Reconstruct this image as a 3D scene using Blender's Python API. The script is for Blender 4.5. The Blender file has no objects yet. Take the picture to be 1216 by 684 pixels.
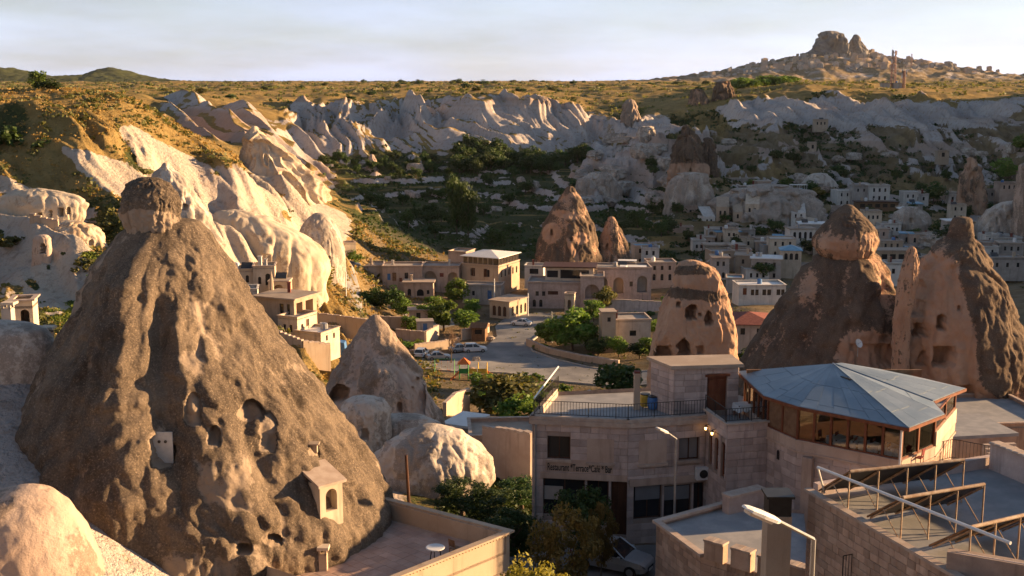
import bpy, bmesh, math, random
import numpy as np
from mathutils import Vector, Matrix
R = math.radians
rng = random.Random(7)
scene = bpy.context.scene
COL = scene.collection

# ---------------------------------------------------------------- camera
W0, H0, F0 = 1216, 684, 1400.0
PITCH = math.atan((342 - 100) / F0)
CAMZ = 60.0
cd = bpy.data.cameras.new('camera')
cam = bpy.data.objects.new('camera', cd)
COL.objects.link(cam)
cam.location = (0, 0, CAMZ)
cam.rotation_euler = (math.pi / 2 - PITCH, 0, 0)
cd.sensor_width = 36
cd.lens = 36 * F0 / W0
cd.clip_start = 0.1
cd.clip_end = 30000
scene.camera = cam

# ---------------------------------------------------------------- sky, sun, exposure
SUN_AZ, SUN_EL = R(79), R(10.5)        # azimuth clockwise from +Y (the view direction)
world = bpy.data.worlds.new('World')
scene.world = world
world.use_nodes = True
wt = world.node_tree
for n in list(wt.nodes):
    wt.nodes.remove(n)
wo = wt.nodes.new('ShaderNodeOutputWorld')
wb = wt.nodes.new('ShaderNodeBackground')
sky = wt.nodes.new('ShaderNodeTexSky')
sky.sky_type = 'NISHITA'
sky.sun_disc = False
sky.sun_elevation = SUN_EL
sky.sun_rotation = SUN_AZ
sky.altitude = 1100
sky.air_density = 1.0
sky.dust_density = 1.0
sky.ozone_density = 1.2
wb.inputs['Strength'].default_value = 0.062
tc = wt.nodes.new('ShaderNodeTexCoord')
sep = wt.nodes.new('ShaderNodeSeparateXYZ')
wt.links.new(tc.outputs['Generated'], sep.inputs[0])
def wmath(op, a, b=None):
    n = wt.nodes.new('ShaderNodeMath'); n.operation = op
    for i, v in enumerate((a, b)):
        if v is None: continue
        if isinstance(v, (int, float)): n.inputs[i].default_value = v
        else: wt.links.new(v, n.inputs[i])
    return n.outputs[0]
zz = wmath('ADD', wmath('MAXIMUM', sep.outputs['Z'], 0.0), 0.16)
cmb = wt.nodes.new('ShaderNodeCombineXYZ')
wt.links.new(wmath('DIVIDE', sep.outputs['X'], zz), cmb.inputs[0])
wt.links.new(wmath('MULTIPLY', wmath('DIVIDE', sep.outputs['Y'], zz), 0.8), cmb.inputs[1])
nz = wt.nodes.new('ShaderNodeTexNoise')
nz.inputs['Scale'].default_value = 1.15
nz.inputs['Detail'].default_value = 7
nz.inputs['Roughness'].default_value = 0.58
nz.inputs['Distortion'].default_value = 0.5
wt.links.new(cmb.outputs[0], nz.inputs['Vector'])
cr = wt.nodes.new('ShaderNodeValToRGB')
cr.color_ramp.elements[0].position = 0.34
cr.color_ramp.elements[0].color = (0.82, 0.82, 0.82, 1)
cr.color_ramp.elements[1].position = 0.70
cr.color_ramp.elements[1].color = (0.97, 0.97, 0.97, 1)
wt.links.new(nz.outputs['Fac'], cr.inputs[0])
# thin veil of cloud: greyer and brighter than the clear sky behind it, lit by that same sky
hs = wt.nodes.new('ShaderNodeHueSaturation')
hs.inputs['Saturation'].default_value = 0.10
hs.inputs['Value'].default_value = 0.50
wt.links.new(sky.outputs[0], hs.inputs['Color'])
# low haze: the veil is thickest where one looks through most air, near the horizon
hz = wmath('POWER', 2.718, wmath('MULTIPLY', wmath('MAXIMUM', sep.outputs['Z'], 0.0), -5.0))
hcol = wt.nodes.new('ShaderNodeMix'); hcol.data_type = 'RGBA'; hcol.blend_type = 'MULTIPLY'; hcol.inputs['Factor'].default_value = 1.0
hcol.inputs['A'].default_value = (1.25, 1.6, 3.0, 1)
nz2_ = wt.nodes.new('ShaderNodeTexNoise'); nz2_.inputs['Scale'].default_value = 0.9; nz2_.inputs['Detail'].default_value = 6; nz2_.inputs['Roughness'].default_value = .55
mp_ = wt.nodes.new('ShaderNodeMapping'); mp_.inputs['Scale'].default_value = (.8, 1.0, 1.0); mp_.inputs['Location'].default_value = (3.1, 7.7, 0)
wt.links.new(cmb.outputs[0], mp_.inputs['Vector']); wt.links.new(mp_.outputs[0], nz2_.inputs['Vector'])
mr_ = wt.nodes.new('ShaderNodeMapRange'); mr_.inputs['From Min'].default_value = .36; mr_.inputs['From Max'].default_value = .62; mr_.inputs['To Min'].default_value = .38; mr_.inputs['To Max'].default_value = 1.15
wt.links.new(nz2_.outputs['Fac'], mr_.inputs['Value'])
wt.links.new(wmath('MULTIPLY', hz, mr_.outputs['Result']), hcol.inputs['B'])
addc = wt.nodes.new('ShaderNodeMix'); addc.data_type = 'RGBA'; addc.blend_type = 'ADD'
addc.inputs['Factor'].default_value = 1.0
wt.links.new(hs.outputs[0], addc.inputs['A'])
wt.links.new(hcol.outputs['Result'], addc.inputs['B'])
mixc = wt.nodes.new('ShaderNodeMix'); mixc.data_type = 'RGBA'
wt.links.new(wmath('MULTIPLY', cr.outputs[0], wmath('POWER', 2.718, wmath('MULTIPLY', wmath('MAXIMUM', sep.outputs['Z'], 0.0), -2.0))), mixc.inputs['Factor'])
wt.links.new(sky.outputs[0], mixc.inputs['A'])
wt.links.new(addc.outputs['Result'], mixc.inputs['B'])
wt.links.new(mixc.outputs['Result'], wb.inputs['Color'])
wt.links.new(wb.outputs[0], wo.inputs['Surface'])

sl = bpy.data.lights.new('sun', 'SUN')
sun = bpy.data.objects.new('sun', sl)
COL.objects.link(sun)
sl.energy = 5.0
sl.angle = R(0.6)
sl.color = (1.0, 0.64, 0.32)
sdir = Vector((math.sin(SUN_AZ) * math.cos(SUN_EL), math.cos(SUN_AZ) * math.cos(SUN_EL), math.sin(SUN_EL)))
sun.rotation_euler = sdir.to_track_quat('Z', 'Y').to_euler()
sun.location = (80, 20, 120)

scene.view_settings.view_transform = 'Standard'
scene.view_settings.look = 'None'
scene.view_settings.gamma = 1
scene.view_settings.use_curve_mapping = False
scene.view_settings.exposure = 1.88
scene.render.engine = 'CYCLES'

# ---------------------------------------------------------------- pixel <-> place
CP, SP = math.cos(PITCH), math.sin(PITCH)
def at(px, py, D):
    """the point on the sight line through a photo pixel whose horizontal distance along +Y is D"""
    u, v = px - 608, py - 342
    dy = F0 * CP - v * SP
    dz = -F0 * SP - v * CP
    t = D / dy
    return Vector((u * t, D, CAMZ + dz * t))
def atz(px, py, z):
    u, v = px - 608, py - 342
    dz = -F0 * SP - v * CP
    t = (z - CAMZ) / dz
    return Vector((u * t, (F0 * CP - v * SP) * t, z))
def proj(x, y, z):
    zr = z - CAMZ
    dep = y * CP - zr * SP
    up = y * SP + zr * CP
    dep = np.maximum(dep, 0.1)
    return 608 + F0 * x / dep, 342 - F0 * up / dep
def mpp(D):           # metres per photo pixel at distance D
    return D / CP / F0

# ---------------------------------------------------------------- noise (numpy)
def _h(ix, iy, iz, seed):
    n = (ix.astype(np.uint32) * np.uint32(374761393)) ^ (iy.astype(np.uint32) * np.uint32(668265263)) ^ (iz.astype(np.uint32) * np.uint32(2147483647 - 58)) ^ np.uint32(seed * 974711 + 12345)
    n = (n ^ (n >> np.uint32(13))) * np.uint32(1274126177)
    n = (n ^ (n >> np.uint32(16))) * np.uint32(2246822519)
    n = n ^ (n >> np.uint32(15))
    return n
def noise2(x, y, seed=0):
    x0 = np.floor(x); y0 = np.floor(y)
    fx = x - x0; fy = y - y0
    ix = x0.astype(np.int64); iy = y0.astype(np.int64); iz = np.zeros_like(ix)
    u = fx * fx * fx * (fx * (fx * 6 - 15) + 10); v = fy * fy * fy * (fy * (fy * 6 - 15) + 10)
    def g(a, b, dx, dy):
        h = _h(a, b, iz, seed).astype(np.float64) * (2 * math.pi / 4294967296.0)
        return np.cos(h) * dx + np.sin(h) * dy
    n00 = g(ix, iy, fx, fy); n10 = g(ix + 1, iy, fx - 1, fy)
    n01 = g(ix, iy + 1, fx, fy - 1); n11 = g(ix + 1, iy + 1, fx - 1, fy - 1)
    return 1.5 * ((n00 * (1 - u) + n10 * u) * (1 - v) + (n01 * (1 - u) + n11 * u) * v)
def fbm2(x, y, o=4, seed=0, gain=.5):
    s = 0; a = 1; t = 0
    for i in range(o):
        s = s + a * noise2(x * 2 ** i + 17.3 * i, y * 2 ** i - 9.1 * i, seed + i); t += a; a *= gain
    return s / t
def ridge2(x, y, o=3, seed=0, gain=.5):
    s = 0; a = 1; t = 0
    for i in range(o):
        s = s + a * (1 - np.minimum(1, np.abs(noise2(x * 2 ** i + 7.7 * i, y * 2 ** i + 3.1 * i, seed + i)) * 1.6)); t += a; a *= gain
    return s / t
def noise3(x, y, z, seed=0):
    x0 = np.floor(x); y0 = np.floor(y); z0 = np.floor(z)
    fx = x - x0; fy = y - y0; fz = z - z0
    ix = x0.astype(np.int64); iy = y0.astype(np.int64); iz = z0.astype(np.int64)
    f = lambda t: t * t * (3 - 2 * t)
    u, v, w = f(fx), f(fy), f(fz)
    def g(a, b, c):
        return _h(a, b, c, seed).astype(np.float64) * (2 / 4294967296.0) - 1
    def pl(c):
        return (g(ix, iy, c) * (1 - u) + g(ix + 1, iy, c) * u) * (1 - v) + (g(ix, iy + 1, c) * (1 - u) + g(ix + 1, iy + 1, c) * u) * v
    return pl(iz) * (1 - w) + pl(iz + 1) * w
def fbm3(x, y, z, o=4, seed=0, gain=.5):
    s = 0; a = 1; t = 0
    for i in range(o):
        s = s + a * noise3(x * 2 ** i + 5.2 * i, y * 2 ** i, z * 2 ** i + 1.7 * i, seed + i); t += a; a *= gain
    return s / t
def ridge3(x, y, z, o=2, seed=0):
    s = 0; a = 1; t = 0
    for i in range(o):
        s = s + a * (1 - np.minimum(1, np.abs(noise3(x * 2 ** i + 3.1 * i, y * 2 ** i, z * 2 ** i, seed + i)) * 2.0)); t += a; a *= .5
    return s / t
def sstep(a, b, x):
    t = np.clip((x - a) / (b - a), 0, 1)
    return t * t * (3 - 2 * t)

# ---------------------------------------------------------------- materials
def srgb(r, g, b):
    f = lambda c: c / 12.92 if c <= 0.04045 else ((c + 0.055) / 1.055) ** 2.4
    return (f(r / 255), f(g / 255), f(b / 255), 1)
class NT:
    def __init__(self, name):
        m = bpy.data.materials.new(name); m.use_nodes = True
        self.m = m; self.t = m.node_tree
        self.bsdf = self.t.nodes['Principled BSDF']; self.out = self.t.nodes['Material Output']
        self.bsdf.inputs['Specular IOR Level'].default_value = 0.25
        self.pos = self.n('ShaderNodeNewGeometry').outputs['Position']
    def n(self, t, **kw):
        nd = self.t.nodes.new(t)
        for k, v in kw.items(): setattr(nd, k, v)
        return nd
    def set(self, sock, v):
        if v is None: return
        if hasattr(v, 'is_output') or isinstance(v, bpy.types.NodeSocket): self.t.links.new(v, sock)
        elif isinstance(v, tuple) and len(v) == 3 and sock.type == 'RGBA': sock.default_value = (*v, 1)
        else: sock.default_value = v
    def noise(self, scale, detail=4, rough=.55, vec=None, dist=0, stretch=None):
        nd = self.n('ShaderNodeTexNoise')
        nd.inputs['Scale'].default_value = scale; nd.inputs['Detail'].default_value = detail
        nd.inputs['Roughness'].default_value = rough; nd.inputs['Distortion'].default_value = dist
        v = vec if vec is not None else self.pos
        if stretch:
            mp = self.n('ShaderNodeMapping'); mp.inputs['Scale'].default_value = stretch
            self.t.links.new(v, mp.inputs['Vector']); v = mp.outputs[0]
        self.t.links.new(v, nd.inputs['Vector'])
        return nd.outputs['Fac']
    def ramp(self, fac, a, b):
        nd = self.n('ShaderNodeMapRange'); nd.interpolation_type = 'SMOOTHSTEP'
        self.set(nd.inputs['Value'], fac)
        nd.inputs['From Min'].default_value = a; nd.inputs['From Max'].default_value = b
        return nd.outputs['Result']
    def math(self, op, a, b=None):
        nd = self.n('ShaderNodeMath', operation=op); self.set(nd.inputs[0], a); self.set(nd.inputs[1], b); return nd.outputs[0]
    def mix(self, f, a, b, blend='MIX'):
        nd = self.n('ShaderNodeMix', data_type='RGBA', blend_type=blend)
        self.set(nd.inputs['Factor'], f); self.set(nd.inputs['A'], a); self.set(nd.inputs['B'], b)
        return nd.outputs['Result']
    def attr(self, name):
        return self.n('ShaderNodeAttribute', attribute_name=name).outputs['Fac']
    def rand(self):
        return self.n('ShaderNodeObjectInfo').outputs['Random']
    def bump(self, h, strength=.4, dist=.05, prev=None):
        nd = self.n('ShaderNodeBump'); nd.inputs['Strength'].default_value = strength; nd.inputs['Distance'].default_value = dist
        self.set(nd.inputs['Height'], h)
        if prev is not None: self.t.links.new(prev, nd.inputs['Normal'])
        return nd.outputs['Normal']
    def done(self, color, rough=.85, normal=None, metal=0, **kw):
        self.set(self.bsdf.inputs['Base Color'], color); self.set(self.bsdf.inputs['Roughness'], rough)
        self.bsdf.inputs['Metallic'].default_value = metal
        if normal is not None: self.t.links.new(normal, self.bsdf.inputs['Normal'])
        for k, v in kw.items(): self.set(self.bsdf.inputs[k.replace('_', ' ')], v)
        return self.m
M = {}
def mk(name, c1, c2, scale=2.0, rough=.85, bump=.3, bdist=.02, randv=.0, metal=0, spec=.25, stretch=None, fine=25):
    """two-tone mottled surface with fine grain, optional per-object shift"""
    c1 = tuple(.84 * v for v in c1); c2 = tuple(.84 * v for v in c2)
    t = NT(name)
    n1 = t.noise(scale, 5, .6, stretch=stretch); n2 = t.noise(fine, 4, .65, stretch=stretch)
    c = t.mix(t.ramp(n1, .35, .68), c1, c2)
    dk = tuple(.55 * v for v in c1[:3])
    c = t.mix(t.math('MULTIPLY', t.ramp(n2, .5, .8), .45), c, dk)
    if name.startswith(('plaster', 'ashlar', 'mortar')):
        sk = t.noise(1.6, 5, .65, stretch=(1, 1, .10)); c = t.mix(t.math('MULTIPLY', t.ramp(sk, .50, .72), .55), c, tuple(.42 * v for v in c1)); big = t.noise(.35, 4, .6); c = t.mix(t.math('MULTIPLY', t.ramp(big, .45, .7), .35), c, tuple(.6 * v for v in c1))
    if randv:
        hsv = t.n('ShaderNodeHueSaturation')
        t.set(hsv.inputs['Value'], t.math('ADD', t.math('MULTIPLY', t.rand(), 2 * randv), 1 - randv)); t.set(hsv.inputs['Color'], c)
        c = hsv.outputs[0]
    nb = t.bump(n2, bump, bdist) if bump else None
    t.bsdf.inputs['Specular IOR Level'].default_value = spec
    M[name] = t.done(c, rough, nb, metal)
    return M[name]
mk('ashlar', (.47, .37, .335), (.57, .46, .42), 1.5, .9, .6, .03, randv=.2)
mk('ashlar_warm', (.44, .30, .225), (.54, .39, .30), 1.2, .9, .7, .03, randv=.26)
mk('mortar', (.33, .25, .21), (.40, .31, .26), 2, .95, .4, .02)
mk('plaster_pink', (.48, .35, .28), (.55, .42, .34), .8, .9, .25, .01)
mk('plaster_cream', (.58, .47, .36), (.66, .55, .43), .8, .9, .25, .01, randv=.08)
mk('plaster_white', (.62, .57, .52), (.70, .66, .61), .8, .9, .2, .01, randv=.06)
mk('plaster_grey', (.38, .34, .31), (.47, .42, .38), .8, .9, .25, .01, randv=.08)
mk('plaster_tan', (.44, .33, .24), (.52, .41, .31), .7, .9, .3, .01, randv=.10)
mk('roof_flat', (.30, .26, .23), (.40, .35, .31), .6, .95, .3, .02, randv=.1)
mk('roof_dust', (.36, .28, .22), (.45, .36, .29), .6, .95, .4, .03, randv=.1)
mk('roof_white', (.72, .70, .68), (.80, .78, .76), 1, .6, .1, .01)
mk('terracotta', (.17, .05, .038), (.25, .085, .06), 2.5, .85, .4, .02, randv=.18)
mk('coping', (.42, .32, .26), (.52, .42, .35), 2, .9, .4, .02, randv=.1)
mk('wood_dark', (.055, .022, .013), (.10, .042, .024), 3, .55, .2, .01, stretch=(1, 1, .2))
mk('wood_red', (.15, .045, .022), (.22, .075, .035), 3, .5, .2, .01, stretch=(1, 1, .2))
mk('wood_brown', (.16, .085, .045), (.24, .14, .08), 3, .7, .3, .01, randv=.15)
mk('metal_roof', (.17, .22, .275), (.26, .31, .36), .45, .45, .25, .03, randv=.08, metal=.15, spec=.5)
mk('metal_grey', (.35, .35, .36), (.45, .45, .46), 3, .4, .05, .005, metal=.6, spec=.5)
mk('metal_white', (.66, .66, .66), (.75, .75, .75), 3, .45, .05, .005, spec=.4)
mk('metal_black', (.018, .016, .016), (.03, .028, .027), 4, .5, .05, .005, spec=.4)
mk('pipe_rust', (.30, .19, .12), (.46, .36, .27), 4, .6, .2, .005, metal=.1)
mk('panel_back', (.045, .045, .05), (.07, .07, .075), 2, .6, .1, .005, spec=.3)
mk('tile_floor', (.40, .27, .22), (.48, .34, .28), 1.5, .7, .15, .005, randv=.12)
mk('paving', (.27, .27, .28), (.36, .35, .35), 1.0, .85, .25, .01, randv=.07)
mk('asphalt', (.19, .185, .185), (.31, .295, .28), .22, .9, .3, .01, fine=5)
mk('kerb', (.36, .32, .28), (.46, .41, .36), 1.5, .9, .3, .01)
mk('paint_white', (.70, .70, .70), (.78, .78, .78), 2, .5, .05, .005)
mk('paint_blue', (.06, .16, .38), (.09, .22, .46), 2, .5, .1, .005)
mk('paint_yellow', (.65, .40, .05), (.75, .48, .07), 2, .5, .05, .005)
mk('paint_green', (.04, .22, .06), (.06, .28, .08), 2, .5, .05, .005)
mk('paint_orange', (.62, .14, .03), (.70, .19, .04), 2, .5, .05, .005)
mk('blue_roof', (.16, .33, .46), (.22, .40, .54), 1, .5, .1, .01)
mk('cloth_white', (.72, .72, .73), (.80, .80, .80), 4, .9, .2, .01)
mk('cloth_red', (.16, .02, .02), (.22, .03, .03), 4, .9, .2, .01)
mk('rubber', (.016, .016, .016), (.025, .025, .025), 8, .8, .1, .005)
mk('car_white', (.74, .74, .74), (.78, .78, .78), 1, .25, 0, spec=.5)
mk('car_silver', (.42, .43, .45), (.48, .49, .51), 1, .28, 0, spec=.6, metal=.4)
mk('car_dark', (.05, .055, .07), (.07, .075, .09), 1, .25, 0, spec=.5)
mk('car_blue', (.28, .38, .50), (.33, .43, .55), 1, .28, 0, spec=.5)
mk('door_grey', (.42, .42, .42), (.52, .52, .51), 2, .7, .2, .01)
mk('bark', (.10, .07, .05), (.17, .125, .09), 4, .95, .8, .04, stretch=(1, 1, .25))
mk('twig', (.22, .14, .09), (.30, .20, .13), 4, .95, .4, .02)
mk('steel_mast', (.30, .16, .13), (.40, .24, .20), 1, .6, 0)
def glass(name, c, rough=.08):
    t = NT(name); n = t.noise(1.3, 2)
    t.bsdf.inputs['Specular IOR Level'].default_value = .6
    M[name] = t.done(t.mix(n, tuple(.7 * v for v in c), c), rough)
glass('glass_dark', (.022, .022, .026)); glass('glass_warm', (.05, .042, .036)); glass('glass_curtain', (.20, .20, .21), .2)
def clear_glass(name):
    t = NT(name); t.bsdf.inputs['Specular IOR Level'].default_value = .5
    gl = t.n('ShaderNodeBsdfGlossy'); gl.inputs['Roughness'].default_value = .03
    tr = t.n('ShaderNodeBsdfTransparent'); tr.inputs[0].default_value = (.82, .84, .84, 1)
    fr = t.n('ShaderNodeFresnel'); fr.inputs[0].default_value = 1.5
    mx = t.n('ShaderNodeMixShader'); t.t.links.new(fr.outputs[0], mx.inputs[0]); t.t.links.new(tr.outputs[0], mx.inputs[1]); t.t.links.new(gl.outputs[0], mx.inputs[2])
    t.t.links.new(mx.outputs[0], t.out.inputs['Surface']); M[name] = t.m
clear_glass('glass_clear')
def lamp_mat(name, c, s):
    t = NT(name); M[name] = t.done(c, .4, Emission_Color=(*c, 1), Emission_Strength=s)
lamp_mat('lamp_glow', (1.0, .55, .18), 2.5)
def leafmat(name, ca, cb, trans=.35):
    t = NT(name)
    n1 = t.noise(.9, 3); 
    c = t.mix(t.ramp(n1, .35, .65), ca, cb)
    hsv = t.n('ShaderNodeHueSaturation')
    t.set(hsv.inputs['Value'], t.math('ADD', t.math('MULTIPLY', t.rand(), .6), .7))
    t.set(hsv.inputs['Hue'], t.math('ADD', t.math('MULTIPLY', t.rand(), .03), .485)); t.set(hsv.inputs['Color'], c)
    c = hsv.outputs[0]
    t.set(t.bsdf.inputs['Base Color'], c); t.bsdf.inputs['Roughness'].default_value = .6
    tl = t.n('ShaderNodeBsdfTranslucent'); t.set(tl.inputs[0], t.mix(1.0, c, (1.25, 1.15, .6), 'MULTIPLY'))
    mx = t.n('ShaderNodeMixShader'); mx.inputs[0].default_value = trans
    t.t.links.new(t.bsdf.outputs[0], mx.inputs[1]); t.t.links.new(tl.outputs[0], mx.inputs[2]); t.t.links.new(mx.outputs[0], t.out.inputs['Surface'])
    M[name] = t.m
leafmat('leaf', (.075, .14, .022), (.13, .20, .036))
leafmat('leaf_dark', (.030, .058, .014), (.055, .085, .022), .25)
leafmat('leaf_yellow', (.16, .15, .03), (.24, .20, .04))
leafmat('leaf_olive', (.085, .095, .03), (.13, .125, .04))
leafmat('leaf_rust', (.125, .085, .028), (.18, .115, .035))
leafmat('grass_dry', (.30, .20, .06), (.40, .28, .09))
leafmat('grass_green', (.11, .17, .03), (.18, .22, .04))

def rockmat(name, crust1, crust2, fresh1, fresh2, bs=.9, edge=1.35):
    """weathered tuff: dark lichen crust (attribute crust) over fresh stone, pitted"""
    crust1, crust2, fresh1, fresh2 = (tuple(.84 * v for v in q) for q in (crust1, crust2, fresh1, fresh2))
    t = NT(name)
    n1 = t.noise(.40, 6, .62); n2 = t.noise(3.0, 7, .74); n3 = t.noise(11, 6, .78); st = t.noise(1.1, 4, .6, stretch=(1, 1, .16))
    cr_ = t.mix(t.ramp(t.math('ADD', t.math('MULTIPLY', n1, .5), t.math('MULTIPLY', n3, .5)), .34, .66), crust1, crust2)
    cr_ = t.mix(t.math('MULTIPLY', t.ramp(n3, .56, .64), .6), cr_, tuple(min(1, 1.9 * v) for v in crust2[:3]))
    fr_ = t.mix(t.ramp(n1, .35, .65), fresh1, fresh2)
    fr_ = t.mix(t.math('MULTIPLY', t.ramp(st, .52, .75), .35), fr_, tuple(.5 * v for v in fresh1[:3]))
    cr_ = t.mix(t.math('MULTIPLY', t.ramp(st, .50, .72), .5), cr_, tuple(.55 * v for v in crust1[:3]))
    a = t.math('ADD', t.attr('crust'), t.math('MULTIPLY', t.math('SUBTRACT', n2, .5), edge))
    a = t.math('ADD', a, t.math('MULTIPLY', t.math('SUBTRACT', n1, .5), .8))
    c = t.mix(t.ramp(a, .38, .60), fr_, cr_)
    c = t.mix(t.math('MULTIPLY', t.ramp(n3, .30, .44), -.0), c, (0, 0, 0))
    vo = t.n('ShaderNodeTexVoronoi'); vo.inputs['Scale'].default_value = 5.0
    t.t.links.new(t.pos, vo.inputs['Vector'])
    nb = t.bump(vo.outputs['Distance'], .35 * bs, .05)
    nb = t.bump(n2, .8 * bs, .16, nb); nb = t.bump(n3, .7 * bs, .05, nb)
    M[name] = t.done(c, .95, nb)
    t.bsdf.inputs['Specular IOR Level'].default_value = .1
rockmat('rock_dark', (.085, .06, .047), (.17, .125, .092), (.40, .245, .165), (.48, .315, .22), .8)
rockmat('rock_cone', (.085, .066, .052), (.27, .208, .155), (.37, .285, .215), (.44, .345, .265), 1.5, .95)
rockmat('rock_light', (.30, .25, .21), (.40, .34, .29), (.50, .43, .37), (.60, .53, .46), .5)
rockmat('rock_cream', (.34, .25, .17), (.42, .32, .225), (.50, .41, .31), (.58, .49, .385), .6)
rockmat('rock_pink', (.22, .165, .13), (.32, .25, .20), (.45, .335, .27), (.53, .41, .335), .7)
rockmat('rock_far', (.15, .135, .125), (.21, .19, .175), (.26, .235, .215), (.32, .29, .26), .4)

# ---------------------------------------------------------------- object helpers
ORG = {}
def tag(o, label=None, cat=None, group=None, kind=None):
    if label: o['label'] = label
    if cat: o['category'] = cat
    if group: o['group'] = group
    if kind: o['kind'] = kind
    return o
def thing(name, label, cat, loc, group=None):
    o = bpy.data.objects.new(name, None); COL.objects.link(o)
    o.empty_display_size = .3
    o.location = loc; ORG[o] = Vector(loc)
    return tag(o, label, cat, group)
class MB:
    """collects faces in world coordinates and links them as one mesh object"""
    def __init__(self): self.v = []; self.f = []; self.mi = []
    def face(self, pts, m=0):
        i = len(self.v); self.v += [tuple(p) for p in pts]; self.f.append(tuple(range(i, i + len(pts)))); self.mi.append(m)
    def poly(self, verts, faces, m=0):
        i = len(self.v); self.v += [tuple(p) for p in verts]
        for f in faces: self.f.append(tuple(i + k for k in f)); self.mi.append(m)
    def hexa(self, b, t, m=0):
        """b, t: four bottom and four top corners, counter-clockwise from above"""
        self.poly(list(b) + list(t), [(3, 2, 1, 0), (4, 5, 6, 7), (0, 1, 5, 4), (1, 2, 6, 5), (2, 3, 7, 6), (3, 0, 4, 7)], m)
    def box(self, c, s, rz=0, m=0):
        cx, cy, cz = c; a, b, h = s[0] / 2, s[1] / 2, s[2] / 2
        ca, sa = math.cos(rz), math.sin(rz)
        q = [(-a, -b), (a, -b), (a, b), (-a, b)]
        q = [(cx + x * ca - y * sa, cy + x * sa + y * ca) for x, y in q]
        self.hexa([(x, y, cz - h) for x, y in q], [(x, y, cz + h) for x, y in q], m)
    def prism(self, poly, z0, z1, m=0):
        n = len(poly)
        zz0 = z0 if hasattr(z0, '__len__') else [z0] * n; zz1 = z1 if hasattr(z1, '__len__') else [z1] * n
        v = [(p[0], p[1], zz0[i]) for i, p in enumerate(poly)] + [(p[0], p[1], zz1[i]) for i, p in enumerate(poly)]
        fs = [tuple(range(n - 1, -1, -1)), tuple(range(n, 2 * n))] + [(i, (i + 1) % n, n + (i + 1) % n, n + i) for i in range(n)]
        self.poly(v, fs, m)
    def tube(self, a, b, r, r2=None, n=8, m=0, cap=True):
        a = Vector(a); b = Vector(b); d = (b - a).normalized()
        s = d.orthogonal().normalized(); t = d.cross(s); r2 = r if r2 is None else r2
        v = [a + (s * math.cos(2 * math.pi * i / n) + t * math.sin(2 * math.pi * i / n)) * r for i in range(n)]
        v += [b + (s * math.cos(2 * math.pi * i / n) + t * math.sin(2 * math.pi * i / n)) * r2 for i in range(n)]
        fs = [(i, (i + 1) % n, n + (i + 1) % n, n + i) for i in range(n)]
        if cap: fs += [tuple(range(n - 1, -1, -1)), tuple(range(n, 2 * n))]
        self.poly(v, fs, m)
    def lathe(self, c, prof, n=12, m=0):
        c = Vector(c); v = []; k = len(prof)
        for r, z in prof:
            v += [c + Vector((r * math.cos(2 * math.pi * i / n), r * math.sin(2 * math.pi * i / n), z)) for i in range(n)]
        fs = [(j * n + i, j * n + (i + 1) % n, (j + 1) * n + (i + 1) % n, (j + 1) * n + i) for j in range(k - 1) for i in range(n)]
        fs += [tuple(range(n - 1, -1, -1)), tuple((k - 1) * n + i for i in range(n))]
        self.poly(v, fs, m)
    def build(self, name, mats, parent=None, smooth=False, origin=None):
        me = bpy.data.meshes.new(name)
        if origin is None: origin = ORG.get(parent, Vector((0, 0, 0))) if parent is not None else None
        if origin is None:      # a thing that is one mesh: origin at its base centre
            a = np.array(self.v); origin = Vector(((a[:, 0].min() + a[:, 0].max()) / 2, (a[:, 1].min() + a[:, 1].max()) / 2, a[:, 2].min()))
        a = np.array(self.v, dtype=np.float64) - np.array(origin)
        me.from_pydata(a.tolist(), [], self.f)
        if not isinstance(mats, (list, tuple)): mats = [mats]
        for m in mats: me.materials.append(M[m])
        if len(mats) > 1: me.polygons.foreach_set('material_index', self.mi)
        if smooth: me.polygons.foreach_set('use_smooth', [True] * len(me.polygons))
        me.update()
        o = bpy.data.objects.new(name, me); COL.objects.link(o)
        if parent is not None:
            o.parent = parent; ORG[o] = origin
        else:
            o.location = origin; ORG[o] = Vector(origin)
        return o
def npmesh(name, V, F, mat, attrs=None, smooth=True, parent=None, origin=(0, 0, 0)):
    me = bpy.data.meshes.new(name)
    V = np.asarray(V, dtype=np.float64) - np.array(origin)
    nF, k = F.shape
    me.vertices.add(len(V)); me.vertices.foreach_set('co', V.astype(np.float32).ravel())
    me.loops.add(nF * k); me.loops.foreach_set('vertex_index', F.astype(np.int32).ravel())
    me.polygons.add(nF); me.polygons.foreach_set('loop_start', np.arange(0, nF * k, k, dtype=np.int32))
    me.polygons.foreach_set('loop_total', np.full(nF, k, dtype=np.int32))
    if smooth: me.polygons.foreach_set('use_smooth', np.ones(nF, dtype=bool))
    for an, av in (attrs or {}).items():
        at_ = me.attributes.new(an, 'FLOAT', 'POINT'); at_.data.foreach_set('value', np.asarray(av, dtype=np.float32))
    me.materials.append(M[mat])
    me.update(calc_edges=True)
    o = bpy.data.objects.new(name, me); COL.objects.link(o)
    if parent is not None: o.parent = parent
    else: o.location = origin
    ORG[o] = Vector(origin)
    return o
def copy_tree(o, parent=None):
    c = o.copy(); COL.objects.link(c)
    if parent is not None: c.parent = parent
    for ch in list(o.children): copy_tree(ch, c)
    return c
# ================================================================ TERRAIN
# control points: (photo px, photo py, distance) -> a height; or ('w', x, y, z)
CPTS = []
def c(px, py, D): CPTS.append(tuple(at(px, py, D)))
def w(x, y, z): CPTS.append((x, y, z))
for ang in (-40, -20, 0, 20, 40):
    s, co = math.sin(R(ang)), math.cos(R(ang))
    for r_, z_ in ((2, 58.3), (8, 53), (16, 47.5), (28, 41.5)):
        w(r_ * s, r_ * co, z_)
for x_ in (-12, 0, 12, 24): w(x_, 38, 36.5)
w(20, 46, 35); w(30, 42, 36)
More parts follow.
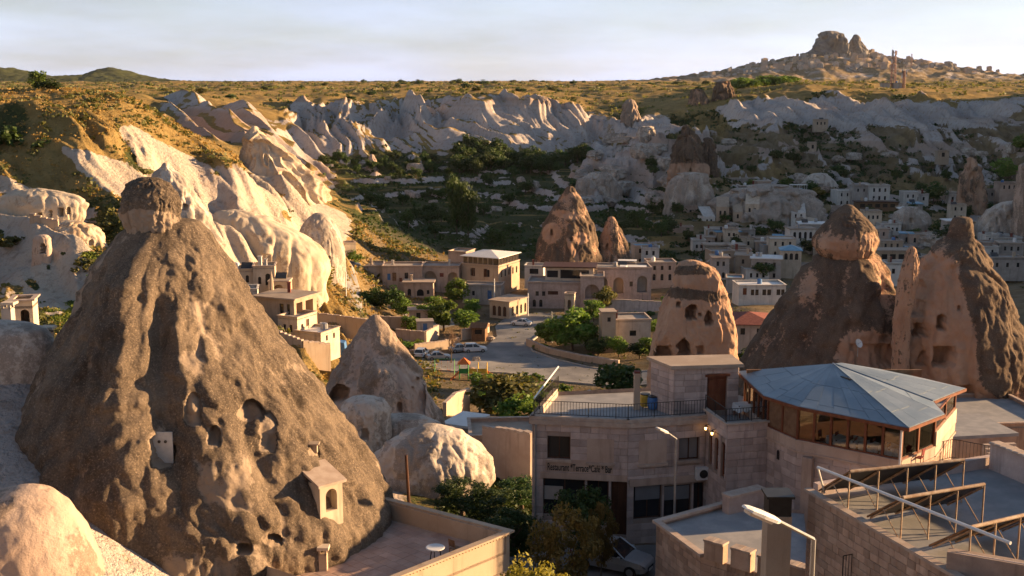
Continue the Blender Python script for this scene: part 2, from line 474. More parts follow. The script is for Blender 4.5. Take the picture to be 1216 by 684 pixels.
# mound left of the big cone
c(-120, 386, 64); c(20, 390, 63); c(60, 402, 61); c(30, 396, 70); c(10, 470, 55); c(20, 540, 52); c(-100, 520, 53); c(70, 640, 45); c(-80, 640, 45)
w(-14, 56, 37.5); w(-8, 52, 37); w(-14, 68, 36.5); w(-20, 64, 39)
w(-6, 60, 34); w(-28, 88, 32); w(-40, 95, 34); w(-60, 100, 36); w(-14, 85, 32)
# street in front of the restaurant and the drop to the town
c(640, 640, 65); c(740, 640, 64); w(-2, 58, 33.8); w(8, 55, 34); w(4, 75, 31); w(14, 64, 34.2); w(24, 60, 34.2); w(16, 78, 33.2); w(30, 75, 31)
c(600, 590, 80); c(600, 545, 102); c(540, 505, 135); c(600, 482, 158); c(690, 482, 164); c(760, 485, 150)
w(-20, 96, 30); w(-12, 110, 28); w(-26, 120, 25); w(12, 110, 30); w(22, 100, 32); w(38, 110, 27); w(55, 105, 27); w(46, 90, 28.5); w(60, 90, 28.5)
w(30, 135, 27); w(55, 138, 27); w(28, 165, 17); w(60, 170, 16); w(14, 140, 22)
# town floor
for px_, py_, d_ in ((560, 432, 196), (650, 450, 187), (750, 445, 190), (600, 386, 231), (660, 378, 237), (500, 352, 256), (450, 402, 211),
                     (640, 352, 262), (740, 355, 258), (500, 425, 200), (800, 400, 215), (560, 345, 265), (700, 400, 217), (470, 345, 262)):
    c(px_, py_, d_)
c(700, 330, 285); c(620, 318, 292); c(900, 370, 222); c(880, 332, 280); c(1000, 320, 300); c(1180, 330, 300); c(800, 335, 275); c(1280, 330, 300); c(1100, 345, 270)
w(45, 200, 15); w(90, 210, 15); w(130, 220, 17)
# left hill
for px_, py_, d_ in ((-100, 392, 138), (0, 386, 142), (90, 366, 150), (180, 350, 160), (260, 345, 172), (330, 402, 180), (390, 408, 190),
                     (300, 350, 190), (360, 345, 205), (400, 345, 228), (430, 345, 240),
                     (-100, 300, 166), (0, 300, 168), (60, 300, 169), (0, 255, 182), (60, 258, 184), (140, 270, 186),
                     (0, 210, 197), (100, 220, 198), (180, 235, 204), (230, 252, 219), (0, 160, 216), (100, 165, 217),
                     (180, 185, 226), (240, 200, 234), (260, 262, 224), (310, 262, 228), (345, 256, 236), (260, 200, 237), (300, 207, 241), (340, 226, 247),  (300, 300, 205),
                     (-200, 115, 238), (-80, 112, 238), (0, 114, 238), (60, 111, 240), (130, 113, 244), (165, 122, 246), (200, 147, 250), (250, 172, 258), (300, 205, 268), (340, 225, 275),
                     (380, 262, 272), (420, 292, 275), (470, 302, 284), (510, 306, 292)):
    c(px_, py_, d_)
w(-150, 300, 55); w(-110, 310, 52); w(-80, 310, 44); w(-60, 330, 34); w(-25, 330, 18); w(-45, 360, 22)
# dark valley floor behind the town
for px_, py_, d_ in ((600, 292, 338), (540, 252, 398), (600, 232, 448), (600, 207, 508), (450, 205, 505), (420, 242, 420), (480, 268, 345),
                     (760, 262, 380), (740, 232, 425), (660, 212, 480), (380, 215, 470), (700, 285, 345), (780, 295, 322)):
    c(px_, py_, d_)
# far left benches
for px_, py_, d_ in ((200, 152, 390), (250, 152, 400), (300, 158, 440), (350, 178, 500), (220, 128, 470), (290, 134, 520), (340, 150, 545), (150, 118, 430), (60, 112, 420), (0, 112, 420), (-150, 112, 430),
                     (330, 122, 640), (250, 112, 660), (150, 108, 700), (0, 106, 700), (400, 118, 680), (-150, 106, 700)):
    c(px_, py_, d_)
# central badlands
for px_, py_, d_ in ((380, 192, 535), (430, 192, 540), (480, 189, 542), (540, 184, 548), (600, 186, 552), (650, 192, 548), (690, 185, 560),
                     (380, 140, 600), (440, 142, 592), (500, 140, 590), (550, 128, 596), (600, 124, 604), (640, 136, 600), (680, 138, 604), (705, 150, 600),
                     (450, 122, 650), (520, 116, 655), (600, 112, 660), (680, 122, 680), (720, 130, 680)):
    c(px_, py_, d_)
# right of centre: white rocks and the slope behind the village
for px_, py_, d_ in ((690, 225, 425), (720, 195, 460), (700, 205, 455), (745, 165, 540), (780, 140, 600), (740, 135, 640), (800, 128, 620), (790, 240, 395), (770, 200, 440),
                     (800, 290, 328), (795, 255, 365), (830, 205, 405), (800, 180, 470), (830, 160, 520), (850, 130, 580),
                     (850, 302, 318), (900, 275, 350), (900, 232, 398), (1000, 242, 398), (1100, 238, 405), (1190, 243, 398), (1100, 292, 328), (1190, 302, 318), (1290, 300, 318), (1290, 240, 400),
                     (860, 208, 430), (900, 200, 440), (1000, 192, 468), (1100, 197, 466), (1190, 192, 470), (1290, 190, 470), (960, 175, 488), (1060, 175, 490),
                     (880, 148, 545), (950, 130, 556), (1000, 128, 560), (1050, 128, 560), (1100, 130, 560), (1150, 140, 550), (1200, 130, 545), (1290, 130, 550),
                     (900, 112, 620), (960, 107, 622), (1020, 108, 618), (1075, 110, 618), (1120, 118, 612), (1170, 115, 640), (1290, 112, 640),
                     (880, 106, 680), (960, 99, 660), (1060, 103, 660), (1120, 104, 720), (1200, 104, 760), (1290, 104, 760)):
    c(px_, py_, d_)
# unseen hill added out of the picture on the right, raised to shade the valley
for px_, d_, z_ in ((1420, 240, 30), (1500, 300, 46), (1480, 380, 74), (1450, 460, 90), (1430, 540, 97), (1440, 600, 92), (1450, 680, 82), (1500, 760, 76), (1750, 300, 50), (1700, 450, 84), (1700, 600, 90), (1900, 420, 70)):
    p_ = at(px_, 300, d_); w(p_.x, d_, z_)
# plateau, horizon, far hills
for px_ in range(-300, 1600, 150):
    c(px_, 103.5, 900); c(px_, 101, 1300); c(px_, 99, 1800); c(px_, 97.5, 4200); c(px_, 97.5, 8000)
for px_, py_ in ((700, 98), (780, 97), (820, 91), (860, 84), (900, 77), (940, 70), (985, 62), (1030, 64), (1060, 70), (1100, 75), (1140, 82), (1180, 88), (1230, 92), (1300, 97)):
    c(px_, py_, 2500)
for px_ in (780, 860, 940, 1020, 1100, 1180): c(px_, 97, 2150); c(px_, 97, 3000)
for px_, py_ in ((-120, 99), (-60, 88), (-10, 79), (15, 77), (40, 86), (70, 97), (90, 95), (112, 84), (128, 80.5), (145, 82), (160, 87), (185, 94), (215, 98), (260, 98)):
    c(px_, py_, 3000)
for px_ in (-100, 0, 100, 200): c(px_, 98, 2500); c(px_, 98, 3600)
for a_, r_, z_ in ((50, 35, 42), (50, 70, 36), (60, 40, 43), (60, 100, 36), (60, 200, 36), (75, 40, 47), (75, 100, 40), (75, 250, 42), (75, 600, 60), (90, 40, 52), (90, 120, 48), (90, 400, 58)):
    w(r_ * math.sin(R(a_)), r_ * math.cos(R(a_)), z_)
for a_ in range(110, 301, 30):            # round the back, where the viewpoint hill goes on
    for r_, z_ in ((3, 58.3), (40, 58), (200, 56), (1500, 60), (8000, 66)):
        w(r_ * math.sin(R(a_)), r_ * math.cos(R(a_)), z_)
CPTS = np.array(CPTS)
KA = 2.6
def warp(x, y):
    r = np.sqrt(x * x + y * y) + 1e-6
    return np.stack([KA * np.sin(np.arctan2(x, y) * .5) * 2, KA * (1 - np.cos(np.arctan2(x, y) * .5)), np.log(r) * 1.6], -1)
EPS = .018
def kern(A, B):
    d2 = ((A[:, None, :] - B[None, :, :]) ** 2).sum(-1)
    return np.sqrt(d2 + EPS * EPS)
_cw = warp(CPTS[:, 0], CPTS[:, 1])
_n = len(_cw)
_A = np.zeros((_n + 4, _n + 4)); _A[:_n, :_n] = kern(_cw, _cw) - np.eye(_n) * .0015
_A[:_n, _n] = 1; _A[:_n, _n + 1:] = _cw; _A[_n, :_n] = 1; _A[_n + 1:, :_n] = _cw.T
_sol = np.linalg.lstsq(_A, np.concatenate([CPTS[:, 2], np.zeros(4)]), rcond=None)[0]
def hbase(x, y):
    x = np.atleast_1d(np.asarray(x, float)).ravel(); y = np.atleast_1d(np.asarray(y, float)).ravel()
    out = np.empty(len(x))
    for i in range(0, len(x), 20000):
        q = warp(x[i:i + 20000], y[i:i + 20000])
        out[i:i + 20000] = kern(q, _cw) @ _sol[:_n] + _sol[_n] + q @ _sol[_n + 1:]
    return out
def ell(px, py, x, y, rx, ry, rot=0, soft=.5):
    ca, sa = math.cos(R(rot)), math.sin(R(rot))
    dx, dy = px - x, py - y
    a = (dx * ca + dy * sa) / rx; b = (-dx * sa + dy * ca) / ry
    return 1 - sstep(1 - soft, 1 + soft, np.sqrt(a * a + b * b))
def box_(px, D, x0, x1, d0, d1, sx=25, sd=.07):
    return sstep(x0 - sx, x0 + sx, px) * (1 - sstep(x1 - sx, x1 + sx, px)) * sstep(d0 * (1 - sd), d0 * (1 + sd), D) * (1 - sstep(d1 * (1 - sd), d1 * (1 + sd), D))
def hdetail(x, y, zb):
    """relief added to the base: returns dz and the ridge field used for the ground cover"""
    px, py = proj(x, y, zb); D = np.maximum(y, 1.0)
    flat = 1 - box_(px, D, 440, 1300, 150, 300, 40, .05) * .93       # the town floor stays smooth
    near = sstep(60, 130, D)
    dz = fbm2(x / 28, y / 28, 4, 3) * 1.7 * flat * near * (1 + D / 900) + fbm2(x / 5, y / 5, 3, 9) * .28 * flat * near
    dz = dz + fbm2(x / 190, y / 190, 4, 21) * 5.0 * sstep(640, 900, D) * (1 - .4 * sstep(1800, 2600, D))
    dz = dz + (ridge2(x / 120, y / 160, 4, 77) - .6) * 20 * box_(px, D, 770, 1250, 2250, 2800, 30, .05)
    # central badlands: steep fluted cliffs
    mc = box_(px, D, 340, 725, 535, 660, 20, .015)
    wx = x + .22 * (y - 590) + 30 * fbm2(x / 75, y / 75, 3, 31) + 3 * fbm2(x / 14, y / 14, 2, 33); 
    rc = ridge2(wx / 34, y / 150, 1, 41) * .62 + ridge2(wx / 11, y / 60, 2, 43) * .38
    edge = sstep(0, 1, (D - 540) / 60) * (1 - sstep(0, 1, (D - 600) / 70))
    rcf = ridge2(wx / 4.6 + .02 * y, y / 45, 2, 45)
    dz = dz + mc * ((rc - .62) * 13 * (.25 + edge) + (rcf - .6) * 4.0 * edge + 6 * fbm2(x / 24, y / 30, 3, 47) * (.4 + edge))
    # bench: flat top above the cliff, foot below
    # left far benches
    ml = box_(px, D, 190, 400, 380, 560, 25, .03)
    rl = ridge2((x + .5 * y) / 30, y / 90, 2, 51)
    dz = dz + ml * (rl - .6) * 12
    # white slope on the right
    mr = box_(px, D, 690, 1400, 415, 600, 25, .03)
    wx2 = x + .25 * (y - 480) + 18 * fbm2(x / 60, y / 60, 3, 61) + 2.5 * fbm2(x / 12, y / 12, 2, 62)
    rr = ridge2(wx2 / 30, y / 170, 1, 63) * .6 + ridge2(wx2 / 12, y / 70, 2, 65) * .4
    amp = 11 + 5 * (px < 860)
    rrf = ridge2(wx2 / 5.5, y / 42, 2, 67)
    dz = dz + mr * ((rr - .6) * amp + (rrf - .6) * 3.6 + 4.5 * fbm2(x / 22, y / 26, 3, 68))
    rr = rr * .72 + rrf * .28
    # left hill flank: ribs that run down to the right
    mh = box_(px, D, -300, 420, 150, 262, 30, .04)
    a = (x * .72 + y * .69); b = (-x * .69 + y * .72)
    aw = a + 4 * fbm2(a / 20, b / 20, 2, 71)
    rh = ridge2(aw / 17, b / 60, 1, 73) * .6 + ridge2(aw / 7, b / 30, 2, 75) * .4
    dz = dz + mh * ((rh - .6) * (6.0 + 3.0 * (px > 200)) + ridge2(aw / 3.1, b / 16, 2, 79) * .8)
    crest = box_(px, D, -300, 250, 228, 290, 30, .02)
    dz = dz * (1 - .75 * crest)
    # cultivation terraces on the valley floor and the slope behind the village
    tv = box_(px, D, 400, 860, 325, 520, 40, .03) + .6 * box_(px, D, 860, 1300, 425, 480, 40, .02)
    zt_ = zb + dz; st_ = 2.4; fr = (zt_ / st_) - np.floor(zt_ / st_); dz = dz + tv * st_ * (sstep(.35, .65, fr) - fr)
    return dz, px, py, D, dict(mc=mc, rc=rc, ml=ml, rl=rl, mr=mr, rr=rr, mh=mh, rh=rh)
def ground_z(x, y):
    zb = hbase(x, y); x = np.atleast_1d(np.asarray(x, float)); y = np.atleast_1d(np.asarray(y, float))
    return zb + hdetail(x, y, zb)[0]
def gz(x, y): return float(ground_z([x], [y])[0])
def ground_at(px, py, d0=60, d1=900):
    """where the sight line through a pixel meets the ground"""
    ds = np.exp(np.linspace(math.log(d0), math.log(d1), 700))
    p0 = at(px, py, 1.0)
    xs = p0.x * ds; zs = CAMZ + (p0.z - CAMZ) * ds
    g = ground_z(xs, ds)
    k = np.argmax(g > zs)
    if not (g > zs).any(): k = len(ds) - 1
    return Vector((xs[k], ds[k], g[k]))

# polar sheet round the viewpoint, fine where the photograph looks
half = R(27.5)
azi = np.concatenate([np.linspace(-math.pi, -R(60), 30, endpoint=False), np.linspace(-R(60), -half, 30, endpoint=False),
                      np.linspace(-half, half, 800, endpoint=False), np.linspace(half, R(60), 30, endpoint=False), np.linspace(R(60), math.pi, 31)])
rad = [0.5, 1.5]
while rad[-1] < 20000:
    r_ = rad[-1]
    if r_ < 60: s_ = max(.6, r_ * .03)
    elif r_ < 140: s_ = .8
    elif r_ < 300: s_ = .75
    elif r_ < 700: s_ = 1.15
    elif r_ < 1000: s_ = 3.0
    elif r_ < 2200: s_ = r_ * .008
    elif r_ < 3200: s_ = 12
    else: s_ = r_ * .03
    rad.append(r_ + s_)
rad = np.array(rad)
nA, nR = len(azi), len(rad)
# coarse evaluation of the smooth base, refined bilinearly
ka = np.unique(np.concatenate([np.arange(0, nA, 5), [nA - 1]])); kr = np.unique(np.concatenate([np.arange(0, nR, 4), [nR - 1]]))
AA, RR = np.meshgrid(azi[ka], rad[kr], indexing='ij')
ZB = hbase((RR * np.sin(AA)).ravel(), (RR * np.cos(AA)).ravel()).reshape(AA.shape)
Z1 = np.stack([np.interp(azi, azi[ka], ZB[:, j]) for j in range(len(kr))], 1)
Z2 = np.stack([np.interp(rad, rad[kr], Z1[i]) for i in range(nA)], 0)
AA, RR = np.meshgrid(azi, rad, indexing='ij')
X = RR * np.sin(AA); Y = RR * np.cos(AA)
xr, yr, zr_ = X.ravel(), Y.ravel(), Z2.ravel()
front = yr > 0
dz, px_, py_, D_, mk_ = hdetail(xr, yr, zr_)
dz = np.where(front, dz, 0)
Z = (zr_ + dz).reshape(AA.shape)
# slope
dZr = np.gradient(Z, axis=1) / np.gradient(rad)[None, :]
dZa = np.gradient(Z, axis=0) / (np.gradient(azi)[:, None] * RR)
slope = np.sqrt(dZr ** 2 + dZa ** 2).ravel()
ppx, ppy = proj(xr, yr, Z.ravel())
nz1 = fbm2(xr / 9, yr / 9, 4, 101); nz2 = fbm2(xr / 40, yr / 40, 4, 103); nzs = fbm2(xr / 3, yr / 3, 3, 105)
tuff = np.zeros_like(xr)
mc, rc, ml, rl, mr, rr, mh, rh = (mk_[k] for k in ('mc', 'rc', 'ml', 'rl', 'mr', 'rr', 'mh', 'rh'))
tuff = np.maximum(tuff, mc * sstep(.30, .66, slope + .42 * nz2 + .25 * nz1 + .12 * nzs))
tuff = np.maximum(tuff, ml * sstep(.30, .66, slope + .3 * nz1 + .35 * nz2 + .15 * nzs))
band = ell(ppx, ppy, 1000, 132, 200, 15, 2, .4)
tuff = np.maximum(tuff, mr * np.clip(sstep(.50, .80, rr + .35 * nz2 + .28 * nz1 + .15 * nzs + .42 * band + .16 * sstep(900, 780, ppx) - .06), 0, 1))
# left hill: white flanks
BL = [(50, 260, 70, 42, 18), (20, 330, 55, 60, 20), (70, 340, 34, 50, 35), (215, 205, 75, 26, 28), (150, 215, 60, 20, 25), (270, 250, 60, 45, 30), (330, 215, 40, 45, 35), (310, 300, 70, 55, 20),
      (175, 175, 45, 14, 35), (240, 140, 45, 11, 8), (375, 265, 40, 40, 40), (120, 195, 60, 10, 22), (340, 190, 40, 40, 40), (20, 225, 40, 10, 20)]
tl = np.zeros_like(xr)
for b_ in BL: tl = np.maximum(tl, ell(ppx, ppy, b_[0], b_[1], b_[2], b_[3], b_[4], .45))
hl = (D_ > 120) & (D_ < 300) & (ppx < 430)
tuff = np.maximum(tuff, np.where(hl, sstep(.38, .66, tl * .80 + .50 * nz1 + .25 * nzs + .35 * (rh - .6) + .3 * np.clip(slope - .45, -.3, .4)), 0))
# mounds near the big cone and by the restaurant slope
tuff = np.maximum(tuff, sstep(115, 95, D_ + 12 * nz1) * sstep(-5, -9, xr + 3 * nz1) * .8)
tuff = np.maximum(tuff, sstep(66, 76, D_ + 6 * nz1) * sstep(150, 125, D_ + 12 * nz1) * sstep(4, 14, xr + 4 * nz1) * .62)
tuff = np.maximum(tuff, np.where((D_ > 300) & (D_ < 440) & (ppx > 800), sstep(.5, .62, .46 + .5 * nz1 + .4 * nz2), 0))
tuff = np.maximum(tuff, sstep(.42, .60, slope + .2 * nz1) * sstep(620, 680, D_) * sstep(1500, 1000, D_))
tuff = np.maximum(tuff, box_(ppx, D_, 410, 800, 330, 520, 30, .03) * sstep(.38, .70, slope + .30 * nz1 + .2 * nz2) * .8)
far = sstep(2100, 2300, D_) * (ppx > 760)
tuff = np.where(far > .3, .36 + .55 * nz2, tuff)
green = .42 + .55 * nz2 + .25 * nz1
green = green + .65 * box_(ppx, D_, 410, 800, 310, 545, 60, .06)
green = green - .55 * box_(ppx, D_, -300, 410, 195, 300, 25, .02) - .06 * sstep(620, 700, D_)
green = green + .10 * box_(ppx, D_, 840, 1300, 440, 560, 25, .03)
for b_ in ((95, 345, 40, 42, 40), (165, 190, 22, 14, 30), (15, 145, 25, 30, 0), (15, 270, 22, 20, 0), (130, 262, 40, 14, 10), (100, 305, 20, 20, 0), (230, 200, 25, 10, 30)):
    green = green + 1.0 * np.where(hl, ell(ppx, ppy, *b_[:4], b_[4], .5), 0)
green = green - .50 * box_(ppx, D_, 400, 860, 325, 520, 40, .03) * sstep(.0, .35, fbm2(xr / 60, yr / 9, 3, 111))
green = green + .55 * sstep(2000, 2400, D_) * (ppx < 500)
soil = sstep(.55, .75, .5 + .5 * nz2 - .3 * nz1) * box_(ppx, D_, 840, 1300, 430, 560, 25, .03)
soil = np.maximum(soil, box_(ppx, D_, 430, 1400, 125, 305, 40, .08) * (.75 + .3 * nz1)); soil = np.maximum(soil, far * .7); soil = np.maximum(soil, box_(ppx, D_, 840, 1300, 440, 545, 30, .03) * (.75 + .4 * nz1))
soil = np.maximum(soil, sstep(3, 8, xr) * sstep(80, 60, D_) * .8); soil = np.maximum(soil, box_(ppx, D_, 800, 1400, 300, 440, 30, .05) * (.55 + .5 * nz1))
iA, iR = np.meshgrid(np.arange(nA - 1), np.arange(nR - 1), indexing='ij')
v0 = (iA * nR + iR).ravel()
Fq = np.stack([v0, v0 + 1, v0 + nR + 1, v0 + nR], 1)

t = NT('terrain')
g1 = t.noise(.25, 5, .6); g2 = t.noise(1.6, 5, .65); g3 = t.noise(.06, 4, .6); g4 = t.noise(7, 3, .7); stw = t.noise(.9, 4, .6, stretch=(1, 1, .3))
a_t, a_g, a_s = t.attr('tuff'), t.attr('green'), t.attr('soil')
dry = t.mix(t.ramp(g1, .35, .65), (.215, .148, .055), (.30, .208, .080))
dry = t.mix(t.math('MULTIPLY', t.ramp(g2, .52, .70), .7), dry, (.13, .10, .035))
grn = t.mix(t.ramp(g2, .35, .65), (.032, .040, .016), (.070, .075, .024))
gm = t.math('ADD', a_g, t.math('MULTIPLY', t.math('SUBTRACT', g2, .5), .9)); gm = t.math('ADD', gm, t.math('MULTIPLY', t.math('SUBTRACT', g1, .5), .8))
veg = t.mix(t.ramp(gm, .42, .66), dry, grn)
veg = t.mix(t.math('MULTIPLY', a_s, .95), veg, t.mix(t.ramp(g1, .35, .65), (.13, .095, .065), (.21, .165, .125)))
tf = t.mix(t.ramp(g3, .4, .62), (.50, .425, .34), (.45, .375, .32))
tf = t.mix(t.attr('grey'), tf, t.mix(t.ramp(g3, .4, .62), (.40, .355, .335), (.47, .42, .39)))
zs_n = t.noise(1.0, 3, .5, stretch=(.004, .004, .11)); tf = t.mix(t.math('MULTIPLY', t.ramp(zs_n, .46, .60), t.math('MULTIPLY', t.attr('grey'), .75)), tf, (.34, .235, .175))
tf = t.mix(t.math('MULTIPLY', t.ramp(stw, .48, .70), .62), tf, (.26, .20, .155))
st2 = t.noise(3.0, 4, .6, stretch=(1, 1, .15)); tf = t.mix(t.math('MULTIPLY', t.ramp(st2, .55, .75), .4), tf, (.22, .165, .12))
tf = t.mix(t.math('MULTIPLY', t.ramp(g4, .58, .72), .35), tf, (.30, .24, .17))
g5 = t.noise(.11, 6, .7); tm = t.math('ADD', a_t, t.math('MULTIPLY', t.math('SUBTRACT', g2, .5), .9)); tm = t.math('ADD', tm, t.math('MULTIPLY', t.math('SUBTRACT', g5, .5), 1.3))
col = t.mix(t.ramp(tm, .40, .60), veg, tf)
nb = t.bump(g2, .8, .8); nb = t.bump(st2, .6, .35, nb); nb = t.bump(g4, .6, .15, nb)
M['terrain'] = t.done(col, .95, nb); t.bsdf.inputs['Specular IOR Level'].default_value = .08
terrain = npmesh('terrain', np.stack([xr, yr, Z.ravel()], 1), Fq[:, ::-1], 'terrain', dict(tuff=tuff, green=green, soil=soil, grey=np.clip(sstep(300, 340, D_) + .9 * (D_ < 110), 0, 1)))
tag(terrain, kind='structure')
# ================================================================ ROCKS
LAST = {}
def surf(S, px, py):
    """point of a rock's near face seen at a pixel"""
    d = (S['PX'] - px) ** 2 + (S['PY'] - py) ** 2 + np.where(S['st'] > .25, 1e6, 0)
    k = np.unravel_index(np.argmin(d), d.shape)
    return Vector((S['X'][k], S['Y'][k], S['Z'][k]))
def rock(name, label, cat, rows, D, mat='rock_dark', ky=.9, nth=150, nzr=110, amp=.07, fine=.03, flute=.06, nfl=9, seed=1, crust=.7, crustf=None,
         openings=(), ribs=(), lean=0., frontn=.62, sq=2.0, group=None, parent=None, dome=False, kind=None, sc=None, zst=5.5, fs=1, cvar=.35):
    """weathered tuff mass; rows give its outline (py, left px, right px) at distance D"""
    rows = sorted(rows)
    zs = []; cx = []; rx = []
    for py, xl, xr_ in rows:
        a = at(xl, py, D); b = at(xr_, py, D)
        zs.append(a.z); cx.append((a.x + b.x) / 2); rx.append((b.x - a.x) / 2)
    zs = np.array(zs); cx = np.array(cx); rx = np.array(rx)
    # rows by arc length from the top, top closed
    s = np.concatenate([[0], np.cumsum(np.hypot(np.diff(zs), np.diff(rx)))])
    top = rx[0] * .9; s = s + top
    tt = np.linspace(0, s[-1], nzr)
    zi = np.interp(tt, np.concatenate([[0], s]), np.concatenate([[zs[0] + rx[0] * .12], zs]))
    ri = np.interp(tt, np.concatenate([[0], s]), np.concatenate([[0], rx]))
    ci = np.interp(tt, np.concatenate([[0], s]), np.concatenate([[cx[0]], cx]))
    if nzr > 20:      # round the polyline corners a little
        k = np.ones(5) / 5
        for arr in (ri, ci, zi):
            p = np.concatenate([[arr[0]] * 2, arr, [arr[-1]] * 2]); arr[2:-2] = np.convolve(p, k, 'valid')[2:-2]
    nf = int(nth * frontn)
    th = np.concatenate([np.linspace(math.pi, 2 * math.pi, nf, endpoint=False), np.linspace(0, math.pi, nth - nf, endpoint=False)])
    TH, ZI = np.meshgrid(th, zi, indexing='xy'); RI = np.repeat(ri[:, None], nth, 1); CI = np.repeat(ci[:, None], nth, 1)
    ct, st = np.cos(TH), np.sin(TH)
    e = (np.abs(ct) ** sq + np.abs(st) ** sq) ** (-1 / sq)
    size = max(rx.max(), .5); sc = sc or size * .55
    hgt = zs[0] - zs[-1]
    X = CI + RI * e * ct; Y = D + lean * (ZI - zs[-1]) + RI * e * ky * st; Zz = ZI.copy()
    # vertical flutes and lumps
    wv = fbm3(X / sc, Y / sc, Zz / sc, 2, seed + 2) * .5; q = sc * 4.2 / nfl
    fl = fs * (.60 - ridge3(X / q + wv + 3.7 * seed, Y / q + wv, Zz / (q * zst) + wv, 2, seed))
    lump = fbm3(X / sc, Y / sc, Zz / sc, 4, seed + 5)
    finev = fbm3(X / sc * 6, Y / sc * 6, Zz / sc * 4, 3, seed + 9)
    crag = ridge3(X / (sc * .42) + wv, Y / (sc * .42), Zz / (sc * .75) + wv, 3, seed + 13) - .6
    finev = finev - crag * .9
    fade = np.minimum(1, RI / (.35 * size) + .15)
    dr = (fl * flute * 2.2 + lump * amp * 1.6 + finev * fine * 1.3) * size * fade
    for (t0, wd, am, z0, z1) in ribs:
        dr = dr + am * np.exp(-((np.angle(np.exp(1j * (TH - R(t0))))) / R(wd)) ** 2) * sstep(z0, z0 + (z1 - z0) * .3, Zz) * (1 - sstep(z1 - (z1 - z0) * .2, z1, Zz))
    X = X + dr * ct; Y = Y + dr * st; Zz = Zz + lump * amp * size * .5 * fade
    cru = np.full(X.shape, float(crust)) + fl * .5
    cru = cru + cvar * fbm3(X / (sc * .7), Y / (sc * .7), Zz / (sc * 2.2), 4, seed + 21)
    PX, PY = proj(X, Y, Zz)
    if crustf is not None: cru = crustf(PX, PY, cru, X, Y, Zz)
    for op in openings:
        ox, oy, hw, hh, dep = op[:5]; arch = op[5] if len(op) > 5 else 1
        jx = PX + (finev * 6 * min(hw, hh) * .10 if arch != 2 else 0)
        a = np.abs(jx - ox) / hw
        top_ = (oy - PY) / hh
        ins = (a < 1) & (top_ > -1) & (top_ < (np.sqrt(np.clip(1 - a * a, 0, 1)) if arch == 1 else 1)) & (st < .25)
        Y = np.where(ins, Y + dep, Y); cru = np.where(ins, .05, cru)
        hr = np.sqrt((np.abs(jx - ox) / (hw * 1.7)) ** 2 + (top_ / 1.5) ** 2); cru = np.where((st < .25) & (arch != 3), cru - .35 * (1 - sstep(.55, 1.05, hr)), cru)
    LAST.update(X=X, Y=Y, Z=Zz, PX=PX, PY=PY, st=st)
    V = np.stack([X, Y, Zz], -1).reshape(-1, 3)
    i, j = np.meshgrid(np.arange(nzr - 1), np.arange(nth), indexing='ij')
    j2 = (j + 1) % nth
    F = np.stack([i * nth + j, (i + 1) * nth + j, (i + 1) * nth + j2, i * nth + j2], -1).reshape(-1, 4)
    o = npmesh(name, V, F, mat, dict(crust=cru.ravel()), parent=parent, origin=(float(cx[-1]), float(D), float(zs[-1])) if parent is None else ORG[parent])
    if kind: tag(o, kind=kind)
    elif parent is None: tag(o, label, cat, group)
    return o
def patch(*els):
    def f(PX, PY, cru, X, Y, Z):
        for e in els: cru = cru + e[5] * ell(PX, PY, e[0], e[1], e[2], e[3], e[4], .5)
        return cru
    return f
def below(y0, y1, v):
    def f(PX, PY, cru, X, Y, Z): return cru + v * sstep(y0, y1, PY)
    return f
def both(f, g):
    return lambda a, b, c_, X, Y, Z: g(a, b, f(a, b, c_, X, Y, Z), X, Y, Z)
FC = 'fairy chimney'
# --- the big cone on the left, with its boulder cap
cone = thing('fairy_chimney', 'huge brown rock cone with a white door and carved niches beside a tiled terrace', FC, at(215, 700, 57))
rock('cone', None, None, [(262, 162, 232), (275, 148, 243), (300, 128, 262), (345, 103, 290), (390, 80, 320), (430, 60, 350), (480, 42, 388), (530, 26, 422), (565, 16, 446), (600, 6, 462), (640, 0, 468), (700, -8, 466), (770, -12, 462)],
     57, 'rock_cone', .95, 520, 330, .013, .021, .011, 18, 4, .84,
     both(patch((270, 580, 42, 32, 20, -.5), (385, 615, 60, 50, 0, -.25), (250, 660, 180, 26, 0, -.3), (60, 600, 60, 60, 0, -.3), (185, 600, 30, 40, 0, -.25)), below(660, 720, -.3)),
     openings=((192, 535, 13, 22, .75, 1), (297, 488, 12, 14, .8, 1), (253, 518, 8, 12, .6, 1), (290, 652, 9, 7, .7, 1), (324, 641, 10, 6, .8, 1), (372, 536, 6, 7, .5, 0), (317, 512, 9, 24, .22, 1), (228, 486, 9, 20, .28, 1)),
     ribs=((262, 18, 1.1, 39, 53.5), (298, 12, .6, 38, 49), (230, 14, .4, 38, 48), (322, 9, .4, 38, 46), (281, 6, -.5, 41, 51), (271, 3, -.25, 44, 52), (308, 4, -.35, 39, 47), (250, 3, -.22, 40, 50), (335, 4, -.3, 38, 47), (241, 3, .2, 38, 46), (290, 3, .22, 43, 50)), parent=cone, sc=4.0, cvar=1.1)
CONE = dict(LAST)
rock('balanced_boulder', 'boulder cap with a dark crusted top and bare pink underside balanced on the big cone', 'boulder', [(211, 166, 184), (216, 156, 195), (225, 150, 204), (236, 146, 210), (248, 144, 211), (258, 147, 211), (268, 152, 214), (284, 156, 222)],
     56.4, 'rock_cone', .9, 190, 120, .05, .04, .06, 9, 8, .95, patch((168, 264, 40, 14, 0, -1.6)), sq=2.9)
def door_part():
    p = surf(CONE, 192, 538)
    m = MB(); m.box((p.x, p.y - .42, p.z - .02), (.9, .06, 1.75)); d = m.build('door', 'door_grey', cone)
    for dx in (-.14, .14):
        m = MB(); m.tube((p.x + dx, p.y - .48, p.z + .42), (p.x + dx, p.y - .455, p.z + .42), .07, n=10); m.build('vent_hole', 'metal_black', d)
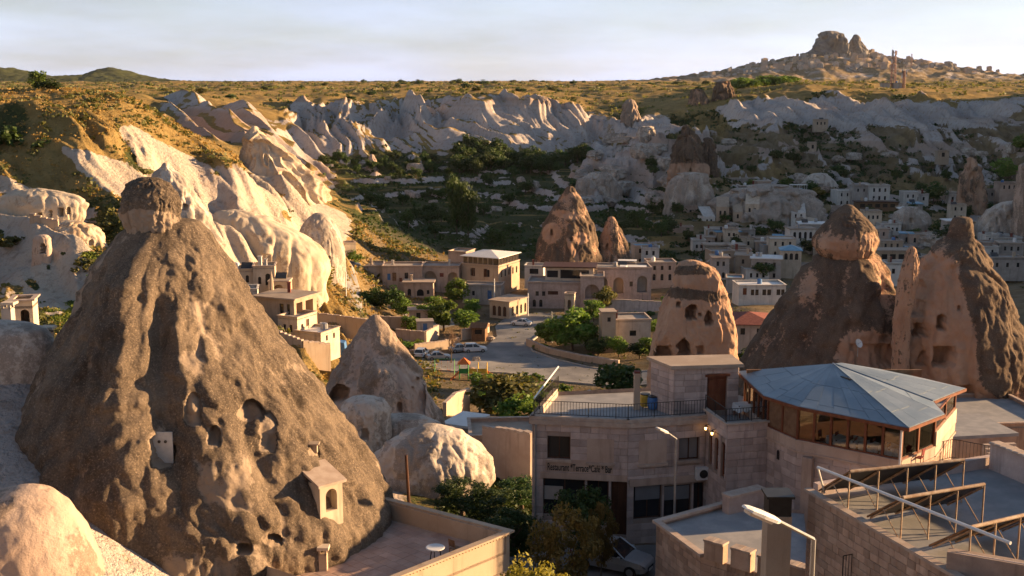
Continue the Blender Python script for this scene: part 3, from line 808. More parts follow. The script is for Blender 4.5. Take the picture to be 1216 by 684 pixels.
# --- other cones
ROCKS = [
 dict(name='fairy_chimney', label='grey cone with a sunlit ridge rising above the large pale dome', rows=[(374, 442, 449), (385, 434, 457), (400, 425, 468), (420, 414, 482), (440, 403, 494), (460, 392, 503), (480, 384, 512), (500, 378, 522), (520, 372, 530), (570, 368, 537)], D=98,
      mat='rock_pink', crust=.55, openings=((403, 468, 12, 12, 2.2), (474, 484, 4, 6, .8), (498, 470, 7, 22, .8)), flute=.05, amp=.03, seed=11, nth=260, nzr=190, ribs=((285, 12, .8, 30, 38),), crustf=patch((500, 480, 16, 40, -25, -.5))),
 dict(name='rock_dome', cat='rock dome', label='small pale rounded rock with a carved window in front of the grey cone', rows=[(471, 426, 444), (476, 412, 457), (485, 404, 463), (500, 402, 463), (520, 401, 462), (545, 398, 464), (595, 394, 468)], D=88, mat='rock_light', crust=.3, openings=((433, 516, 4, 7, .7, 0),), flute=.02, seed=12, nth=200, nzr=140, crustf=below(484, 500, .2)),
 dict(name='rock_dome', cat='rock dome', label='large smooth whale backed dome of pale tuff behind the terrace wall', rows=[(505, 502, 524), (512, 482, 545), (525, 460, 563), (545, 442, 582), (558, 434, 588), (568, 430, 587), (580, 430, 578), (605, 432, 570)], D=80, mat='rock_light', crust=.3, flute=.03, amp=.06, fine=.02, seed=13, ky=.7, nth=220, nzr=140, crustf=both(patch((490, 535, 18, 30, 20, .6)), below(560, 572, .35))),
 dict(name='rock_skirt', cat='rock', label='pale rock skirt joining the grey cone to the whale backed dome', rows=[(494, 455, 505), (503, 436, 524), (518, 422, 538), (540, 412, 548), (575, 404, 556), (605, 400, 560)], D=90, mat='rock_light', crust=.42, flute=.03, amp=.05, fine=.02, seed=14, nth=180, nzr=110, ky=.6, crustf=patch((470, 530, 24, 22, 10, .5))),
 dict(name='fairy_chimney', label='tall pointed cone with two pink carved patches above the hotel roofs', rows=[(221, 674, 680), (232, 667, 688), (250, 656, 697), (270, 646, 705), (290, 640, 709), (305, 636, 713), (320, 634, 716), (340, 632, 718)], D=290, mat='rock_dark', crust=.62, openings=((655, 276, 1.4, 4, 1.5), (679, 284, 1.5, 3, 1.5)), flute=.045, amp=.03, seed=21, nth=220, nzr=160, crustf=patch((654, 277, 9, 10, 0, -1.2), (690, 283, 9, 6, 0, -1.2), (680, 297, 3, 14, -25, -.9), (672, 255, 16, 4, 10, -.4))),
 dict(name='fairy_chimney', label='smaller pointed cone with a dark doorway beside the tall cone above the hotel', rows=[(257, 723, 729), (265, 719, 733), (280, 714, 741), (295, 711, 746), (308, 708, 749), (330, 706, 752)], D=293, mat='rock_dark', crust=.5, openings=((721, 293, 1.6, 4, 1.5),), flute=.04, amp=.03, seed=22, nth=180, nzr=120, crustf=patch((720, 290, 8, 14, 0, -.3))),
 dict(name='fairy_chimney', label='broken cave house rock with stepped dark top and window holes behind the stair tower', rows=[(309, 813, 826), (313, 807, 838), (319, 803, 848), (328, 800, 853), (340, 797, 858), (352, 792, 863), (366, 787, 867), (380, 782, 870), (400, 777, 873), (420, 774, 872), (445, 772, 870), (545, 766, 868)], D=93, mat='rock_dark', crust=.16, sq=4.5, ky=.75,
      openings=((821, 371, 7, 9, 1.6, 1), (842, 378, 4, 9, 1.4, 1), (790, 419, 9, 8, 1.8, 0), (812, 413, 8, 11, 1.8, 1), (806, 362, 2.5, 3, .6, 3), (831, 374, 1.5, 2, .4, 3), (832, 416, 4, 5, .4, 3)), flute=.03, amp=.02, fine=.03, seed=31, fs=-1, nth=300, nzr=220,
      crustf=both(patch((828, 350, 36, 7, 6, 1.0), (824, 321, 26, 6, 0, .9)), below(372, 380, -.15))),
 dict(name='fairy_chimney', label='broad dark cone with a mushroom neck behind the blue metal roof', rows=[(296, 986, 1032), (308, 966, 1043), (320, 957, 1049), (340, 946, 1057), (360, 932, 1065), (380, 919, 1072), (400, 907, 1079), (420, 894, 1086), (440, 884, 1092), (470, 872, 1098), (550, 858, 1112)], D=112, mat='rock_dark', crust=.72, flute=.035, seed=41, nth=320, nzr=210, amp=.035,
      openings=((1037, 422, 24, 13, .5, 0), (1050, 402, 5, 4, .5)), crustf=patch((1034, 420, 34, 22, 0, -1.2), (955, 340, 16, 22, 30, -.35), (1055, 350, 12, 60, -20, -.3), (1010, 400, 20, 10, 0, -.2))),
 dict(name='balanced_boulder', cat='boulder', label='pointed boulder cap with pink lower half on the broad dark cone', rows=[(243, 1003, 1011), (252, 993, 1020), (262, 985, 1030), (272, 975, 1038), (283, 967, 1042), (293, 967, 1040), (301, 973, 1036), (309, 980, 1028)], D=111.6, mat='rock_dark', crust=.75, flute=.03, amp=.03, fine=.02, seed=42, nth=220, nzr=140, sq=2.2, crustf=both(below(270, 290, -.45), patch((985, 285, 14, 14, 0, -.3)))),
 dict(name='fairy_chimney', label='large hollowed cone full of cave openings with a knob on top', rows=[(258, 1134, 1150), (266, 1131, 1155), (275, 1129, 1154), (282, 1128, 1158), (292, 1114, 1166), (305, 1104, 1172), (320, 1095, 1180), (345, 1082, 1192), (370, 1072, 1202), (400, 1068, 1212), (430, 1070, 1218), (460, 1074, 1224), (490, 1080, 1230), (570, 1080, 1240)], D=106, mat='rock_dark', crust=.45, flute=.045, amp=.045, seed=51, nth=340, nzr=240,
      openings=((1118, 383, 6, 9, 1.6), (1123, 424, 14, 12, 2.0, 0), (1090, 352, 10, 24, 1.5, 1), (1092, 392, 8, 8, 1.4, 0), (1140, 366, 3, 3, .6), (1095, 425, 6, 9, .9), (1120, 470, 38, 12, 1.3, 0), (1188, 495, 15, 17, 2.2), (1110, 505, 18, 10, 1.2)),
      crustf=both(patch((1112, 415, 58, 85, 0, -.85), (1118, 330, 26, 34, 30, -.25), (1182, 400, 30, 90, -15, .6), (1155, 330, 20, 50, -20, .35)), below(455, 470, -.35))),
 dict(name='rock_fin', cat='rock fin', label='thin reddish rock fin leaning against the hollowed cone', rows=[(293, 1079, 1087), (310, 1073, 1091), (330, 1068, 1090), (350, 1065, 1086), (380, 1061, 1080), (470, 1058, 1078)], D=103, mat='rock_dark', crust=.15, flute=.07, seed=52, nth=150, nzr=110),
 dict(name='fairy_chimney', label='slim reddish spire with a banded stone base in the upper village', rows=[(187, 1150, 1156), (200, 1146, 1162), (215, 1142, 1166), (230, 1139, 1168), (250, 1137, 1168), (290, 1133, 1172)], D=385, mat='rock_dark', crust=.30, flute=.16, seed=61, nth=120, nzr=90, sq=2.5),
 dict(name='fairy_chimney', label='ribbed brown cone with a walled cave base above the village', rows=[(148, 814, 818), (160, 808, 824), (175, 803, 830), (190, 799, 834), (205, 797, 838), (228, 795, 842)], D=400, mat='rock_dark', crust=.62, flute=.18, seed=62, nth=140, nzr=100, openings=((820, 203, 1.6, 3, 1.5),), crustf=below(192, 198, -.8)),
 dict(name='fairy_chimney', label='short dark spire close behind the ribbed brown cone', rows=[(163, 838, 843), (172, 834, 848), (185, 831, 850), (210, 828, 853)], D=405, mat='rock_dark', crust=.7, flute=.15, seed=63, nth=90, nzr=70),
 dict(name='fairy_chimney', label='lone rounded spire among the white ridges beside the cliffs', rows=[(118, 745, 751), (128, 741, 755), (145, 738, 760), (172, 732, 768)], D=590, mat='rock_pink', crust=.5, flute=.10, seed=64, nth=90, nzr=60),
 dict(name='rock_tower', cat='rock tower', label='tall dark rock tower on the plateau rim left of the grassy knoll', rows=[(97, 853, 866), (110, 848, 870), (125, 845, 872), (145, 838, 876)], D=625, mat='rock_dark', crust=.6, flute=.16, seed=65, nth=100, nzr=70, sq=3),
 dict(name='rock_tower', cat='rock tower', label='lower split rock tower beside the tall dark one on the plateau rim', rows=[(106, 823, 832), (118, 820, 838), (145, 815, 844)], D=622, mat='rock_dark', crust=.45, flute=.16, seed=66, nth=80, nzr=60, sq=3),
 dict(name='rock_peak', cat='rock peak', label='fluted sunlit rock peak at the end of the golden hill', rows=[(150, 299, 306), (158, 294, 316), (170, 290, 330), (185, 287, 345), (200, 284, 362), (215, 280, 378), (240, 276, 392)], D=268, mat='rock_cream', crust=.40, flute=.11, fs=-1, seed=71, nth=220, nzr=130, amp=.05, nfl=8, zst=11, fine=.02),
 dict(name='rock_peak', cat='rock peak', label='small grey pyramid rock with a cave window just behind the boulder cap', rows=[(193, 193, 199), (205, 187, 212), (225, 180, 228), (250, 178, 245), (290, 172, 262)], D=192, mat='rock_light', crust=.5, flute=.06, seed=72, nth=140, nzr=100, openings=((219, 246, 3, 4, 1.2),)),
 dict(name='rock_dome', cat='rock dome', label='big smooth sunlit dome above the cave houses', rows=[(250, 262, 292), (258, 250, 322), (270, 246, 346), (285, 244, 368), (300, 246, 383), (320, 252, 389), (340, 262, 388), (372, 272, 384)], D=206, mat='rock_cream', crust=.14, flute=.035, amp=.05, fine=.01, seed=73, nth=240, nzr=130, ky=.55, sc=6, openings=((318, 296, 6, 6, -.5),)),
 dict(name='rock_dome', cat='rock dome', label='grey bell shaped dome with a small red door beside the sunlit dome', rows=[(253, 374, 383), (262, 362, 394), (275, 356, 402), (290, 352, 406), (310, 350, 409), (345, 348, 411)], D=232, mat='rock_light', crust=.45, flute=.04, amp=.04, fine=.012, seed=74, nth=170, nzr=110, ky=.8, openings=((373, 311, 2, 4, 1.0, 0), (391, 306, 1.5, 2, 1.0))),
 dict(name='rock_outcrop', cat='outcrop', label='cave riddled grey outcrop rising in the middle of the village', rows=[(220, 892, 928), (226, 872, 952), (238, 852, 968), (252, 838, 975), (265, 830, 976), (280, 826, 970), (305, 820, 965)], D=365, mat='rock_light', crust=.52, flute=.09, seed=81, nth=260, nzr=140, ky=.45, nfl=12, amp=.10, fine=.05, zst=3, openings=((874, 268, 2, 4, 1.5), (903, 266, 2, 3, 1.5), (856, 262, 2, 3, 1.5), (930, 258, 3, 3, 1.5))),
 dict(name='rock_dome', cat='rock dome', label='low pale dome behind the garden pergola above the village', rows=[(206, 966, 982), (212, 957, 990), (220, 953, 997), (240, 948, 1003)], D=420, mat='rock_light', crust=.25, flute=.03, seed=82, nth=120, nzr=70, ky=.5),
 dict(name='rock_outcrop', cat='outcrop', label='steep grey rock bluff at the valley edge of the village', rows=[(206, 806, 836), (216, 798, 842), (235, 791, 845), (255, 787, 838), (275, 786, 828), (300, 785, 822)], D=372, mat='rock_light', crust=.50, flute=.10, seed=83, nth=150, nzr=100, ky=.6),
 dict(name='rock_outcrop', cat='outcrop', label='pale rock block with cave windows behind the hollowed cone', rows=[(240, 1186, 1226), (250, 1171, 1240), (270, 1163, 1250), (296, 1158, 1252)], D=340, mat='rock_light', crust=.45, flute=.09, seed=84, nth=150, nzr=90, ky=.5, openings=((1185, 262, 2, 5, 1.5), (1198, 258, 2, 3, 1.5), (1176, 274, 2, 4, 1.5))),
 dict(name='rock_outcrop', cat='outcrop', label='rounded rock with carved rooms under the white parasols', rows=[(246, 1071, 1090), (252, 1062, 1100), (265, 1058, 1104), (294, 1054, 1106)], D=352, mat='rock_light', crust=.48, flute=.07, seed=85, nth=140, nzr=90, ky=.5, openings=((1082, 262, 1.5, 3, 1.5, 0), (1070, 272, 1.5, 3, 1.5, 0))),
 dict(name='rock_tower', cat='rock tower', label='blunt brown rock tower beside the pale block with cave windows', rows=[(195, 1211, 1240), (215, 1208, 1250), (240, 1206, 1252), (285, 1204, 1256)], D=330, mat='rock_pink', crust=.4, flute=.05, seed=86, nth=100, nzr=80),
 dict(name='rock_outcrop', cat='outcrop', label='grey boulder like outcrop behind the tall pointed cone in the dark valley', rows=[(205, 700, 722), (212, 690, 731), (225, 686, 736), (240, 684, 738), (262, 683, 738)], D=420, mat='rock_light', crust=.5, flute=.10, seed=87, nth=140, nzr=90, ky=.6),
 dict(name='fairy_chimney', label='tiny pale cone at the foot of the central cliffs', rows=[(183, 440, 443), (192, 437, 447), (208, 433, 451)], D=522, mat='rock_pink', crust=.3, flute=.08, seed=88, nth=70, nzr=50),
 dict(name='rock_outcrop', cat='outcrop', label='grass topped sunlit rock with a rubble wall below the row of cave windows', rows=[(263, 70, 96), (269, 56, 115), (280, 50, 124), (295, 52, 127), (320, 56, 122)], D=176, mat='rock_cream', crust=.45, flute=.06, seed=89, nth=150, nzr=90, ky=.6, openings=((108, 288, 3, 4, .8),)),
 dict(name='rock_shoulder', cat='rock', label='smooth grey shoulder of rock carrying the chimneys left of the big cone', rows=[(385, -70, 38), (391, -110, 54), (408, -140, 64), (470, -170, 78), (540, -190, 92), (640, -200, 110)], D=58, mat='rock_light', crust=.45, flute=.008, amp=.02, fine=.006, seed=96, nth=220, nzr=120, ky=.5),
 dict(name='cave_cliff', cat='cave cliff', label='white rock face pierced by a row of cave windows below the golden grass', rows=[(226, 20, 70), (232, 4, 92), (242, -6, 104), (255, -12, 100), (275, -14, 90), (300, -14, 80)], D=183, mat='rock_cream', crust=.1, flute=.03, amp=.04, fine=.012, seed=94, nth=260, nzr=130, ky=.30, openings=((48, 256, 1.6, 3.2, 1.5, 0), (60, 254, 1.7, 4.5, 1.5, 0), (72, 252, 2.8, 5, 1.5, 0), (81, 250, 2.0, 4, 1.5, 0))),
 dict(name='cave_cliff', cat='cave cliff', label='small tan rock porch with one arched cave door below the row of cave windows', rows=[(279, 44, 56), (283, 40, 60), (295, 39, 61), (320, 38, 62)], D=166, mat='rock_pink', crust=.1, flute=.02, amp=.03, fine=.01, seed=95, nth=110, nzr=70, ky=.6, sq=3, openings=((51, 295, 3, 6, 1.2, 1),)),
 dict(name='boulder', cat='boulder', label='sunlit pale boulder mound at the foot of the big cone on its shaded side', rows=[(577, 22, 46), (584, -6, 62), (600, -50, 80), (630, -95, 98), (684, -130, 122), (740, -140, 140)], D=45, mat='rock_pink', crust=.30, flute=.01, seed=90, nth=200, nzr=130, ky=.7, amp=.03, fine=.008),
 dict(name='castle_rock', cat='castle rock', label='great castle rock riddled with caves crowning the far hill town', rows=[(37, 981, 990), (40, 975, 999), (46, 970, 1002), (54, 968, 1005), (60, 966, 1009), (68, 952, 1014), (82, 940, 1024)], D=2450, mat='rock_far', crust=.55, amp=.10, fine=.06, flute=.12, seed=91, nth=150, nzr=100, sq=2.5, ky=.7),
 dict(name='castle_rock', cat='castle rock', label='slimmer second rock tower beside the great castle rock', rows=[(41, 1014, 1018), (46, 1011, 1021), (54, 1008, 1025), (62, 1005, 1031), (72, 1001, 1035), (84, 998, 1038)], D=2455, mat='rock_far', crust=.5, flute=.08, seed=92, nth=100, nzr=80, ky=.7),
 dict(name='rock_tower', cat='rock tower', label='small rock stump on the right shoulder of the far hill town', rows=[(73, 1123, 1130), (80, 1119, 1134), (92, 1114, 1138)], D=2440, mat='rock_far', crust=.4, flute=.08, seed=93, nth=60, nzr=40, ky=.7),
]
for rk in ROCKS:
    rk = dict(rk); rk.setdefault('cat', FC)
    rock(**rk)
door_part()

# loose boulders and rock knobs, each a copy of a few shapes
BP = []
for k_ in range(4):
    o = rock('boulder', 'x', 'boulder', [(-2 + 342, 606, 610), (342, 600, 616), (346, 597, 619), (352, 596, 621), (360, 598, 620)], 100, ('rock_light', 'rock_pink', 'rock_light', 'rock_dark')[k_], .9, 72, 48, .22, .10, .16, 7, 200 + k_, .45, kind='tmp'); BP.append(o.data); bpy.data.objects.remove(o)
rg = random.Random(61); bl = []
for n_, x0, x1, y0, y1, d0, d1, s0, s1, lab, gp, ks in ((34, 820, 1216, 215, 320, 290, 440, 1.2, 3.4, 'grey rock knob standing among the village houses', 'rock knobs of the village', (0, 2, 1)), (26, 690, 860, 150, 260, 380, 580, 2.0, 5.0, 'pale rock knob on the slope between valley and ribbed cone', 'rock knobs above the valley', (0, 2)),
      (22, 430, 680, 195, 260, 380, 540, 1.0, 2.6, 'pale boulder on the shaded valley terraces', 'boulders of the valley', (0, 2)), (10, 860, 1216, 170, 215, 420, 500, 1.2, 2.8, 'pale rock lump below the white slope', 'rock lumps below the white slope', (0, 2)),
      (14, 440, 640, 380, 480, 130, 230, .4, .9, 'small boulder in the dusty ground of the town', 'boulders in the town', (1, 0))):
    for i in range(n_): bl.append((rg.uniform(x0, x1), rg.uniform(y0, y1), d0, d1, rg.uniform(s0, s1), lab, gp, rg.choice(ks)))
for px, py, d0, d1, s_, lab, gp, k_ in bl:
    g_ = ground_at(px, py, d0, d1)
    o = bpy.data.objects.new('boulder', BP[k_]); COL.objects.link(o); s_ = s_ * .9; o.location = g_ - Vector((0, 0, .3 * s_)); o.scale = (s_ * rg.uniform(.9, 2.0), s_ * rg.uniform(.8, 1.4), s_ * rg.uniform(.55, 1.15)); o.rotation_euler = (0, 0, rg.uniform(0, 6.28)); tag(o, lab, 'rock', gp)
# ================================================================ BUILDING KIT
def V2(p): return Vector((p[0], p[1]))
def add_wall(mb, p0, p1, z0, z1, ops=(), rd=.22, m=0):
    """front face of a wall from p0 to p1 with holes; openings are (s, zb, w, h, kind); kinds with 'a' have an arched top"""
    p0, p1 = V2(p0), V2(p1); L = (p1 - p0).length; d = (p1 - p0) / L; n = Vector((d.y, -d.x))
    P = lambda s, z, o=0: (p0.x + d.x * s - n.x * o, p0.y + d.y * s - n.y * o, z)
    rects = [(s - w / 2, s + w / 2, z0 + zb, z0 + zb + h) for s, zb, w, h, *k in ops]
    ss = sorted({0, L} | {v for r in rects for v in r[:2]}); zz = sorted({z0, z1} | {v for r in rects for v in r[2:]})
    for a, b in zip(ss, ss[1:]):
        for c_, e in zip(zz, zz[1:]):
            if b - a < 1e-5 or e - c_ < 1e-5: continue
            ms, mz = (a + b) / 2, (c_ + e) / 2
            if any(r[0] < ms < r[1] and r[2] < mz < r[3] for r in rects): continue
            mb.face([P(a, c_), P(b, c_), P(b, e), P(a, e)], m)
    for (s, zb, w, h, *k), (a, b, c_, e) in zip(ops, rects):
        kind = k[0] if k else 'w'
        mb.face([P(a, c_), P(a, c_, rd), P(b, c_, rd), P(b, c_)], m)
        rise = min(w / 2, h * .6) if 'a' in kind else 0
        mb.face([P(a, c_), P(a, e - rise), P(a, e - rise, rd), P(a, c_, rd)], m)
        mb.face([P(b, c_), P(b, c_, rd), P(b, e - rise, rd), P(b, e - rise)], m)
        if not rise: mb.face([P(a, e), P(b, e), P(b, e, rd), P(a, e, rd)], m)
        else:
            N = 10; c0 = [(s - w / 2 * math.cos(math.pi * i / N), e - rise + rise * math.sin(math.pi * i / N)) for i in range(N + 1)]
            for q, r_ in zip(c0, c0[1:]):
                mb.face([P(*q), P(*r_), P(r_[0], e), P(q[0], e)], m)
                mb.face([P(*q), P(*q, rd), P(*r_, rd), P(*r_)], m)
    return P
def add_openings(parent, p0, p1, z0, ops, rd=.22, near=False, frame='wood_dark'):
    p0, p1 = V2(p0), V2(p1); L = (p1 - p0).length; d = (p1 - p0) / L; n = Vector((d.y, -d.x)); rz = math.atan2(d.y, d.x)
    for s, zb, w, h, *k in ops:
        kind = k[0] if k else 'w'; mt = k[1] if len(k) > 1 else None
        c_ = p0 + d * s - n * (rd - .03)
        cz = z0 + zb + h / 2
        if 'd' in kind:
            m = MB(); m.box((c_.x, c_.y, cz), (w + .04, .06, h + .02), rz); o = m.build('door', mt or 'wood_dark', parent)
            if near:
                for sx in (-.23, .23):
                    for sz in (-.22, .22):
                        m = MB(); q = p0 + d * (s + sx * w) - n * (rd - .07); m.box((q.x, q.y, cz + sz * h), (w * .34, .03, h * .34), rz); m.build('door_panel', mt or 'wood_dark', o)
        elif 'o' in kind:       # open alcove with a back wall
            m = MB(); q = p0 + d * s - n * (rd + 1.2); m.box((q.x, q.y, cz), (w + .3, .1, h + .2), rz)
            for sx in (-1, 1):
                q2 = p0 + d * (s + sx * (w / 2 + .1)) - n * (rd + .6); m.box((q2.x, q2.y, cz), (.1, 1.2, h + .2), rz)
            q3 = p0 + d * s - n * (rd + .6); m.box((q3.x, q3.y, cz + h / 2 + .08), (w + .3, 1.2, .1), rz)
            m.build('alcove', mt or 'plaster_tan', parent)
        elif near:
            t_ = .07
            m = MB()
            for sx in (-1, 1):
                q = p0 + d * (s + sx * (w / 2 - t_ / 2)) - n * (rd - .05); m.box((q.x, q.y, cz), (t_, .08, h), rz)
            for sz in (-1, 1):
                q = p0 + d * s - n * (rd - .05); m.box((q.x, q.y, cz + sz * (h / 2 - t_ / 2)), (w - 2 * t_, .078, t_), rz)
            q = p0 + d * (s + .02) - n * (rd - .05); m.box((q.x, q.y, cz), (.055, .07, h - 2 * t_), rz)
            o = m.build('window', frame, parent)
            m = MB(); m.box((c_.x, c_.y, cz), (w, .02, h), rz); m.build('pane', mt or 'glass_dark', o)
        else:
            m = MB(); m.box((c_.x, c_.y, cz), (w + .02, .05, h + .02), rz); m.build('window', mt or 'glass_dark', parent)
def on_wall(p0, p1, px, py):
    """(s, z) where a sight line meets the vertical plane through p0-p1"""
    p0, p1 = V2(p0), V2(p1); d = (p1 - p0).normalized(); n = Vector((d.y, -d.x))
    q = at(px, py, 1.0); t_ = (p0 @ n) / (q.x * n.x + q.y * n.y)
    X_ = Vector((q.x * t_, q.y * t_)); return (X_ - p0) @ d, CAMZ + (q.z - CAMZ) * t_
def px_ops(p0, p1, z0, lst):
    out = []
    for x0, y0, x1, y1, *k in lst:
        s0, za = on_wall(p0, p1, x0, y1); s1, zb = on_wall(p0, p1, x1, y1); sm, zt = on_wall(p0, p1, (x0 + x1) / 2, y0); _, zbm = on_wall(p0, p1, (x0 + x1) / 2, y1)
        out.append(((s0 + s1) / 2, zbm - z0, s1 - s0, zt - zbm, *k))
    return out
# one chamfered block, shared by every wall stone
def unit_block(name, mat, ch=.035):
    m = MB(); a = .5; b = .5 - ch
    v = [(-a, .5, -a), (a, .5, -a), (a, .5, a), (-a, .5, a), (-a, -.3, -a), (a, -.3, -a), (a, -.3, a), (-a, -.3, a), (-b, -.5, -a + ch * 2), (b, -.5, -a + ch * 2), (b, -.5, a - ch * 2), (-b, -.5, a - ch * 2)]
    me = bpy.data.meshes.new(name)
    me.from_pydata(v, [], [(0, 1, 5, 4), (1, 2, 6, 5), (2, 3, 7, 6), (3, 0, 4, 7), (4, 5, 9, 8), (5, 6, 10, 9), (6, 7, 11, 10), (7, 4, 8, 11), (8, 9, 10, 11)])
    me.materials.append(M[mat]); return me
BLK = {k: unit_block('stone_block', k) for k in ('ashlar', 'ashlar_warm', 'coping', 'tile_floor')}
def blocks(wall_obj, p0, p1, z0, z1, ops, mat='ashlar', ch=.40, wmin=.55, wmax=1.1, seed=1, gap=.014, zfun=None, limit=290):
    """courses of separate stones over a backing wall, left out at the openings"""
    rg = random.Random(seed); me = BLK[mat]; org = ORG[wall_obj]
    p0, p1 = V2(p0), V2(p1); L = (p1 - p0).length; d = (p1 - p0) / L; n = Vector((d.y, -d.x)); rz = math.atan2(d.y, d.x)
    nc = max(1, round((z1 - z0) / ch)); hh = (z1 - z0) / nc; cnt = 0
    for i in range(nc):
        za, zb = z0 + i * hh, z0 + (i + 1) * hh
        cuts = sorted((s - w / 2 - .02, s + w / 2 + .02) for s, zo, w, h, *k in ops if z0 + zo < zb - .05 and z0 + zo + h > za + .05)
        segs = []; c0 = 0
        for a, b in cuts:
            if a > c0 + .05: segs.append((c0, min(a, L)))
            c0 = max(c0, b)
        if c0 < L - .05: segs.append((c0, L))
        for a, b in segs:
            x = a
            while x < b - .03:
                wd = rg.uniform(wmin, wmax)
                if b - x - wd < wmin * .6: wd = b - x
                if zfun is not None and (za + zb) / 2 > zfun(x + wd / 2): x += wd; continue
                if cnt < limit:
                    o = bpy.data.objects.new('stone_block', me); COL.objects.link(o); o.parent = wall_obj
                    q = p0 + d * (x + wd / 2) + n * (rg.uniform(-.004, .012))
                    o.location = Vector((q.x, q.y, (za + zb) / 2)) - org
                    o.rotation_euler = (0, 0, rz); o.scale = (wd - gap, .07, hh - gap); cnt += 1
                x += wd
def coping_ring(poly, z, wd=.28, th=.10, parent=None, mat='coping', name='coping', closed=True):
    m = MB(); k = len(poly)
    for i in range(k if closed else k - 1):
        a, b = V2(poly[i]), V2(poly[(i + 1) % k]); L = (b - a).length; c_ = (a + b) / 2
        m.box((c_.x, c_.y, z + th / 2 + .002 * (i % 2)), (L + wd * .9, wd, th), math.atan2(b.y - a.y, b.x - a.x))
    return m.build(name, mat, parent)
def row(n, w, zb, ww, wh, kind='w', mt=None, mg=.6):
    return [((mg + (w - 2 * mg) * (i + .5) / n), zb, ww, wh, kind, mt) for i in range(n)]
def house(label, px, py, D, w, d, h, rot=0, front=(), right=(), left=(), wall='plaster_cream', roof='parapet', rmat=None, name='stone_house', cat='house', group=None, z=None, extra=None, rise=1.2, oh=.35):
    p = at(px, py, D); z0 = p.z if z is None else z
    a = R(rot); dr = Vector((math.cos(a), math.sin(a))); bk = Vector((-math.sin(a), math.cos(a)))
    A = V2(p) - dr * w / 2; B = V2(p) + dr * w / 2; C = B + bk * d; E = A + bk * d
    T = thing(name, label, cat, ((A.x + C.x) / 2, (A.y + C.y) / 2, z0), group)
    m = MB(); zb = z0 - 2.5; sh = lambda ops: [(o[0], o[1] + 2.5, *o[2:]) for o in ops]
    rd = .2
    for q0, q1, ops in ((A, B, front), (B, C, right), (C, E, ()), (E, A, left)):
        add_wall(m, q0, q1, zb, z0 + h, sh(ops), rd)
    W = m.build('wall', wall, T)
    for q0, q1, ops in ((A, B, front), (B, C, right), (E, A, left)): add_openings(W, q0, q1, z0, ops, rd)
    poly = [A, B, C, E]
    if roof == 'parapet':
        m = MB(); m.prism(poly, z0 + h - .45, z0 + h - .3); m.build('roof', rmat or 'roof_flat', T)
        coping_ring(poly, z0 + h, .3, .09, T, 'coping' if wall != 'plaster_white' else 'plaster_white')
    elif roof == 'cave':
        m = MB(); v = [(A.x, A.y, z0 + h + .01), (B.x, B.y, z0 + h + .01), (C.x, C.y, z0 + h + 2.6), (E.x, E.y, z0 + h + 2.6)]; m.face(v); m.build('roof', wall, T)
    elif roof == 'slab':
        c_ = (A + C) / 2; m = MB(); m.box((c_.x, c_.y, z0 + h + .12), (w + 2 * oh, d + 2 * oh, .24), a); m.build('roof', rmat or 'roof_dust', T)
    elif roof in ('hip', 'gable'):
        c_ = (A + C) / 2; q = [A - dr * oh - bk * oh, B + dr * oh - bk * oh, C + dr * oh + bk * oh, E - dr * oh + bk * oh]
        rl = max(0.05, (w - d) / 2 + (.0 if roof == 'hip' else d / 2 + oh)) if w >= d else .05
        r0, r1 = c_ - dr * rl, c_ + dr * rl; zr = z0 + h + rise
        m = MB(); e3 = [(v.x, v.y, z0 + h + .02) for v in q]
        u = [(v.x, v.y, z0 + h + .12) for v in q]
        m.face(e3[::-1])
        for i in range(4): m.face([e3[i], e3[(i + 1) % 4], u[(i + 1) % 4], u[i]])
        t0, t1 = (r0.x, r0.y, zr), (r1.x, r1.y, zr)
        m.face([u[0], u[1], t1, t0]); m.face([u[1], u[2], t1]); m.face([u[2], u[3], t0, t1]); m.face([u[3], u[0], t0])
        m.build('roof', rmat or 'terracotta', T)
    if extra: extra(T, A, B, C, E, z0, z0 + h)
    if roof in ('parapet', 'slab') and w > 3 and D > 150 and extra is None:
        rr_ = random.Random(int(px * 7 + py)); zt_ = z0 + h - (.3 if roof == 'parapet' else -.24)
        for _ in range(rr_.choice((0, 1, 1, 2))):
            q = A.lerp(B, rr_.uniform(.15, .85)) + bk * d * rr_.uniform(.25, .8); kk = rr_.random()
            if kk < .55: chimney_on(T, q.x, q.y, zt_, rr_.uniform(.35, .6), rr_.uniform(.8, 1.6), rr_.choice(('plaster_tan', 'plaster_white', 'terracotta')))
            elif kk < .8:
                m = MB(); m.lathe((q.x, q.y, zt_), [(.5, .0), (.5, .9), (.2, 1.05)], 10); m.build('water_tank', rr_.choice(('metal_white', 'paint_blue', 'metal_grey')), T)
            else:
                m = MB(); m.hexa([(q.x - .9, q.y - .5, zt_ + .1), (q.x + .9, q.y - .5, zt_ + .1), (q.x + .9, q.y + .5, zt_ + .9), (q.x - .9, q.y + .5, zt_ + .9)], [(q.x - .9, q.y - .55, zt_ + .18), (q.x + .9, q.y - .55, zt_ + .18), (q.x + .9, q.y + .45, zt_ + .98), (q.x - .9, q.y + .45, zt_ + .98)]); m.build('solar_panel', 'panel_back', T)
    return T
def chimney_on(T, x, y, z, w=.5, h=1.3, mat='plaster_tan'):
    m = MB(); m.box((x, y, z + h / 2), (w, w, h)); m.box((x, y, z + h + .06), (w + .16, w + .16, .1)); return m.build('chimney', mat, T)
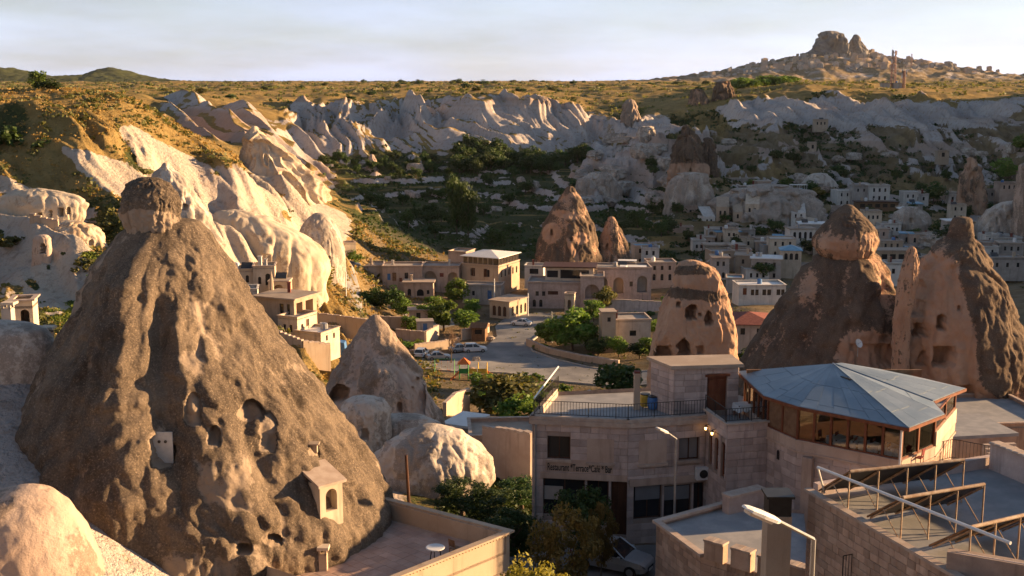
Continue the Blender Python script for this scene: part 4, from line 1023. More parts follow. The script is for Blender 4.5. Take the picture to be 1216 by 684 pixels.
def railing(name, pts, h=.95, sp=.16, mat='metal_black', parent=None, label=None, cat='railing', r=.014, posts=1.6):
    """top and bottom rails with bars along a 3-D polyline"""
    m = MB()
    for a, b in zip(pts, pts[1:]):
        a, b = Vector(a), Vector(b); L = (b - a).length; k = max(1, int(L / sp))
        for dz in (.1, h): m.tube(a + Vector((0, 0, dz)), b + Vector((0, 0, dz)), r * 1.5, n=6)
        for i in range(k + 1):
            q = a.lerp(b, i / k); m.tube(q + Vector((0, 0, .1 if i % 9 else 0)), q + Vector((0, 0, h)), r if i % 9 else r * 1.8, n=5)
    o = m.build(name, mat, parent)
    if label: tag(o, label, cat)
    return o

# ================================================================ THE RESTAURANT
ZT, ZG = 41.4, 34.0
R1 = thing('restaurant_building', 'two storey pink stone restaurant with lettered facade and railed roof terrace', 'restaurant', (6, 66, ZG))
P0, P1, P2 = atz(632, 497, ZT), atz(746, 502, ZT), atz(838, 496, ZT); P5 = atz(661, 465, ZT)
Pb = Vector((P2.x + .6, P5.y + 1.6, ZT)); P5b = Vector((P5.x - .1, P5.y, ZT))
f1 = px_ops(P0, P1, ZG - 1, [(650, 518, 677, 545, 'w', 'glass_warm'), (645, 569, 694, 612, 'w', 'glass_dark'), (697, 571, 722, 616, 'w', 'glass_dark'), (725, 572, 744, 636, 'd', 'wood_dark')])
f2 = px_ops(P1, P2, ZG - 1, [(806, 519, 830, 546, 'w', 'glass_curtain'), (752, 577, 785, 616, 'w', 'glass_dark'), (788, 576, 820, 614, 'w', 'glass_dark'), (823, 573, 836, 611, 'w', 'glass_dark')])
m = MB()
add_wall(m, P0, P1, ZG - 1, ZT - .02, f1, .25); add_wall(m, P1, P2, ZG - 1, ZT - .02, f2, .25)
add_wall(m, P5b, P0, ZG - 1, ZT - .02, (), .25); add_wall(m, Pb, P5b, ZG - 4, ZT - .02, (), .25)
W1 = m.build('wall', 'mortar', R1)
for q0, q1, fo in ((P0, P1, f1), (P1, P2, f2)):
    add_openings(W1, q0, q1, ZG - 1, fo, .25, near=True)
blocks(W1, P0, P1, ZG - 1, ZT - .3, f1, 'ashlar', .40, .6, 1.15, 3, limit=150)
blocks(W1, P1, P2, ZG - 1, ZT - .3, f2, 'ashlar', .40, .6, 1.15, 4, limit=150)
# ledges: cornice, sills, string course
m = MB()
for q0, q1 in ((P5b, P0), (P0, P1), (P1, P2)):
    a, b = V2(q0), V2(q1); L = (b - a).length; c_ = (a + b) / 2; rz = math.atan2(b.y - a.y, b.x - a.x)
    m.box((c_.x, c_.y, ZT - .14), (L + .22, .36, .28), rz); m.box((c_.x, c_.y, ZT + .10), (L + .16, .28, .18), rz)
m.build('cornice', 'coping', R1)
def wall_box(q0, q1, px0, py0, px1, py1, out, name, mat, parent, th=.1):
    s0, za = on_wall(q0, q1, px0, py1); s1, _ = on_wall(q0, q1, px1, py1); _, zt = on_wall(q0, q1, (px0 + px1) / 2, py0); _, zb = on_wall(q0, q1, (px0 + px1) / 2, py1)
    d = (V2(q1) - V2(q0)).normalized(); n = Vector((d.y, -d.x)); c_ = V2(q0) + d * (s0 + s1) / 2 + n * out
    m = MB(); m.box((c_.x, c_.y, (zt + zb) / 2), (abs(s1 - s0), th, zt - zb), math.atan2(d.y, d.x)); return m.build(name, mat, parent)
wall_box(P0, P1, 648, 545, 679, 548, .07, 'sill', 'coping', W1, .2); wall_box(P1, P2, 804, 546, 832, 549, .07, 'sill', 'coping', W1, .2)
wall_box(P0, P1, 697, 521, 729, 549, .02, 'plaster_panel', 'plaster_pink', W1); wall_box(P1, P2, 758, 522, 791, 550, .02, 'plaster_panel', 'plaster_pink', W1)
wall_box(P0, P1, 696, 549, 730, 552, .07, 'sill', 'coping', W1, .2); wall_box(P1, P2, 757, 550, 792, 553, .07, 'sill', 'coping', W1, .2)
wall_box(P0, P1, 642, 562, 745, 569, .05, 'string_course', 'plaster_pink', W1, .16); wall_box(P1, P2, 747, 566, 838, 574, .05, 'string_course', 'plaster_pink', W1, .16)
for x0, x1 in ((646, 668), (755, 784), (789, 819)):
    wall_box(P0 if x0 < 740 else P1, P1 if x0 < 740 else P2, x0, 578, x1, 594, -.15, 'blind', 'plaster_grey' if x0 < 700 else 'glass_curtain', W1, .03)
# lettering
def letters(text, q0, q1, px0, px1, pyb, size, mat, parent):
    cu = bpy.data.curves.new('lettering', 'FONT'); cu.body = text; cu.size = size; cu.extrude = .02; cu.resolution_u = 3; cu.offset = .008
    o0 = bpy.data.objects.new('lettering_tmp', cu); COL.objects.link(o0)
    dg = bpy.context.evaluated_depsgraph_get(); me = bpy.data.meshes.new_from_object(o0.evaluated_get(dg)); bpy.data.objects.remove(o0)
    a = np.empty(len(me.vertices) * 3); me.vertices.foreach_get('co', a); a = a.reshape(-1, 3)
    s0, z0 = on_wall(q0, q1, px0, pyb); s1, _ = on_wall(q0, q1, px1, pyb)
    d = (V2(q1) - V2(q0)).normalized(); n = Vector((d.y, -d.x)); w_ = a[:, 0].max()
    s = s0 + a[:, 0] / w_ * (s1 - s0); org = ORG[parent]
    out = np.stack([q0[0] + d.x * s + n.x * (.06 + a[:, 2]) - org.x, q0[1] + d.y * s + n.y * (.06 + a[:, 2]) - org.y, z0 + a[:, 1] - org.z], 1)
    me.vertices.foreach_set('co', out.ravel()); me.materials.clear(); me.materials.append(M[mat]); me.update()
    o = bpy.data.objects.new('lettering', me); COL.objects.link(o); o.parent = parent; ORG[o] = org
    return o
wall_box(P0, P1, 648, 546, 728, 560.5, .035, 'sign_band', 'plaster_pink', W1, .06)
letters('Restaurant *Terrace*Café * Bar', P0, P1, 650, 727, 557.3, .58, 'metal_black', R1)
# drain pipe
s0, _ = on_wall(P0, P1, 636, 520); d_ = (V2(P1) - V2(P0)).normalized(); n_ = Vector((d_.y, -d_.x)); q = V2(P0) + d_ * s0 + n_ * .13
m = MB(); m.tube((q.x, q.y, ZG + .6), (q.x, q.y, ZT - .35), .055); m.tube((q.x, q.y, ZT - .35), (q.x + .35, q.y + .12, ZT - .1), .055); m.tube((q.x, q.y, ZG + .6), (q.x + .75, q.y - .1, ZG), .055); m.build('drain_pipe', 'metal_grey', R1)
# roof terrace: paving stones
m = MB(); m.prism([V2(P0), V2(P1), V2(P2), V2(Pb), V2(P5b)], ZT - .42, ZT - .26); TF = m.build('terrace_floor', 'paving', R1)
uf = MB(); uf.box((0, 0, 0), (1, 1, 1)); pv = uf.build('paving_slab', 'paving', TF); pm = pv.data; bpy.data.objects.remove(pv)
def in_poly(x, y, poly):
    r = False; k = len(poly)
    for i in range(k):
        a, b = poly[i], poly[(i + 1) % k]
        if (a[1] > y) != (b[1] > y) and x < (b[0] - a[0]) * (y - a[1]) / (b[1] - a[1]) + a[0]: r = not r
    return r
def slabs(parent, mesh, poly, z, step, rz, name, limit=290, jit=.004, inset=.2):
    xs = [p[0] for p in poly]; ys = [p[1] for p in poly]; cx, cy = sum(xs) / len(xs), sum(ys) / len(ys); ca, sa = math.cos(rz), math.sin(rz); k = 0
    rg = random.Random(5); N = 40
    for i in range(-N, N):
        for j in range(-N, N):
            u, v = (i + .5) * step, (j + .5) * step
            x, y = cx + u * ca - v * sa, cy + u * sa + v * ca
            if all(in_poly(x + a * inset, y + b * inset, poly) for a, b in ((1, 1), (-1, 1), (1, -1), (-1, -1))) and k < limit:
                o = bpy.data.objects.new(name, mesh); COL.objects.link(o); o.parent = parent; k += 1
                o.location = Vector((x, y, z + rg.uniform(-jit, jit))) - ORG[parent]; o.rotation_euler = (0, 0, rz); o.scale = (step - .015, step - .015, .04)
slabs(TF, pm, [V2(P0), V2(P1), V2(P2), V2(Pb), V2(P5b)], ZT - .25, .6, .05, 'paving_slab', inset=.38)
railing('railing', [P5 + Vector((.1, -.1, .18)), P0 + Vector((.1, .1, .18)), P1 + Vector((0, .08, .18)), P2 + Vector((0, .08, .18))], .85, .17, parent=R1)
m = MB(); e0, e1 = P0 + Vector((.1, .1, 1.15)), P5 + Vector((.1, .3, 1.5)); m.tube(e0, e1, .05); m.build('awning_pole', 'metal_white', R1)
# stair tower on the terrace
TWa, TWb = atz(800, 489, ZT), atz(876, 486, ZT); ZW = ZT + 2.55
d_ = (V2(TWb) - V2(TWa)).normalized(); bk_ = Vector((-d_.y, d_.x)); TWc = V2(TWb) + bk_ * 1.9; TWd = V2(TWa) + bk_ * 1.9 + Vector((-.85, 0))
dop = px_ops(TWa, TWb, ZT - .3, [(839, 447, 862, 488, 'd', 'wood_red')])
m = MB(); add_wall(m, TWa, TWb, ZT - .3, ZW, dop, .2); add_wall(m, TWb, TWc, ZT - .3, ZW); add_wall(m, TWc, TWd, ZT - .3, ZW); add_wall(m, TWd, TWa, ZT - .3, ZW)
ST = m.build('stair_tower', 'mortar', R1); add_openings(ST, TWa, TWb, ZT - .3, dop, .2, near=True)
blocks(ST, TWa, TWb, ZT - .3, ZW, dop, 'ashlar', .36, .5, .95, 9); blocks(ST, TWd, TWa, ZT - .3, ZW, (), 'ashlar', .36, .6, 1.1, 10)
m = MB(); pl = [V2(TWa) + Vector((-.25, -.3)), V2(TWb) + Vector((.2, -.3)), TWc + Vector((.2, .3)), TWd + Vector((-.25, .3))]
m.prism(pl, ZW + .02, ZW + .22); m.build('tower_roof', 'roof_dust', ST)
m = MB(); a, b = V2(TWa) + d_ * dop[0][0] - bk_ * .05, 0; m.box((a.x, a.y, ZT - .3 + dop[0][1] + dop[0][3] + .08), (dop[0][2] + .3, .14, .14), math.atan2(d_.y, d_.x)); m.build('lintel', 'wood_red', ST)
pc = atz(756, 481, ZT); m = MB(); m.box((pc.x, pc.y, ZT + .8), (.36, .36, 2.1)); m.box((pc.x, pc.y, ZT + 1.9), (.46, .46, .08)); o = m.build('chimney', 'plaster_tan', R1)
m = MB(); m.box((pc.x, pc.y, ZT + 2.0), (.34, .34, .12)); m.build('chimney_cap', 'terracotta', o)
# projecting block with arched windows and upper terrace
ZP = 41.8
S0, S1, S2 = atz(838, 486.5, ZP), atz(864, 504.5, ZP), atz(912, 501, ZP)
sop = px_ops(S0, S1, ZG - 1, [(841, 515, 845.5, 552, 'a', 'glass_dark'), (848, 519, 852.5, 559, 'a', 'glass_dark'), (855.5, 524, 860.5, 567, 'a', 'glass_dark')])
m = MB(); add_wall(m, S0, S1, ZG - 1, ZP, sop, .2); add_wall(m, S1, S2, ZG - 1, ZP)
W2 = m.build('wing_wall', 'mortar', R1); add_openings(W2, S0, S1, ZG - 1, sop, .2, near=True, frame='wood_red')
blocks(W2, S1, S2, ZG - 1, ZP - .02, (), 'ashlar', .40, .6, 1.15, 12); blocks(W2, S0, S1, ZG - 1, ZP - .02, sop, 'ashlar', .40, .4, .8, 13)
coping_ring([S0, S1, S2], ZP, .3, .10, R1, closed=False)
m = MB(); pl = [V2(S0), V2(S1), V2(S2), Vector((S2.x - .2, S2.y + 4.6)), Vector((S0.x + .3, S0.y + 3.4))]; m.prism(pl, ZT - .5, ZT - .32); UF = m.build('upper_terrace_floor', 'paving', R1)
railing('railing', [Vector(S0) + Vector((0, .1, .1)), Vector(S1) + Vector((-.05, .1, .1)), Vector(S2) + Vector((0, .1, .1))], .75, .16, parent=R1)
def lantern(px, py, lab):
    s, z = on_wall(S0, S1, px, py); d = (V2(S1) - V2(S0)).normalized(); n = Vector((d.y, -d.x)); q = V2(S0) + d * s + n * .25
    T = thing('wall_lantern', lab, 'lantern', (q.x, q.y, z))
    m = MB(); m.lathe((q.x, q.y, z - .10), [(.05, 0), (.075, .16)], 6); m.build('lamp_glass', 'lamp_glow', T)
    m = MB(); m.lathe((q.x, q.y, z + .07), [(.11, 0), (.02, .12)], 6); m.lathe((q.x, q.y, z - .14), [(.02, 0), (.055, .03)], 6); m.build('lamp_cap', 'metal_black', T)
    m = MB(); e = q - n * .22; m.tube((q.x, q.y, z + .18), (e.x, e.y, z + .22), .018); m.build('bracket', 'metal_black', T)
lantern(843, 508, 'glowing lantern over the first arched window next to the corner of the facade'); lantern(850.5, 514, 'glowing lantern over the middle arched window')
# air conditioner
s, z = on_wall(P1, P2, 832, 560); d = (V2(P2) - V2(P1)).normalized(); n = Vector((d.y, -d.x)); q = V2(P1) + d * s + n * .3
T = thing('air_conditioner', 'white air conditioner box under the arched windows', 'air conditioner', (q.x, q.y, z - .35))
m = MB(); m.box((q.x, q.y, z), (.8, .32, .7), math.atan2(d.y, d.x)); m.build('casing', 'metal_white', T); q2 = q + n * .165
m = MB(); m.tube((q2.x, q2.y, z), (q2.x + n.x * .02, q2.y + n.y * .02, z), .25, n=16); m.build('fan_grille', 'metal_black', T)

# ---- glazed dining pavilion
ZS, ZE, ZA = 41.55, 43.4, 44.5
DP = thing('dining_pavilion', 'glazed wooden dining pavilion with faceted blue grey metal roof on a stone base', 'pavilion', (19, 62, ZG))
G = [atz(912, 506, ZS), atz(947, 521.6, ZS), atz(1069, 546, ZS), atz(1108, 529, ZS), atz(1132, 500, ZS)]
Gb = [Vector((G[4].x - .8, 66.3, ZS)), Vector((G[0].x - .4, 66.8, ZS))]
m = MB(); ring = G + Gb
for i in range(len(ring)):
    add_wall(m, ring[i], ring[(i + 1) % len(ring)], ZG - 2, ZS - .6)
BW = m.build('base_wall', 'mortar', DP)
for i in range(4): blocks(BW, ring[i], ring[i + 1], ZG - 1, ZS - .6, (), 'ashlar' if i < 2 else 'ashlar_warm', .42, .6, 1.2, 20 + i, limit=120)
m = MB()
for i in range(len(ring)):
    a, b = V2(ring[i]), V2(ring[(i + 1) % len(ring)]); L = (b - a).length; c_ = (a + b) / 2; rz = math.atan2(b.y - a.y, b.x - a.x)
    m.box((c_.x, c_.y, ZS - .32), (L + .08, .22, .50), rz); m.box((c_.x, c_.y, ZS - .62), (L + .2, .34, .1), rz); m.box((c_.x, c_.y, ZS - .035), (L + .14, .3, .07), rz)
m.build('frieze', 'plaster_pink', DP)
# buttress pier and little slit
a = V2(G[1]).lerp(V2(G[2]), .12); m = MB(); m.box((a.x, a.y - .1, (ZG + ZS) / 2 - .6), (.55, .5, ZS - ZG - .4), math.atan2(G[2].y - G[1].y, G[2].x - G[1].x)); m.build('pier', 'plaster_pink', DP)
s, z = on_wall(G[0], G[1], 925, 540); d = (V2(G[1]) - V2(G[0])).normalized(); n = Vector((d.y, -d.x)); q = V2(G[0]) + d * s + n * .05
m = MB(); m.box((q.x, q.y, z - .05), (.22, .04, .42), math.atan2(d.y, d.x)); m.tube((q.x - n.x * .02, q.y - n.y * .02, z + .16), (q.x + n.x * .02, q.y + n.y * .02, z + .16), .11, n=12); m.build('slit_window', 'glass_dark', DP)
def glazing(p, q, k, zb, zt, solid=(), first=True):
    a, b = V2(p), V2(q); L = (b - a).length; d = (b - a) / L; rz = math.atan2(d.y, d.x)
    for i in range(k + 1):
        c_ = a + d * L * i / k; m = MB(); m.box((c_.x, c_.y, (zb + zt) / 2), (.13, .14, zt - zb), rz)
        m.build('post', 'wood_red', DP)
    for i in range(k):
        c_ = a + d * L * (i + .5) / k; ww = L / k - .13
        m = MB(); m.box((c_.x, c_.y, zb + .04), (ww + .12, .1, .08), rz); m.box((c_.x, c_.y, zt - .04), (ww + .12, .1, .08), rz)
        for sx in (-1, 1): e_ = c_ + d * sx * (ww / 2 + .02); m.box((e_.x, e_.y, (zb + zt) / 2), (.05, .09, zt - zb - .1), rz)
        o = m.build('window_frame', 'wood_red', DP)
        m = MB(); m.box((c_.x, c_.y, (zb + zt) / 2), (ww, .03, zt - zb - .16), rz); m.build('panel' if i in solid else 'pane', 'wood_brown' if i in solid else 'glass_clear', o)
glazing(G[0], G[1], 2, ZS, ZE - .1, (0, 1)); glazing(G[1], G[2], 6, ZS, ZE - .1, ()); glazing(G[2], G[3], 2, ZS, ZE - .1); glazing(G[3], G[4], 2, ZS + .75, ZE - .1)
a, b = V2(G[3]), V2(G[4]); c_ = (a + b) / 2; m = MB(); m.box((c_.x, c_.y, ZS + .375), ((b - a).length, .3, .745), math.atan2(b.y - a.y, b.x - a.x)); m.build('parapet', 'plaster_cream', DP)
glazing(Gb[1], G[0], 5, ZS - .5, ZE - .1); 
m = MB(); m.prism([V2(v) for v in ring], ZS - .75, ZS - .62); m.build('dining_floor', 'wood_dark', DP)
m = MB(); c_ = (V2(Gb[0]) + V2(Gb[1])) / 2; m.box((c_.x, c_.y, (ZS + ZE) / 2), ((V2(Gb[0]) - V2(Gb[1])).length, .15, ZE - ZS + .6)); m.build('back_wall', 'wood_brown', DP)
# roof
Ev = [atz(876, 441, ZE), atz(907, 470, ZE), atz(948.5, 483, ZE), atz(1079, 508.5, ZE), atz(1122, 492, ZE), atz(1108, 476.6, ZE), atz(1147, 461, ZE)]
Eb = [atz(1062, 441, ZE), atz(930, 437.5, ZE)]
AP = atz(989, 432, ZA)
AP2 = AP + Vector((.6, .35, -.02))
RP = thing('tmp', 'x x x x', 'x', (0, 0, 0)); bpy.data.objects.remove(RP)
m = MB(); ev = Ev + Eb; k = len(ev)
lo = [Vector((p.x, p.y, ZE - .12)) for p in ev]
m.face(lo[::-1])
for i in range(k): m.face([lo[i], lo[(i + 1) % k], ev[(i + 1) % k], ev[i]])
tris = [(0, 1), (1, 2), (2, 3), (3, 4), (4, 5), (5, 6)]
for i, j in tris: m.face([ev[i], ev[j], AP])
m.face([ev[6], ev[7], AP2, AP]); m.face([ev[7], ev[8], AP2]); m.face([ev[8], ev[0], AP, AP2])
ROOF = m.build('roof', 'metal_roof', DP)
m = MB()
for i in range(7):
    a, b = V2(ev[i]), V2(ev[(i + 1) % k]) if i < 6 else V2(ev[7]); L = (b - a).length; c_ = (a + b) / 2; m.box((c_.x, c_.y, ZE - .085), (L + .02, .09, .17), math.atan2(b.y - a.y, b.x - a.x))
m.build('eave_board', 'wood_red', ROOF)
def sheets(A_, B_, C_, ns, nr, rg=random.Random(3)):
    """metal sheets over the roof facet A_-B_ (eave) - C_ (apex), each its own piece"""
    nrm = (B_ - A_).cross(C_ - A_).normalized()
    if nrm.z < 0: nrm = -nrm
    P = lambda u, v: (A_.lerp(B_, u)).lerp(C_, v)
    for i in range(ns):
        vs = [0] + sorted(.97 * (1 - (1 - (j + rg.uniform(.3, .7)) / nr) ** 1.0) for j in range(nr - 1)) + [.985]
        for v0, v1 in zip(vs, vs[1:]):
            u0, u1 = i / ns, (i + 1) / ns
            g = .003 / max(.3, (B_ - A_).length / ns)
            c4 = [P(u0 + g, v0 + .004), P(u1 - g, v0 + .004), P(u1 - g, v1 - .004), P(u0 + g, v1 - .004)]
            lift = rg.uniform(.012, .02)
            m = MB(); m.hexa([p + nrm * .004 for p in c4], [p + nrm * (lift + .004 * rg.random()) for p in c4]); m.build('roof_sheet', 'metal_roof', ROOF)
for (i, j), ns, nr in zip(tris, (3, 3, 6, 3, 1, 3), (3, 3, 3, 3, 2, 3)): sheets(ev[i], ev[j], AP, ns, nr)
m = MB(); 
for i in (3, 5): m.tube(ev[i] + Vector((0, 0, .03)), AP + Vector((0, 0, .03)), .045, n=6)
m.build('ridge_cap', 'metal_roof', ROOF)
a = Vector(ev[2]).lerp(AP, .62) + Vector((1.3, -.3, .12)); m = MB(); m.box(a, (.12, .7, .14), .5); m.build('roof_vent', 'metal_black', ROOF)
m = MB(); pq = V2(G[2]) + Vector((-.1, -.25)); m.tube((pq.x, pq.y, ZS - 1), (pq.x, pq.y, ZE - .1), .06); m.build('drain_pipe', 'metal_white', DP)
# ---- dining furniture
def dining_table(x, y, z, rz, label, cloth='cloth_white', w=.85, group=None):
    T = thing('dining_table', label, 'table', (x, y, z), group)
    m = MB(); ca, sa = math.cos(rz), math.sin(rz)
    for sx, sy in ((-1, -1), (1, -1), (1, 1), (-1, 1)):
        u, v = sx * w * .4, sy * w * .4; m2 = MB(); q = (x + u * ca - v * sa, y + u * sa + v * ca); m2.tube((*q, z), (*q, z + .7), .03, n=6); m2.build('leg', 'wood_red', T)
    m.box((x, y, z + .73), (w, w, .05), rz); m.build('table_top', 'wood_red', T)
    m = MB(); N = 20; top = []; bot = []
    for i in range(N):
        t_ = 2 * math.pi * i / N; r_ = 1 / max(abs(math.cos(t_)), abs(math.sin(t_))); u, v = r_ * math.cos(t_) * (w / 2 + .03), r_ * math.sin(t_) * (w / 2 + .03)
        fl_ = 1 + .10 * (i % 2) + .05; top.append((x + u * ca - v * sa, y + u * sa + v * ca, z + .765)); bot.append((x + (u * ca - v * sa) * fl_, y + (u * sa + v * ca) * fl_, z + .34 + .05 * (i % 3)))
    m.face(top)
    for i in range(N): m.face([bot[i], bot[(i + 1) % N], top[(i + 1) % N], top[i]])
    m.build('tablecloth', cloth, T)
def chair(x, y, z, rz, label, mat='wood_red', seat='cloth_red', group=None):
    T = thing('chair', label, 'chair', (x, y, z), group); ca, sa = math.cos(rz), math.sin(rz)
    P = lambda u, v, h: (x + u * ca - v * sa, y + u * sa + v * ca, z + h)
    for sx in (-.19, .19):
        m = MB(); m.tube(P(sx, -.19, 0), P(sx, -.19, .44), .022, n=6); m.build('leg', mat, T)
        m = MB(); m.tube(P(sx, .2, 0), P(sx, .2, .46), .022, n=6); m.tube(P(sx, .2, .46), P(sx, .27, .95), .022, n=6); m.build('leg', mat, T)
    m = MB(); m.box(P(0, 0, .46), (.44, .44, .05), rz); m.build('seat', seat, T)
    m = MB(); m.hexa([P(-.2, .215, .6), P(.2, .215, .6), P(.2, .24, .6), P(-.2, .24, .6)], [P(-.2, .255, .95), P(.2, .255, .95), P(.2, .28, .95), P(-.2, .28, .95)]); m.build('backrest', seat, T)
tq = atz(881, 494, ZT - .3); dining_table(tq.x, tq.y, ZT - .32, .3, 'table under a white cloth on the upper terrace by the red chair')
chair(tq.x + .75, tq.y + .1, ZT - .32, -1.2, 'dark red chair beside the white clothed terrace table')
for i, (u, v) in enumerate(((.30, 1.3), (.45, 1.6), (.62, 1.3), (.80, 1.5), (.93, 1.5))):
    a = Vector(G[1]).lerp(Vector(G[2]), u); d = (V2(G[2]) - V2(G[1])).normalized(); b = V2(a) + Vector((-d.y, d.x)) * v
    dining_table(b.x, b.y, ZS - .62, .4, 'small white clothed dining table behind the pavilion windows', group='tables inside the pavilion')
    for s_ in (-1, 1): chair(b.x + d.x * s_ * .75, b.y + d.y * s_ * .75, ZS - .62, math.atan2(d.y, d.x) + (-math.pi / 2 if s_ > 0 else math.pi / 2), 'red seated wooden chair at a table behind the pavilion windows', group='chairs inside the pavilion')
def tub(px, py, label, mat, z):
    p = atz(px, py, z); T = thing('plastic_barrel', label, 'barrel', p); m = MB(); m.lathe(p, [(.26, 0), (.32, .2), (.32, .55), (.28, .7)], 14); m.build('barrel_body', mat, T); m = MB(); m.lathe(p + Vector((0, 0, .7)), [(.29, 0), (.29, .06)], 14); m.build('lid', 'metal_black', T)
tub(766, 482, 'yellow barrel on the roof terrace by the stair tower', 'paint_yellow', ZT - .2); tub(775, 485, 'blue barrel on the roof terrace by the stair tower', 'paint_blue', ZT - .2)
# white van-dish on tower side
# ================================================================ NEAR NEIGHBOURS
# ---- stone building with solar racks on its flat roof
ZR = 44.0
SA, SB, SD = atz(961, 584, ZR), atz(1128, 681, ZR), atz(1137, 555, ZR)
SBx = SB + (SB - SA) * .25; SC = SBx + (SD - SA) * 1.25; SDx = SA + (SD - SA) * 1.25
SOL = thing('stone_building', 'flat roofed rubble stone building carrying racks of solar collectors', 'building', (16, 42, 36))
m = MB(); r4 = [SA, SBx, SC, SDx]
wops = ()
for i in range(4): add_wall(m, r4[i], r4[(i + 1) % 4], 35, ZR)
SW = m.build('wall', 'mortar', SOL)
blocks(SW, SA, SBx, 39.5, ZR, (), 'ashlar_warm', .30, .35, .75, 31, limit=290)
m = MB(); m.prism([V2(v) for v in r4], ZR - .35, ZR - .2); SF = m.build('roof_slab', 'paving', SOL)
coping_ring([SA, SBx], ZR, .32, .12, SOL, closed=False)
def parapet(p, q, z0, z1, th, mat, name, parent):
    a, b = V2(p), V2(q); c_ = (a + b) / 2; m = MB(); m.box((c_.x, c_.y, (z0 + z1) / 2), ((b - a).length, th, z1 - z0), math.atan2(b.y - a.y, b.x - a.x)); return m.build(name, mat, parent)
parapet(SA + Vector((.3, .2, 0)), SDx, ZR - .2, ZR + .28, .3, 'ashlar', 'parapet', SOL); parapet(SDx - Vector((.1, .3, 0)), SC, ZR - .2, ZR + .92, .35, 'ashlar', 'parapet', SOL)
fp0, fp1 = atz(1126, 650, ZR + .8), atz(1230, 668, ZR + .8)
pp = parapet(fp0, fp1, ZR - .2, ZR + .72, .45, 'mortar', 'front_parapet', SOL); blocks(pp, fp0 + Vector((.2, -.2, 0)), fp1 + Vector((.2, -.2, 0)), ZR - .2, ZR + .74, (), 'ashlar', .24, .3, .5, 33)
# tiled coping on the far side wall
tl = unit_block('coping_tile', 'coping', .06); a, b = V2(SDx) + Vector((-.1, -.3)), V2(SC); L = (b - a).length; d = (b - a) / L
for i in range(int(L / .34)):
    o = bpy.data.objects.new('coping_tile', tl); COL.objects.link(o); o.parent = SOL; q = a + d * (i + .5) * .34
    o.location = Vector((q.x, q.y, ZR + .97)) - ORG[SOL]; o.rotation_euler = (-math.pi / 2, 0, math.atan2(d.y, d.x)); o.scale = (.32, .1, .55)
def rack(pl, pr, label, npan):
    L_, R_ = atz(*pl, ZR + 1.55), atz(*pr, ZR + 1.55)
    T = thing('solar_rack', label, 'solar rack', (L_.x, L_.y, ZR - .2), 'solar collector racks')
    m = MB(); m.tube(L_, R_, .07, n=10); m.build('top_beam', 'pipe_rust', T)
    off = Vector((-.55, 2.1, -1.5))
    for i in range(npan):
        a, b = L_.lerp(R_, (i + .03) / npan), L_.lerp(R_, (i + .97) / npan); nrm = (b - a).cross(off).normalized()
        a, b = a + off * .04, b + off * .04; q = [a, b, b + off * .92, a + off * .92]
        m = MB(); m.hexa([v - nrm * .04 for v in q], [v + nrm * .04 for v in q]); m.build('collector_panel', 'panel_back', T)
        m = MB()
        for u, v in ((q[0], q[3]), (q[1], q[2])): m.tube(u - nrm * .09, v - nrm * .09, .035, n=6)
        m.build('panel_rail', 'pipe_rust', T)
    for i in range(npan + 1):
        t_ = L_.lerp(R_, i / npan); m = MB(); m.tube((t_.x, t_.y, ZR - .2), t_, .032, n=6); m.build('leg', 'pipe_rust', T)
        m = MB(); f = t_ + off * .55; m.tube((t_.x, t_.y, ZR - .1), f, .022, n=6); m.build('brace', 'pipe_rust', T)
        m = MB(); f = t_ + off; m.tube(t_, (f.x, f.y, f.z), .04, n=6); m.build('strut', 'wood_brown', T)
rack((1009, 560), (1145, 546), 'solar rack with four dark panels along the far edge of the flat roof', 4)
rack((1072, 591), (1169, 575), 'solar rack in the middle of the flat roof between the other two', 3)
rack((1153, 626), (1240, 606), 'solar rack behind the rough front parapet of the flat roof', 3)
T = thing('roof_pipe', 'long white pipe on a leaning post running across the solar racks', 'pipe', atz(979, 584, ZR))
a, b = atz(971, 555, ZR + 1.6), atz(1200, 645, ZR + 1.62)
m = MB(); m.tube(a, b, .06, n=10); m.build('pipe_run', 'metal_white', T); m = MB(); m.tube(atz(979, 585, ZR), a, .04, n=8); m.build('post', 'metal_white', T)
tag(railing('stair_railing', [atz(1000, 690, 41.6) + Vector((0, 0, .0)), atz(1083, 673, 41.6)], 1.0, .13, r=.013), 'black bar railing below the rubble wall of the solar building', 'railing')
tag(railing('garden_railing', [atz(1070, 560, 40.2), atz(1130, 545, 40.2), atz(1216, 562, 40.2)], 1.1, .18), 'black railing beside the sunlit end of the pavilion', 'railing')
# ---- lower building with crenellated parapet
ZK = 38.6
K0, K1, K2, K3 = atz(780, 621, ZK), atz(857, 600, ZK), atz(833, 660, ZK), atz(965, 700, ZK); K4 = atz(955, 606, ZK)
CR = thing('stone_building', 'low stone building with stepped merlons along its roof edge below the restaurant', 'building', (10, 52, 34))
m = MB(); kp = [K0, K2, K3, K4, K1]
for i in range(5): add_wall(m, kp[i], kp[(i + 1) % 5], 33, ZK)
CW = m.build('wall', 'mortar', CR)
kops = px_ops(K2, K3, 33, [(851, 668, 860, 684, 'w', 'glass_dark')])
blocks(CW, K0, K2, 35, ZK, (), 'ashlar_warm', .34, .4, .8, 41); blocks(CW, K2, K3, 35.5, ZK, (), 'ashlar_warm', .34, .4, .8, 42)
m = MB(); m.prism([V2(v) for v in kp], ZK - .3, ZK - .18); m.build('roof_slab', 'paving', CR)
coping_ring([K1, K0, K2], ZK, .34, .14, CR, closed=False)
d = (V2(K3) - V2(K2)).normalized(); L = (V2(K3) - V2(K2)).length; rz = math.atan2(d.y, d.x)
